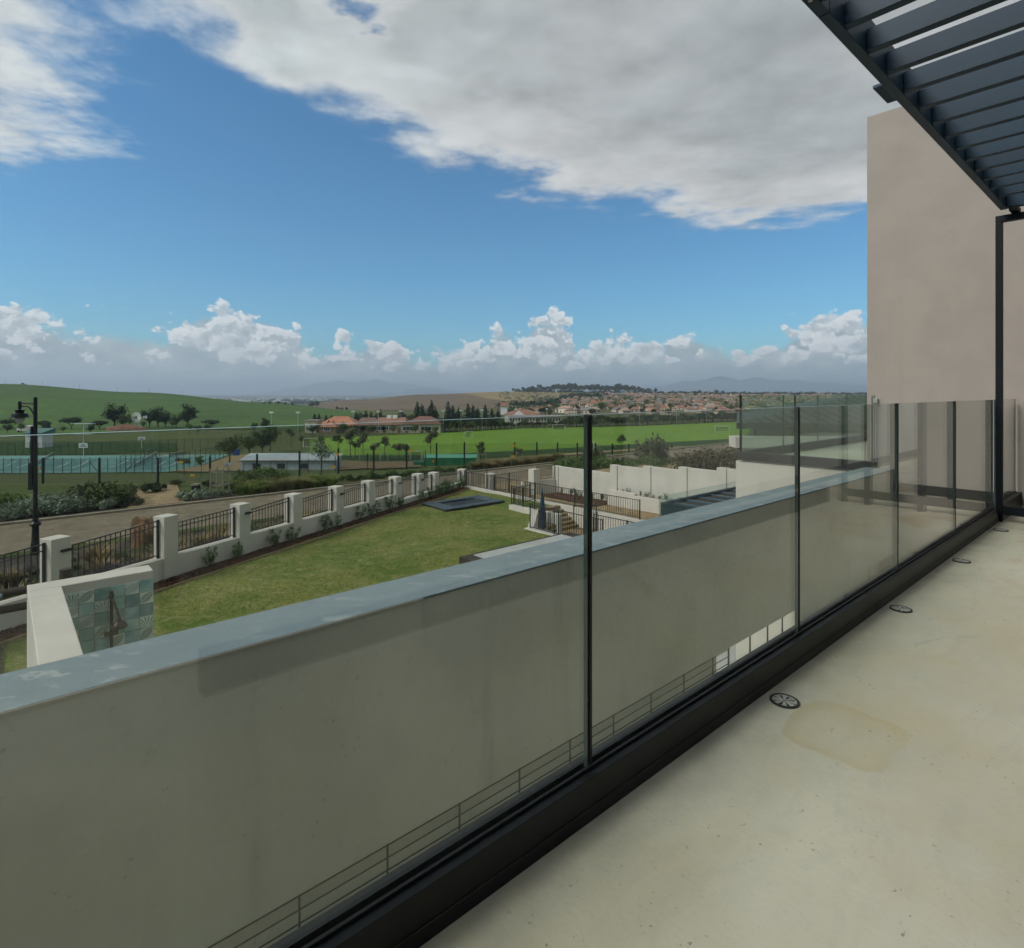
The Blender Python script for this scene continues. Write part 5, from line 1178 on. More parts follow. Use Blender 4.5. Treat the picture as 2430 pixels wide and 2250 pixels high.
# ------------------------------------------------------------------ garden
LZ = -4.8
def wallpt(px): r = (px - CX) / F; Y = 14.98 / (.4039 - r); return Vector((r * Y, Y, 0))
PIL = [(132, -3.12), (394, -3.15), (570, -3.26), (696, -3.32), (797, -3.39), (873.6, -3.46), (937, -3.55), (991, -3.66), (1029, -3.78), (1097, -3.99)]
wd = Vector((.4039, 1, 0)).normalized(); wn = Vector((wd.y, -wd.x, 0))      # along the wall / towards the garden
PW = [Vector((-12.56, 6.0, 0))] + [wallpt(a) for a, b in PIL]; PT = [-3.05] + [b for a, b in PIL]
PW = [PW[1] - wd * 4.6] + [PW[1] - wd * 2.35] + PW[1:]; PT = [-3.0, -3.06] + PT[1:]
def lz(Y): return LZ - .12 * max(0, min(1, (Y - 15) / 15))
def rect(c, d, n, a0, a1, b0, b1): return [c + d * a0 + n * b0, c + d * a1 + n * b0, c + d * a1 + n * b1, c + d * a0 + n * b1]
t_wall = thing('garden_wall', 'low white plastered garden wall with square pillars beside the red mulch bed', 'garden wall', (PW[2].x, PW[2].y, LZ))
HP = .20
for i, (c, zt) in enumerate(zip(PW, PT)):
    zb = lz(c.y) - .4
    pr = [q for q in rect(c, wd, wn, -HP, HP, -HP, HP)]
    p = MB().prism([(q.x, q.y) for q in pr[::-1]] if False else [(q.x, q.y) for q in rect(c, wd, wn, -HP, HP, HP, -HP)], zb, zt).build('pillar', M['plaster_white'], t_wall, bevel=.012)
    if i in (2, 4, 6, 8, 9):
        q = rect(c, wd, wn, -.02, .17, HP + .075, HP); MB().prism([(k.x, k.y) for k in q], zt - .30, zt - .25).build('wall_light', M['black_metal'], p)
for i in range(len(PW) - 1):
    a, b = PW[i] + wd * (HP + .002), PW[i + 1] - wd * (HP + .002); ln = (b - a).length; ht = .60 if i < 8 else .30
    q = rect(a, wd, wn, 0, ln, HP - .04, -HP + .10); z0, z1 = lz(a.y) + ht, lz(b.y) + ht
    MB().prism([(k.x, k.y) for k in q], LZ - .5, [z0, z1, z1, z0]).build('low_wall', M['plaster_white'], t_wall, bevel=.008)
barm = MB().box(-.008, .008, -.008, .008, 0, 1).build('bar', M['iron'], None, 'L'); bar_me = barm.data; bpy.data.objects.remove(barm)
def railing(name, label, cat, a, b, z0a, z0b, ha, hb, sp=.11, second=True, posts=(0, 1), group=None, post_r=.022, extra=()):
    a = Vector((a.x, a.y, z0a)); b = Vector((b.x, b.y, z0b)); d = b - a; ln = math.hypot(d.x, d.y)
    t = thing(name, label, cat, (a + b) / 2, 0, group); o = t.location
    up = lambda q, f: a + d * q + Vector((0, 0, (ha + (hb - ha) * q) * f))
    MB().beam(up(0, 1), up(1, 1), .035, .022).build('top_rail', M['iron'], t)
    MB().beam(up(0, .06), up(1, .06), .03, .02).build('bottom_rail', M['iron'], t)
    if second: MB().beam(up(0, .86), up(1, .86), .03, .02).build('middle_rail', M['iron'], t)
    for q in tuple(posts) + tuple(extra):
        p = a + d * q; h = ha + (hb - ha) * q; MB().box(p.x - post_r, p.x + post_r, p.y - post_r, p.y + post_r, p.z - .05, p.z + h + .03).build('post', M['iron'], t)
    n = max(2, int(ln / sp))
    for k in range(1, n):
        q = k / n; p = a + d * q; share('bar', bar_me, t, p + Vector((0, 0, (ha + (hb - ha) * q) * .05)) - o, 0, (1, 1, (ha + (hb - ha) * q) * .94))
    return t
for i in range(len(PW) - 1):
    ht = .62 if i < 8 else .32
    a, b = PW[i] + wd * (HP + .03), PW[i + 1] - wd * (HP + .03); za, zb = lz(a.y) + ht, lz(b.y) + ht
    railing('railing', '%s black iron railing panel from the left between the white pillars' % ORD[i], 'railing', a, b, za, zb, PT[i] - .16 - za - .1 * (i < 8), PT[i + 1] - .10 - zb, .115, group='railing panels of the garden wall', posts=(0, 1))
# ground of the garden: lawn, mulch bed, timber edging
WB = lambda Y: Vector((-8.94 + .4039 * (Y - 14.96), Y, 0))
def lawn_z(x, y): return LZ - .12 * np.clip((y - 15) / 15, 0, 1) + .018 * np.sin(x * .9 + y * .5) + .012 * np.sin(x * 2.1 - y * 1.7)
e0, e1 = WB(-3) + wn * .62, WB(29.9) + wn * .62
n0 = uv(9.0, 2.6)
K = uv(18.05, 17.95); Ka = uv(18.05, house(e1)[1] - .1)
L1 = uv(16.15, 17.95)
drape('lawn', [e0, e1, Ka, uv(-12, 2.58)], 4, 4, -.6, M['soil'], zf=lambda x, y: np.full(len(x), LZ))
def lawn_mesh():
    # lawn outline in house axes, gridded and clipped: keep cells whose centre is inside
    poly = [house(e0), house(e1), (18.0, house(e1)[1] - .2), (18.0, 17.45), (16.2, 17.45), (16.2, 16.9), (14.3, 15.3), (14.3, 2.58), (-12, 2.58)]
    st = .12; us = np.arange(-12, 18.2, st); vs = np.arange(2.5, 25.5, st)
    U, V_ = np.meshgrid(us, vs, indexing='ij'); cu, cv = U[:-1, :-1] + st / 2, V_[:-1, :-1] + st / 2
    ins = np.zeros(cu.shape, bool); j = len(poly) - 1
    for i in range(len(poly)):
        (xi, yi), (xj, yj) = poly[i], poly[j]
        if abs(yi - yj) > 1e-9:
            ins ^= ((yi > cv) != (yj > cv)) & (cu < (xj - xi) * (cv - yi) / (yj - yi) + xi)
        j = i
    X, Y = U * ST - V_ * CT, U * CT + V_ * ST; Z = lawn_z(X, Y)
    nv = len(vs); idx = np.arange(U.size).reshape(U.shape)
    Fc = np.stack([idx[:-1, :-1], idx[1:, :-1], idx[1:, 1:], idx[:-1, 1:]], -1)[ins]
    used = np.unique(Fc); mp = np.full(U.size, -1); mp[used] = np.arange(len(used))
    o = link('lawn', raw('lawn', np.column_stack([X.ravel(), Y.ravel(), Z.ravel()])[used], mp[Fc], M['lawn'], smooth=True)); tag(o, kind='structure')
    # grass blades
    rng = np.random.RandomState(4); cells = np.argwhere(ins); ctr = np.array([(cu[i, j], cv[i, j]) for i, j in cells])
    wgt = np.where(ctr[:, 1] > 7, 1.0, .15); wgt[ctr[:, 0] < -1.5] *= .2; wgt /= wgt.sum()
    N = 60000; c = ctr[rng.choice(len(ctr), N, p=wgt)] + (rng.rand(N, 2) - .5) * st
    x, y = c[:, 0] * ST - c[:, 1] * CT, c[:, 0] * CT + c[:, 1] * ST; z = lawn_z(x, y); a = rng.rand(N) * 6.28; w_ = .007; h = .018 + .022 * rng.rand(N)
    tilt = .02 * rng.randn(N, 2)
    V = np.stack([np.column_stack([x - np.cos(a) * w_, y - np.sin(a) * w_, z - .004]), np.column_stack([x + np.cos(a) * w_, y + np.sin(a) * w_, z - .004]), np.column_stack([x + tilt[:, 0], y + tilt[:, 1], z + h])], 1).reshape(-1, 3)
    o = link('grass_blades', raw('grass_blades', V, np.arange(3 * N).reshape(N, 3), M['lawn'])); tag(o, kind='stuff')
for ob in [o for o in COL.objects if o.name == 'lawn']: ob.name = 'garden_soil'
lawn_mesh()
b0, b1 = WB(-3) + wn * .12, WB(30.2) + wn * .12
drape('mulch_bed', [b0, b1, WB(30.0) + wn * .72, WB(-3) + wn * .72], 160, 6, .035, M['mulch'], zf=lambda x, y: lawn_z(x, y) + .025 * np.sin(x * 17) * np.sin(y * 13))
def chips():
    rng = np.random.RandomState(8); N = 26000; q = rng.rand(N); Y = 8 + 22 * q; s = .16 + .55 * rng.rand(N)
    x = -8.94 + .4039 * (Y - 14.96) + wn.x * s; y = Y + wn.y * s; z = lawn_z(x, y) + .045 + .02 * rng.rand(N); a = rng.rand(N) * 6.28; L = .022 + .03 * rng.rand(N); w_ = .008 + .008 * rng.rand(N); t = .02 * rng.randn(N)
    ca, sa = np.cos(a), np.sin(a)
    V = np.stack([np.column_stack([x - ca * L - sa * w_, y - sa * L + ca * w_, z - t]), np.column_stack([x + ca * L - sa * w_, y + sa * L + ca * w_, z + t]), np.column_stack([x + ca * L + sa * w_, y + sa * L - ca * w_, z + t + .008]), np.column_stack([x - ca * L + sa * w_, y - sa * L - ca * w_, z - t + .008])], 1).reshape(-1, 3)
    tag(link('mulch_chips', raw('mulch_chips', V, np.arange(4 * N).reshape(N, 4), M['mulch'])), kind='stuff')
chips()
b = MB()
for k in range(12):
    Y0, Y1 = 6 + k * 2, 8 + k * 2 - .04; p, q = WB(Y0) + wn * .74, WB(Y1) + wn * .74
    b.beam((p.x, p.y, lz(p.y) + .02), (q.x, q.y, lz(q.y) + .02), .03, .10)
o = b.build('lawn_edging', M['straw']); tag(o, 'thin pale timber edging strip between the lawn and the mulch bed', 'lawn edging')
# young shrubs in the mulch bed
P_SHR = []
def young_shrub(seed, h, w):
    t = proto('young_shrub', 'shrub'); rng = random.Random(seed); bl = []; segs = []
    for i in range(7):
        a = rng.random() * 6.28; r = w * rng.uniform(.1, .5); z = h * rng.uniform(.45, 1.0); bl.append((math.cos(a) * r, math.sin(a) * r, z, .09, .09, .10)); segs.append(((0, 0, 0), (math.cos(a) * r, math.sin(a) * r, z), .008, .004))
        bl.append((math.cos(a) * r * .6, math.sin(a) * r * .6, z * .6, .08, .08, .10))
    V, Fc = leaves(bl, 330, .024, seed, shell=.7, elong=1.7); o = bpy.data.objects.new('foliage', raw('foliage', V, Fc, M['leaf_glossy'])); COL.objects.link(o); o.parent = t
    trunk_part(segs, M['trunk'], t, 4); P_SHR.append(t)
for s_, h_, w_ in ((1, .62, .36), (2, .50, .55), (3, .58, .45), (4, .46, .40)): young_shrub(s_, h_, w_)
shr = [(482, 1352, 0, .95), (541, 1330, 1, 1.0), (640, 1302, 2, 1.05), (681, 1288, 1, 1.0), (752, 1262, 0, .95), (786, 1255, 1, 1.05), (843, 1236, 2, 1.0), (869, 1225, 1, 1.1), (913, 1212, 0, 1.0), (938, 1203, 1, 1.0), (976, 1186, 2, .9), (992, 1179, 0, .9), (1012, 1168, 1, 1.15), (1022, 1165, 2, 1.15), (1030, 1163, 1, 1.1), (1066, 1157, 0, .95), (1092, 1155, 2, 1.05), (1007, 1172, 1, 1.1)]
for i, (px, py, k, s) in enumerate(sorted(shr)):
    p = at(px, py, LZ - .03); c = WB(p.y); s0 = (p - c).dot(wn); p = p + wn * (max(.34, min(.62, s0)) - s0); p.z = float(lawn_z(p.x, p.y)) + .03
    place(P_SHR[k], p, i * 1.9, s, '%s young glossy-leaved shrub from the left in the red mulch bed' % ORD[i], 'young shrubs along the garden wall')
p = at(52, 1478, LZ); p.z = LZ; place(P_SHR[2], Vector((p.x, p.y, LZ)), 1, 1.2, 'young shrub at the left end of the garden wall beside the shower wall', 'young shrubs along the garden wall')
# flower beds outside the railing
A, B_ = WB(4) - wn * .3, WB(28.5) - wn * .3
def road_edge(p): u, v = house(p); return uv(u, 26.36)
u0, u1 = house(A)[0], house(B_)[0]
drape('flower_bed', [A, B_, uv(18, 26.37), uv(-12, 26.37)], 80, 30, .0, M['soil'], zf=lambda x, y: -5.02 - .50 * np.clip(((-x * CT + y * ST) - 18) / 8.4, 0, 1) + .03 * np.sin(x * 3) * np.sin(y * 2.7))
def fbz(p): v = house(p)[1]; return -5.02 - .50 * max(0, min(1, (v - 18) / 8.4))
P_FL = [tuft(95, 'flower_purple', .42, .45, 240, 'flowering_plant'), tuft(96, 'leaf_olive', .36, .40, 200, 'groundcover_plant'), tuft(97, 'straw', .48, .5, 200, 'dry_grass'), bush(98, 'leaf_green', .5, .34, 420, .028, 7, name='groundcover_plant', stems=False)]
rng = random.Random(33)
nm = ['tuft of purple-grey flowering plant', 'low olive groundcover plant', 'tuft of straw-coloured dry grass', 'low green groundcover plant']
for i in range(210):
    Y = rng.uniform(8, 24); s = rng.uniform(.4, min(5.0, 1 + 26 / Y * 2.2)); c = WB(Y) - wn * s
    if house(c)[1] > 26.0: continue
    c.z = fbz(c); k = rng.choices([0, 1, 2, 3], [4, 3, 2, 3])[0] if s < 2.2 else rng.choices([0, 1, 2, 3], [1, 4, 2, 4])[0]
    LATER.append((c.x / c.y, place(P_FL[k], c, rng.random() * 6, rng.uniform(.8, 1.35), nm[k], 'plants in the bed outside the railing'), '%s ' + nm[k] + ' from the left outside the railing'))
fy = proto('yellow_flowers', 'flower'); V, Fc = leaves([(0, 0, .42, .22, .22, .05)], 40, .022, 6); o = bpy.data.objects.new('petals', raw('petals', V, Fc, M['flower_yellow'])); COL.objects.link(o); o.parent = fy
V, Fc = leaves([(0, 0, .2, .2, .2, .2)], 160, .03, 7); o = bpy.data.objects.new('foliage', raw('foliage', V, Fc, M['leaf_olive'])); COL.objects.link(o); o.parent = fy
for i, (px, py, z) in enumerate([(595, 1252, -5.0), (604, 1250, -5.0), (612, 1254, -5.0), (46, 1385, -5.0), (5, 1395, -5.0), (66, 1345, -5.0)]):
    p = at(px, py, z); c = WB(p.y); p = c - wn * (.55 + .12 * (i % 3)); p.z = fbz(p); place(fy, p, i, 1.0, '%s clump of small yellow flowers from the left in the bed outside the railing' % ORD[i if i > 2 else i], 'yellow flowers outside the railing')
drape('grass_strip', [uv(-12, 25.6), uv(15, 25.6), uv(18, 26.36), uv(-12, 26.36)], 60, 4, .03, M['verge'], zf=lambda x, y: -5.02 - .50 * np.clip(((-x * CT + y * ST) - 18) / 8.4, 0, 1))
# ------------------------------------------------------------------ trampoline set in the lawn
def trampoline():
    P = [at(1001, 1194, LZ), at(1058, 1210, LZ), at(1197, 1188, LZ), at(1136, 1175, LZ)]
    c = (P[0] + P[1] + P[2] + P[3]) / 4; c.z = float(lawn_z(c.x, c.y)) + .05; t = thing('trampoline', 'rectangular in-ground trampoline with blue-grey pads and black mat', 'trampoline', c)
    for p in P: p.z = c.z
    I = [c + (p - c) * .62 for p in P]
    for i in range(4):
        j = (i + 1) % 4; MB().prism([(q.x, q.y) for q in (P[i], P[j], I[j], I[i])], c.z - .06, c.z + .055).build('pad', M['trampoline_pad'], t, bevel=.015)
        n = 6; d = P[j] - P[i]
        MB().beam(P[i] + Vector((0, 0, -.05)), P[j] + Vector((0, 0, -.05)), .05, .12).build('frame', M['black_metal'], t)
    J = [c + (p - c) * .66 for p in P]; MB().prism([(q.x, q.y) for q in J], c.z - .03, c.z - .015).build('mat', M['trampoline_mat'], t)
trampoline()
# ------------------------------------------------------------------ yard to the right: paving, kerb, stairs
YZ = -5.3
sheet_uv('yard_paving', 18.1, 60, -4, 26.35, YZ, M['paving'])
CZ = -5.55
sheet_uv('court_paving', 14.2, 18.1, -4, 17.4, CZ, M['paving'])
o = MB().box(18.0, 18.22, 9.0, house(e1)[1] + .3, YZ - .4, LZ + .03).build('kerb', M['plaster_white'], None, 'H', bevel=.01); tag(o, kind='structure')
railing('railing', 'long black railing on the white kerb along the right edge of the lawn', 'railing', uv(18.11, 24.3), uv(18.11, 13.3), LZ + .02, LZ + .06, .70, .70, .11, second=False, posts=(0, .22, .45, .7, 1))
# lawn retaining wall at the stair well
t = thing('retaining_wall', 'low white retaining wall between the lawn and the stair well', 'wall', uv(16.1, 16.5, CZ))
MB().box(16.0, 16.25, 16.9, 18.4, CZ - .2, LZ + .13).build('side_wall', M['plaster_white'], t, 'H', bevel=.01)
a, c = Vector((16.12, 16.9, 0)), Vector((14.38, 15.32, 0)); dd = (c - a).normalized(); nn = Vector((-dd.y, dd.x, 0)) * .11
MB().prism([(a + nn)[:2], (a - nn)[:2], (c - nn)[:2], (c + nn)[:2]][::-1], CZ - .2, [LZ - .02, LZ - .02, LZ + .127, LZ + .127]).build('sloping_wall', M['plaster_white'], t, 'H')
MB().box(14.10, 14.50, 11.8, 15.4, CZ - .2, LZ - .04).build('kerb_wall', M['plaster_white'], t, 'H', bevel=.01)
t = thing('garden_stairs', 'short flight of tan paved steps going down from the lawn to the yard', 'stairs', uv(17.1, 16.9, CZ))
for k in range(6):
    v1 = 17.54 - k * .21; MB().box(16.27, 17.98, v1 - .21, v1 - .002, CZ - .1, LZ - .01 - k * .125).build('step', M['paving'], t, 'H', bevel=.01)
railing('railing', 'short black railing on the low white wall left of the stairs', 'railing', uv(16.12, 18.35), uv(16.12, 16.95), LZ + .13, LZ + .13, .78, .78, .10, second=False, posts=(0, .5, 1))
railing('railing', 'black railing across the top of the garden stairs', 'railing', uv(16.3, 18.4), uv(18.0, 18.9), LZ + .02, LZ + .02, .75, .75, .11, second=False)
railing('pool_fence', 'black pool fence in front of the garden stairs on the low white kerb', 'fence', uv(14.28, 15.25), uv(14.28, 11.9), LZ - .04, LZ - .06, .86, .86, .10, second=False, posts=(0, .36, .42, 1))
railing('pool_fence', 'black pool fence to the right of the stairs half hidden by the parapet', 'fence', uv(16.3, 14.0), uv(16.3, 8.0), CZ, CZ, 1.12, 1.12, .11, second=False, posts=(0, .25, .5, .75, 1))
railing('railing', 'short black railing at the foot of the stairs beside the white wall', 'railing', uv(17.5, 16.1), uv(17.95, 15.3), CZ, CZ, 1.0, 1.0, .10, second=False)
b0 = at(1287, 1259, LZ - .12); g = thing('folded_parasol', 'closed dark navy parasol standing among the railings left of the stairs', 'parasol', b0)
MB().lathe([(.02, 0), (.10, .06), (.13, .35), (.125, .62), (.085, .95), (.045, 1.25), (.012, 1.46)], b0, 10).build('canopy', M['navy'], g)
MB().tube(b0 + Vector((0, 0, -.6)), b0 + Vector((.0, 0, .02)), .022, n=8).build('pole', M['iron'], g); MB().lathe([(.012, 1.455), (.016, 1.48), (.004, 1.52)], b0, 8).build('finial', M['iron'], g)
for k in range(5):
    a_ = k * 1.257; MB().tube(b0 + Vector((math.cos(a_) * .118, math.sin(a_) * .118, .1)), b0 + Vector((math.cos(a_) * .05, math.sin(a_) * .05, 1.25)), .014, .006, 5).build('fold', M['navy'], g)
g = thing('planter_box', 'white pier with a lintel and green plants beneath it behind the pool fence', 'planter', uv(14.95, 14.8, CZ))
MB().box(14.86, 15.02, 14.38, 14.52, CZ, -4.30).build('pier', M['plaster_white'], g, 'H', bevel=.01); MB().box(14.86, 15.02, 15.10, 15.22, CZ, -4.30).build('pier', M['plaster_white'], g, 'H', bevel=.01); MB().box(14.86, 15.02, 14.522, 15.098, -4.68, -4.30).build('lintel', M['plaster_white'], g, 'H', bevel=.01)
place(P_GRN[2], uv(15.2, 14.8, CZ), 0, (.55, .55, .75), 'dark green plant under the white lintel beside the stairs')
# patio slab with timber edge
t = thing('patio_deck', 'raised pale concrete patio slab with a dark timber edge', 'patio', uv(11.5, 11, LZ))
pa, pb = house(at(1090, 1323, LZ + .30)), house(at(1334, 1268, LZ + .30)); V1 = (pa[1] + pb[1]) / 2
MB().box(pa[0] + .42, pb[0], 6.001, V1, LZ - .3, LZ + .30).build('slab', M['concrete'], t, 'H', bevel=.01); MB().box(7.5, pb[0] + .4, 2.8, 5.999, LZ - .3, LZ + .298).build('slab', M['concrete'], t, 'H', bevel=.01)
for k in range(3): MB().box(pa[0] - .0 + k * .137, pa[0] + .13 + k * .137, 6.003, V1 + .02, LZ - .3 + .004 * k, LZ + .32 - .004 * k).build('board', M['timber_dark'], t, 'H')
for k in range(3): MB().box(pb[0] + .003 + k * .137, pb[0] + .133 + k * .137, 6.003, V1 + .02, LZ - .3 + .004 * k, LZ + .31 - .004 * k).build('board', M['timber_dark'], t, 'H')
MB().box(pa[0] + .415, pb[0] - .003, V1 + .003, V1 + .03, LZ - .3, LZ + .315).build('edge_strip', M['timber_dark'], t, 'H')
# gate, gate pillars, boundary wall, planter
def simple_pillar(px, py, zt_py, label, w_=.21, name='gate_pillar'):
    p = at(px, py, YZ); zt = -(zt_py - CY) / F * p.y; u, v = house(p)
    o = MB().box(u - w_, u + w_, v - w_, v + w_, YZ - .2, zt).build(name, M['plaster_white'], None, 'H', bevel=.012); tag(o, label, 'pillar'); return u, v, zt
q1 = simple_pillar(1164, 1165, 1123.6, 'square white pillar left of the driveway gate')
q2 = simple_pillar(1267, 1172, 1113, 'square white pillar right of the driveway gate')
railing('driveway_gate', 'black barred driveway gate between two white pillars', 'gate', uv(q1[0] + .1, q1[1] - .26), uv(q2[0] - .1, q2[1] + .26), YZ + .05, YZ + .05, q1[2] - YZ - .15, q2[2] - YZ - .12, .10, second=False, posts=(0, .42, 1), post_r=.035)
railing('railing', 'black railing between the last wall pillar and the gate pillar', 'railing', PW[-1] + wn * .25, uv(q1[0] - .25, q1[1]), YZ + .25, YZ + .1, 1.05, 1.15, .11, second=False)
UB = 22.3
def vat(px): r = (px - CX) / F; return UB * (ST - r * CT) / (CT + r * ST)
t = thing('boundary_wall', 'stepped white plastered boundary wall behind the planting bed', 'boundary wall', uv(UB, vat(1500), YZ))
bj = [(1312, 1105.6), (1449, 1103.5), (1527, 1106.5), (1611, 1108.5), (1702, 1110), (1830, 1109), (1960, 1106)]
for i in range(len(bj) - 1):
    v1, v0 = vat(bj[i][0]), vat(bj[i + 1][0]); zt = -(bj[i][1] - CY) / F * uv(UB, v1).y
    MB().box(UB, UB + .23, v0 + .001, v1, YZ - .3, zt).build('wall_section', M['plaster_white'], t, 'H', bevel=.01)
    MB().box(UB - .05, UB + .28, v1 - .42, v1 + .003, YZ - .3, zt + .012).build('pier', M['plaster_white'], t, 'H', bevel=.01)
v1 = vat(1312)
t2 = thing('entrance_wall', 'low white wall between the gate pillar and the boundary wall', 'wall', uv(UB - .3, (v1 + q2[1]) / 2, YZ))
a, c = uv(q2[0] + .22, q2[1]), uv(UB - .052, v1 - .2)
MB().beam((a.x, a.y, YZ + .2), (c.x, c.y, YZ + .25), .2, .95).build('low_wall', M['plaster_white'], t2)
railing('railing', 'short black railing on the low white wall beside the boundary wall', 'railing', a, c, YZ + .70, YZ + .75, .72, .72, .11, second=False)
t = thing('planter', 'long white plastered planter box with low green plants', 'planter', uv(22, 16.5, YZ))
pv1, pv0 = 17.8, 12.0
MB().box(21.70, 21.86, pv0, pv1, YZ - .2, YZ + .62).build('front_wall', M['plaster_white'], t, 'H', bevel=.01)
MB().box(21.68, 21.88, 16.2, pv1 + .003, YZ - .2, YZ + .72).build('end_pier', M['plaster_white'], t, 'H', bevel=.01)
MB().box(21.862, UB - .055, pv1 - .16, pv1, YZ - .2, YZ + .68).build('side_wall', M['plaster_white'], t, 'H', bevel=.01)
MB().box(21.862, UB - .055, pv0, pv1 - .162, YZ - .2, YZ + .55).build('soil', M['soil'], t, 'H')
for i in range(16): place(P_SHR[i % 4], uv(22.05, 17.5 - i * .34, YZ + .55), i, .32 + .12 * (i % 3), '%s small plant from the left in the long white planter' % ORD[i], 'plants in the white planter')
o = sheet_uv('mulch_bed', 20.9, UB - .06, 17.82, 21.6, YZ + .05, M['mulch'], 30, 30)
for i, (u, v) in enumerate([(21.9, 21.0), (22.0, 20.4), (21.9, 19.9), (21.5, 19.4), (21.9, 18.9), (22.0, 18.4), (21.8, 19.0), (22.0, 18.0)]): place(P_SHR[(i * 3) % 4], uv(u, v, YZ + .05), i, .55 + .25 * (i % 2), '%s small shrub from the left in the mulch under the boundary wall' % ORD[i], 'shrubs under the boundary wall')
o = MB().box(q2[0] - .6, q2[0] - .52, q2[1] + .2, q2[1] + .28, YZ, YZ + .5).box(q2[0] - .63, q2[0] - .49, q2[1] + .17, q2[1] + .31, YZ + .5, YZ + .68).build('intercom_post', M['white_paint'], None, 'H'); tag(o, 'small white intercom post in front of the gate pillar', 'intercom')
# slatted pergola with glass beside the white block
t = thing('slatted_pergola', 'dark navy slatted pergola roof above the yard beside the white block', 'pergola', uv(12, 7, -2.6))
u0, v0p = 10.9, 7.45
MB().box(u0, u0 + .06, 4.35, v0p, -2.70, -2.40).build('fascia', M['navy'], t, 'H'); MB().box(u0 + .062, 17, v0p - .06, v0p, -2.70, -2.40).build('fascia', M['navy'], t, 'H')
MB().box(u0 + .062, 17, 4.35, v0p - .062, -2.52, -2.47).build('ceiling', M['timber_dark'], t, 'H')
for k in range(12): MB().box(u0 + .42 + k * .52, u0 + .47 + k * .52, 4.35, v0p - .064, -2.468, -2.44).build('rafter', M['rafter_blue'], t, 'H')
for uu, vv in ((u0 + .03, v0p - .05), (16.8, v0p - .05)): MB().box(uu, uu + .08, vv - .08, vv, YZ, -2.702).build('post', M['navy'], t, 'H')
t = thing('glass_fence', 'low frameless glass screen along the edge of the navy pergola', 'glass screen', uv(12, v0p + .1, -2.7))
for k in range(4): MB().box(u0 + k * 1.5, u0 + 1.49 + k * 1.5, v0p + .04, v0p + .052, -2.75, -2.28).build('pane', [M['glass_green'], M['glass_edge']], t, 'H')
for k in range(2): MB().box(u0 - .06, u0 - .048, 7.45 - 1.5 * k - 1.49, 7.45 - 1.5 * k, -3.5, -2.28).build('pane', M['glass_green'], t, 'H')
# ------------------------------------------------------------------ shower corner
SZ = -2.95
t = thing('shower_wall', 'white L-shaped outdoor shower wall with a tiled panel', 'shower wall', uv(1.0, 11.4, LZ))
MB().box(.31, 1.92, 11.24, 11.64, LZ - .3, SZ).build('wall', M['plaster_white'], t, 'H', bevel=.012)
MB().box(.31, .71, 6.0, 11.238, LZ - .3, SZ - .001).build('wall', M['plaster_white'], t, 'H', bevel=.012)
tcols = []
def m_tile(i, base, c2, leaf):
    m = mat('tile_%d' % i, base, c2, 5, .35, .03, 30, spec=.5, detail=5, lo=.3, hi=.7, rand=.30)
    if leaf:
        tt = NT(m.node_tree); b = tt.n['Principled BSDF']; old = b.inputs['Base Color'].links[0].from_socket
        g = tt.new('ShaderNodeTexCoord').outputs['Generated']; x, y, z = tt.xyz(g)
        if leaf == 1:   # fan of thin palm fingers
            dx, dz = tt.m('SUBTRACT', x, .62), tt.m('SUBTRACT', z, .12); a = tt.m('ARCTAN2', dx, dz); r = tt.m('SQRT', tt.m('ADD', tt.m('MULTIPLY', dx, dx), tt.m('MULTIPLY', dz, dz)))
            f = tt.m('MULTIPLY', tt.ss(tt.m('SINE', tt.m('MULTIPLY', a, 17.0)), .2, .75), tt.m('MULTIPLY', tt.ss(r, .05, .15), tt.m('SUBTRACT', 1.0, tt.ss(r, .6, .95))))
            c = (.09, .14, .11)
        elif leaf == 2:  # feathered frond
            d = tt.m('ABSOLUTE', tt.m('SUBTRACT', z, tt.m('MULTIPLY_ADD', x, .5, .22))); f = tt.m('MULTIPLY', tt.ss(tt.m('SINE', tt.m('ADD', tt.m('MULTIPLY', x, 46.0), tt.m('MULTIPLY', d, 42.0))), .0, .6), tt.m('SUBTRACT', 1.0, tt.ss(d, .25, .42))); c = (.07, .12, .10)
        else:            # broad leaf
            tq = tt.m('MULTIPLY', tt.m('ADD', x, z), .5, clamp=True); pp = tt.m('ABSOLUTE', tt.m('MULTIPLY', tt.m('SUBTRACT', x, z), .5)); wdt = tt.m('MULTIPLY', tt.m('SINE', tt.m('MULTIPLY', tq, 3.14)), .24); vein = tt.ss(tt.m('SINE', tt.m('ADD', tt.m('MULTIPLY', tq, 60.0), tt.m('MULTIPLY', pp, 40.0))), -.6, .8, .45, 1.0); f = tt.m('MULTIPLY', tt.m('MULTIPLY', tt.ss(tt.m('SUBTRACT', wdt, pp), 0.0, .04), tt.ss(pp, .006, .02, .3, 1.0)), vein); c = (.10, .17, .07)
        tt.put(b.inputs['Base Color'], tt.mix(tt.m('MULTIPLY', f, .85), old, c))
    return m
TILES = [m_tile(0, (0.264, 0.446, 0.446), (0.495, 0.627, 0.594), 0), m_tile(1, (0.660, 0.742, 0.709), (0.528, 0.643, 0.610), 1), m_tile(2, (0.231, 0.412, 0.363), (0.363, 0.544, 0.495), 0), m_tile(3, (0.693, 0.775, 0.742), (0.594, 0.693, 0.660), 2), m_tile(4, (0.412, 0.478, 0.380), (0.281, 0.396, 0.314), 0), m_tile(5, (0.726, 0.792, 0.775), (0.627, 0.709, 0.693), 3), m_tile(6, (0.198, 0.363, 0.396), (0.429, 0.594, 0.594), 0)]
rng = random.Random(12)
TW = (1.92 - .712) / 6
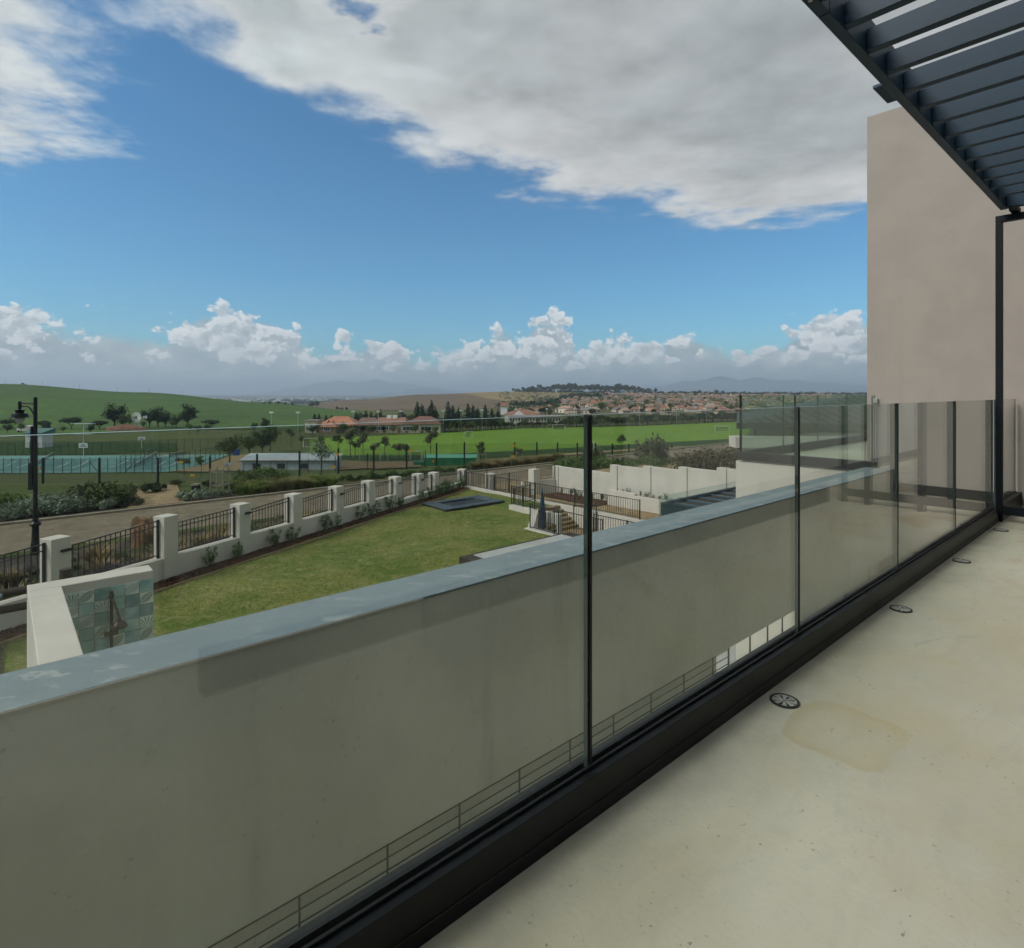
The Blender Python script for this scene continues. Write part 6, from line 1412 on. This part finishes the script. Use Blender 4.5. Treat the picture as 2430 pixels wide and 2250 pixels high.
for c in range(6):
    for r in range(9):
        x0 = .714 + c * TW; z1 = SZ - .14 - r * TW * .98 + (0 if c % 2 else .0)
        k = rng.choice([0, 1, 2, 3, 4, 5, 6, 1, 3, 5, 2, 6])
        MB().box(x0 + .004, x0 + TW - .004, 11.222 - .004 * rng.random(), 11.238, z1 - TW * .98 + .008, z1).build('tile', TILES[k], t, 'H')
t = thing('outdoor_shower', 'bronze outdoor shower with a bell-shaped rose on the tiled wall', 'shower', uv(1.42, 11.15, LZ))
sp = uv(1.33, 11.14)
MB().tube((sp.x, sp.y, LZ), (sp.x, sp.y, SZ - .26), .022, n=10).build('riser_pipe', M['bronze'], t)
MB().lathe([(.035, -.02), (.04, .0), (.03, .02), (.018, .08)], (sp.x, sp.y, SZ - .27), 10).build('finial', M['bronze'], t)
hd = uv(1.40, 10.92)
c = MB(); pts = [Vector((sp.x, sp.y, SZ - .30)), sp.lerp(hd, .35) + Vector((0, 0, SZ - .36)), sp.lerp(hd, .75) + Vector((0, 0, SZ - .47)), Vector((hd.x, hd.y, SZ - .56))]
for i in range(3): c.tube(pts[i], pts[i + 1], .017, n=8)
c.build('arm', M['bronze'], t)
MB().lathe([(.112, -.16), (.115, -.145), (.10, -.115), (.075, -.085), (.04, -.06), (.03, -.03), (.022, 0)], (hd.x, hd.y, SZ - .56), 20).build('shower_rose', M['bronze'], t, smooth=True)
MB().box(1.24, 1.42, 11.13, 11.215, LZ + .95, LZ + 1.0).build('mixer', M['bronze'], t, 'H')
# log rails and post left of the shower wall
t = thing('log_fence', 'dark brown round log rails and post beside the white shower wall', 'log fence', uv(-.6, 12.2, LZ))
for z in (-3.16, -3.42): c0, c1 = uv(-4.0, 12.2, z), uv(.74, 12.2, z); MB().tube(c0, c1, .062, n=12).build('log_rail', M['timber_dark'], t)
c0 = uv(.82, 12.2, 0); MB().tube((c0.x, c0.y, LZ - .2), (c0.x, c0.y, -2.93), .085, n=14).build('log_post', M['timber_dark'], t)
c0, c1 = uv(-.15, 12.1, -3.42), uv(.02, 12.1, -3.14); tag(MB().tube(c0, c1, .016, n=8).build('pipe', M['pipe_blue']), 'short pale blue pipe between the dark log rails', 'pipe')
# brick edging and mulch at the lower left corner
sheet_uv('mulch_bed', -6, .02, 8, 15.2, LZ + .05, M['soil'], 20, 20)
t = thing('brick_edging', 'row of pale edging bricks between dark mulch and grass at lower left', 'edging', uv(.12, 12.5, LZ))
for k in range(34): MB().box(.02, .24, 8.6 + k * .115, 8.705 + k * .115, LZ - .05, LZ + .062 + .008 * (k % 3)).build('brick', M['brick_pale'], t, 'H', bevel=.006)
t = thing('garden_cover', 'dark teal cover at the lower left corner below the coping', 'cover', uv(-.8, 6.9, LZ))
MB().prism([(-3, 6.0), (-.25, 6.0), (-.25, 8.3), (-3, 8.3)], LZ, [LZ + .75, LZ + .75, LZ + .6, LZ + .6]).build('sheet', M['teal_cover'], t, 'H', bevel=.05)
# ------------------------------------------------------------------ terrace and its building
FZ = -1.2
def part(name, mt, parent, *boxes, bevel=0.0, top=None):
    b = MB()
    for q in boxes: b.box(*q, m=0, top=(1 if top else None))
    return b.build(name, [mt, top] if top else mt, parent, 'H', bevel=bevel)
o = sheet_uv('terrace_floor', -4.0, 16.0, -.9, 1.10, FZ, M['floor'], 40, 8)
o = MB().box(-4, 8.2, .2, 1.19, FZ - .35, FZ - .01).build('terrace_slab', M['plaster_grey'], None, 'H', org=(0, 0, 0)); tag(o, kind='structure')
o = MB().box(-6, 8.2, 1.2, 2.26, -3.2, -3.1).build('light_well_floor', M['plaster_grey'], None, 'H', org=(0, 0, 0)); tag(o, kind='structure')
# parapet
t = thing('parapet_wall', 'plastered grey parapet wall with a scuffed blue-grey coping', 'parapet', uv(3, 2.4, -3.1))
part('wall', M['plaster_grey'], t, (-6, 8.215, 2.267, 2.56, -1.967, -.943))
MB().box(-6, 8.215, 2.262, 2.566, -.942, -.931).build('coping', M['coping'], t, 'H', org=None)
part('lower_wall', M['plaster_grey'], t, (-6, 4.308, 2.42, 2.56, -5.2, -1.969)); part('lower_wall', M['plaster_grey'], t, (5.902, 8.215, 2.42, 2.56, -5.2, -1.969)); part('lower_wall', M['plaster_grey'], t, (4.31, 5.9, 2.42, 2.56, -5.2, -2.75))
part('edge_bead', M['plaster_white'], t, (-6, 1.45, 2.2585, 2.2615, -.943, -.9335))
# thin wire strip and pale panels under the parapet
t = thing('wire_trellis', 'low strip of thin taut wires on slim posts below the parapet', 'trellis', uv(2.9, 2.3, -2.3))
for k in range(-4, 7): part('post', M['iron'], t, (1.68 + .393 * k - .0035, 1.68 + .393 * k + .0035, 2.294, 2.30, -2.45, -1.97))
for k in range(7): MB().tube(uv(0.05, 2.28, -1.985 - .055 * k), uv(4.26, 2.28, -1.985 - .055 * k), .0032, n=5).build('wire', M['iron'], t)
t = thing('window_opening', 'row of bright openings with thin dark mullions low under the parapet', 'opening', uv(5.1, 2.45, -2.75))
for u in (4.51, 4.878, 5.208, 5.508): part('mullion', M['iron'], t, (u - .006, u + .006, 2.42, 2.43, -2.748, -1.97))
part('frame', M['iron'], t, (4.312, 5.898, 2.47, 2.50, -2.748, -2.72))
# ------------------------------------------------------------------ balustrade
def channel(u0, u1, label):
    pass
t = thing('glass_balustrade', 'frameless clear glass balustrade in a black floor channel along the terrace', 'balustrade', uv(3, 1.12, FZ))
part('base_channel', M['black_metal'], t, (-3.0, 6.99, 1.081, 1.108, FZ + .038, FZ + .118), (-3.0, 6.99, 1.1425, 1.17, FZ + .038, FZ + .118), bevel=.002)
part('base_flange', M['black_metal'], t, (-3.0, 6.99, 1.0775, 1.172, FZ + .0, FZ + .036), bevel=.002)
part('sealant_bead', M['skirting'], t, (-3.0, 6.99, 1.0785, 1.0805, FZ + .036, FZ + .0385))
part('gasket', M['gasket'], t, (-3.0, 6.99, 1.1085, 1.1165, FZ + .04, FZ + .126), (-3.0, 6.99, 1.134, 1.142, FZ + .04, FZ + .126))
J = [1.283 + 1.4255 * k for k in range(-3, 5)]
def pane(parent, u0, u1, v0, v1, z0, z1, mg=None, along='u'):
    b = MB(); b.box(u0, u1, v0, v1, z0, z1)
    if along == 'u': b.mi = [1, 1, 0, 2, 0, 2]
    else: b.mi = [1, 1, 2, 0, 2, 0]
    return b.build('glass_pane', [mg or M['glass'], M['glass_edge'], M['edge_dark']], parent, 'H')
GT = -.0625
for i in range(len(J) - 1):
    pane(t, J[i] + .010, J[i + 1] - .010, 1.1175, 1.1325, FZ + .05, GT)
for i in range(len(J) - 1):
    part('joint_strip', M['gasket'], t, (J[i] - .0015, J[i] + .0085, 1.1165, 1.1335, FZ + .127, GT - .002))
t = thing('glass_balustrade', 'short glass balustrade panel in a black channel between the black post and the wall', 'balustrade', uv(7.6, 1.12, FZ))
part('base_channel', M['black_metal'], t, (7.09, 8.14, 1.06, 1.108, FZ, FZ + .15), (7.09, 8.14, 1.1425, 1.19, FZ, FZ + .15), bevel=.003)
part('gasket', M['gasket'], t, (7.09, 8.14, 1.1085, 1.1165, FZ + .04, FZ + .156), (7.09, 8.14, 1.134, 1.142, FZ + .04, FZ + .156))
pane(t, 7.1, 8.16, 1.1175, 1.1325, FZ + .05, GT)
# ------------------------------------------------------------------ floor drains
def drain(i, u):
    t = thing('floor_drain', ['nearest and largest round metal floor drain beside the black channel', 'second nearest round metal floor drain beside the black channel', 'third round metal floor drain from the front, beside the channel', 'farthest round metal floor drain near the black post'][i], 'drain', uv(u, 1.0, FZ), PHI, 'floor drains')
    MB().lathe([(.0535, -.02), (.0535, .0055), (.0445, .0055), (.0445, -.02)], (0, 0, .001), 28).build('rim', M['iron'], t, 'L')
    MB().lathe([(.044, -.03), (.044, .0008), (.001, .0008)], (0, 0, .001), 24).build('sump', M['dark_hole'], t, 'L')  # flat black disc paints in the darkness below the grate
    b = MB(); n = 8
    for k in range(n):     # grate: eight sectors parted by slots, each pierced
        a0, a1 = 2 * math.pi * k / n + .17, 2 * math.pi * (k + 1) / n - .17
        for r0, r1, s0, s1 in ((.006, .012, 0, 1), (.012, .021, 0, .25), (.012, .021, .75, 1), (.021, .027, 0, 1), (.027, .037, .0, .18), (.027, .037, .43, .57), (.027, .037, .82, 1), (.037, .043, 0, 1)):
            q0, q1 = a0 + (a1 - a0) * s0, a0 + (a1 - a0) * s1
            b.prism([(r0 * math.cos(q0), r0 * math.sin(q0)), (r1 * math.cos(q0), r1 * math.sin(q0)), (r1 * math.cos((q0 + q1) / 2), r1 * math.sin((q0 + q1) / 2)), (r1 * math.cos(q1), r1 * math.sin(q1)), (r0 * math.cos(q1), r0 * math.sin(q1)), (r0 * math.cos((q0 + q1) / 2), r0 * math.sin((q0 + q1) / 2))], .002, .0055)
    b.lathe([(.044, .002), (.044, .0054), (.0425, .0054), (.0425, .002), (.044, .002)], (0, 0, 0), 24, caps=False)
    b.build('grate', M['steel'], t, 'L')
for i, u in enumerate((2.291, 3.75, 5.15, 6.57)): drain(i, u)
# ------------------------------------------------------------------ screen of vertical blades in a black frame
SU0, SU1, STOP = 7.0, 7.06, 1.655
t = thing('blade_screen', 'tall black framed screen with vertical blades standing across the terrace', 'screen', uv(7.03, .45, FZ))
part('side_post', M['navy_dark'], t, (SU0, SU1, 1.055, 1.105, FZ, STOP - .062), bevel=.003)
part('side_post', M['navy_dark'], t, (SU0, SU1, -.20, -.15, FZ, STOP - .062), bevel=.003)
part('top_rail', M['navy_dark'], t, (SU0, SU1, -.20, 1.105, STOP - .06, STOP), bevel=.003)
part('bottom_rail', M['navy_dark'], t, (SU0 + .002, SU1 - .002, -.148, 1.053, FZ + .07, FZ + .15), bevel=.003)
for k in range(4): part('blade', M['navy_dark'], t, (SU0 - .01, SU1 + .01, .79 - .243 * k - .03, .79 - .243 * k + .03, FZ + (.0 if k % 2 else .152), STOP - .062))
part('bracket', M['navy_dark'], t, (SU0 - .12, SU1, .93, .99, STOP + .002, 1.698))
# ------------------------------------------------------------------ pergola of horizontal slats
t = thing('slat_pergola', 'navy metal pergola with a row of deep parallel slats over the terrace', 'pergola', uv(3, .4, 1.7))
part('edge_beam', M['navy'], t, (-3.0, 2.78, 1.015, 1.066, 1.70, 1.90), (2.784, 6.99, 1.015, 1.066, 1.70, 1.90), bevel=.003)
part('wall_beam', M['navy'], t, (-3.0, 6.99, -1.05, -1.0, 1.70, 1.90), bevel=.003)
part('end_beam', M['navy'], t, (6.93, 6.99, -.998, 1.013, 1.70, 1.90), bevel=.003)
part('screw', M['steel'], t, (2.62, 2.634, 1.03, 1.044, 1.692, 1.70))
for k in range(-19, 13):
    u = 2.953 + .2967 * k
    part('slat', M['navy'], t, (u, u + .05, -.998, 1.0125, 1.712, 1.818), bevel=.002)
# ------------------------------------------------------------------ chimney wall with cap
t = thing('chimney_wall', 'tall beige plastered chimney wall at the end of the terrace', 'chimney', uv(8.6, 1.4, FZ))
part('wall', M['plaster_beige'], t, (8.22, 9.15, .26, 2.561, -5.3, 3.486), bevel=.008)
part('skirting', M['skirting'], t, (8.195, 8.218, .262, 1.05, FZ, FZ + .11), (8.195, 8.218, 1.2, 2.26, FZ, FZ + .11), bevel=.002)
t = thing('chimney_cap', 'flat black louvred chimney cap on top of the beige wall', 'chimney cap', uv(8.8, 2.0, 3.486))
part('top_plate', M['navy'], t, (8.40, 8.98, .9, 2.55, 3.90, 3.94), bevel=.004)
for k in range(4): part('louvre', M['navy'], t, (8.45 + .0, 8.95, 1.0, 2.25, 3.52 + k * .095, 3.55 + k * .095))
for v in (1.05, 2.15): part('leg', M['navy'], t, (8.5, 8.54, v, v + .04, 3.488, 3.90), (8.86, 8.9, v, v + .04, 3.488, 3.90))
t = thing('glass_clamp', 'small square steel glass clamp fixed to the edge of the beige wall', 'clamp', uv(8.2, 2.45, -.1))
part('body', M['steel'], t, (8.175, 8.218, 2.43, 2.47, -.125, -.065), bevel=.004); part('cap', M['steel'], t, (8.165, 8.174, 2.435, 2.465, -.12, -.07))
# ------------------------------------------------------------------ neighbouring white block with its own balustrade
t = thing('white_block', 'white plastered lower building block beyond the parapet', 'building', uv(10, 3.4, -5))
part('wall', M['plaster_white'], t, (8.222, 15.5, 2.57, 4.309, -5.3, -1.003), bevel=.01)
part('roof_floor', M['floor'], t, (8.35, 15.4, 2.6, 4.2, -1.002, -.985))
t = thing('roof_balustrade', 'green-tinted glass balustrade on a dark channel on the white block', 'balustrade', uv(8.4, 3.4, -1.0))
part('base_channel', M['skirting'], t, (8.19, 8.27, 2.45, 4.26, -.984, -.86), bevel=.004); part('base_channel', M['skirting'], t, (8.272, 15.4, 4.18, 4.26, -.984, -.86), bevel=.004)
VJ = [4.235, 3.45, 2.57]
for a, b in zip(VJ[:-1], VJ[1:]): pane(t, 8.222, 8.237, b + .006, a - .006, -.86, -.027, M['glass_green'], 'v')
pane(t, 8.10, 8.185, 2.46, 2.472, -.86, -.03, M['glass_green'])
for k in range(5): pane(t, 8.25 + 1.4 * k, 8.25 + 1.4 * k + 1.385, 4.222, 4.237, -.86, -.03, M['glass_green'])
part('joint_strip', M['gasket'], t, (8.218, 8.241, 3.444, 3.456, -.858, -.03)); part('joint_strip', M['gasket'], t, (8.216, 8.243, 4.236, 4.246, -.858, -.026))
# ------------------------------------------------------------------ neighbour's dark-roofed house
t = thing('neighbour_house', 'dark slate hip-roofed neighbouring house behind the glass balustrades', 'house', (16, 28, -6))
x0 = pX(1730, 24); R = []
ez = -1.20
b = MB(); A, B_, C, D = (x0, 23.2, ez), (x0 + 17, 22.2, ez), (x0 + 19, 34, ez), (x0 + 4.6, 35, ez); R0, R1 = (x0 + 8.2, 28.5, .0), (x0 + 13, 28, .05)
for f in ((A, B_, R1, R0), (C, D, R0, R1), (B_, C, R1), (D, A, R0)): b.face(f)
b.face((D, C, B_, A)); b.build('roof', M['slate'], t)
MB().prism([A[:2], B_[:2], C[:2], D[:2]], ez - .22, ez - .003).build('fascia', M['slate'], t)
sm = []
for k in range(34):     # standing seams on the front slope
    q = k / 34; p0 = Vector(A).lerp(Vector(B_), q); top = Vector(R0).lerp(Vector(R1), max(0, min(1, (q * 17 - 8.2) / 4.8)))
    f = min(1, q * 17 / 8.2)
    p1 = p0.lerp(top, f) if f >= 1 else Vector((p0.x, p0.y + (R0[1] - A[1]) * f, ez + (R0[2] - ez) * f))
    MB().beam(p0 + Vector((0, 0, .03)), p1 + Vector((0, 0, .03)), .05, .05).build('roof_seam', M['slate'], t)
MB().prism([(x0 + .9, 23.6), (x0 + 16, 23.6), (x0 + 16, 33), (x0 + 4.6, 33)], -6.2, ez - .225).build('wall', M['neighbour_wall'], t)
MB().box(x0 - .15, x0 + 14, 22.9, 23.598, -2.15, -1.72).build('balcony_slab', M['plaster_white'], t)
MB().tube((x0 + .75, 23.2, -1.715), (x0 + .75, 23.2, ez - .23), .04, n=8).build('downpipe', M['iron'], t)
for k in range(4): MB().box(x0 + 2.2 + k * 3, x0 + 4.2 + k * 3, 23.55, 23.6 - .002, -3.9, -2.3).build('window', M['dark_glass'], t)
# ------------------------------------------------------------------ house front behind the camera (seen only as a reflection in the glass)
t = thing('house', 'plastered house front with dark framed sliding doors along the back of the terrace', 'house', uv(3, -1.1, FZ))
part('wall', M['plaster_white'], t, (4.3, 16, -1.35, -1.06, FZ, 2.9)); part('skirting', M['skirting'], t, (4.3, 16, -1.058, -1.03, FZ, FZ + .11))
part('lintel', M['plaster_white'], t, (-4.0, 4.298, -1.35, -1.06, 1.25, 2.9)); part('wall', M['plaster_white'], t, (-4.0, -1.6, -1.35, -1.06, FZ, 1.248))
part('ceiling', M['white_paint'], t, (-4.0, 4.298, -6, -1.352, 1.30, 1.5)); part('floor', M['floor'], t, (-4, 4.298, -6, -.92, FZ - .2, FZ - .001)); part('wall', M['plaster_white'], t, (-4, 4.6, -6.3, -6.002, FZ, 1.5)); part('wall', M['plaster_white'], t, (-4.3, -4.002, -6.3, -1.06, FZ, 2.9)); part('wall', M['plaster_white'], t, (4.3, 4.6, -6.0, -1.352, FZ, 1.5))
d = part('sliding_door', M['black_metal'], t, (.6, 4.298, -1.13, -1.08, FZ, FZ + .12))
for q in ((.6, 4.298, -1.13, -1.08, 1.17, 1.248), (.6, .68, -1.13, -1.08, FZ + .122, 1.168), (2.4, 2.48, -1.13, -1.08, FZ + .122, 1.168), (4.218, 4.298, -1.13, -1.08, FZ + .122, 1.168)): part('frame', M['black_metal'], d, q)
pane(d, .682, 2.398, -1.112, -1.10, FZ + .122, 1.168); pane(d, 2.482, 4.216, -1.112, -1.10, FZ + .122, 1.168)
t = thing('low_kerb', 'long low dark kerb on the terrace floor behind the glass balustrade', 'kerb', uv(3.7, -.3, FZ))
part('body', M['skirting'], t, (.6, 6.9, -.36, -.28, FZ, FZ + .17), bevel=.004)
# ------------------------------------------------------------------ haze over the whole landscape
hz = MB().box(-46000, 46000, -46000, 46000, -66, 420).build('haze', [], None, 'W')
hm = bpy.data.materials.new('haze_air'); hm.use_nodes = True; tt = NT(hm.node_tree); tt.n.clear()
ho = tt.new('ShaderNodeOutputMaterial'); hv = tt.new('ShaderNodeVolumePrincipled'); hv.inputs['Color'].default_value = (.70, .84, 1.0, 1); hv.inputs['Density'].default_value = 1.1e-4; hv.inputs['Anisotropy'].default_value = .2
tt.l.new(hv.outputs[0], ho.inputs['Volume']); hz.data.materials.append(hm); tag(hz, kind='stuff')
ordinal_labels()
# ------------------------------------------------------------------ drop the unplaced originals of copied things
for r in HIDE:
    for ch in list(r.children):
        for g in list(ch.children): bpy.data.objects.remove(g)
        bpy.data.objects.remove(ch)
    bpy.data.objects.remove(r)
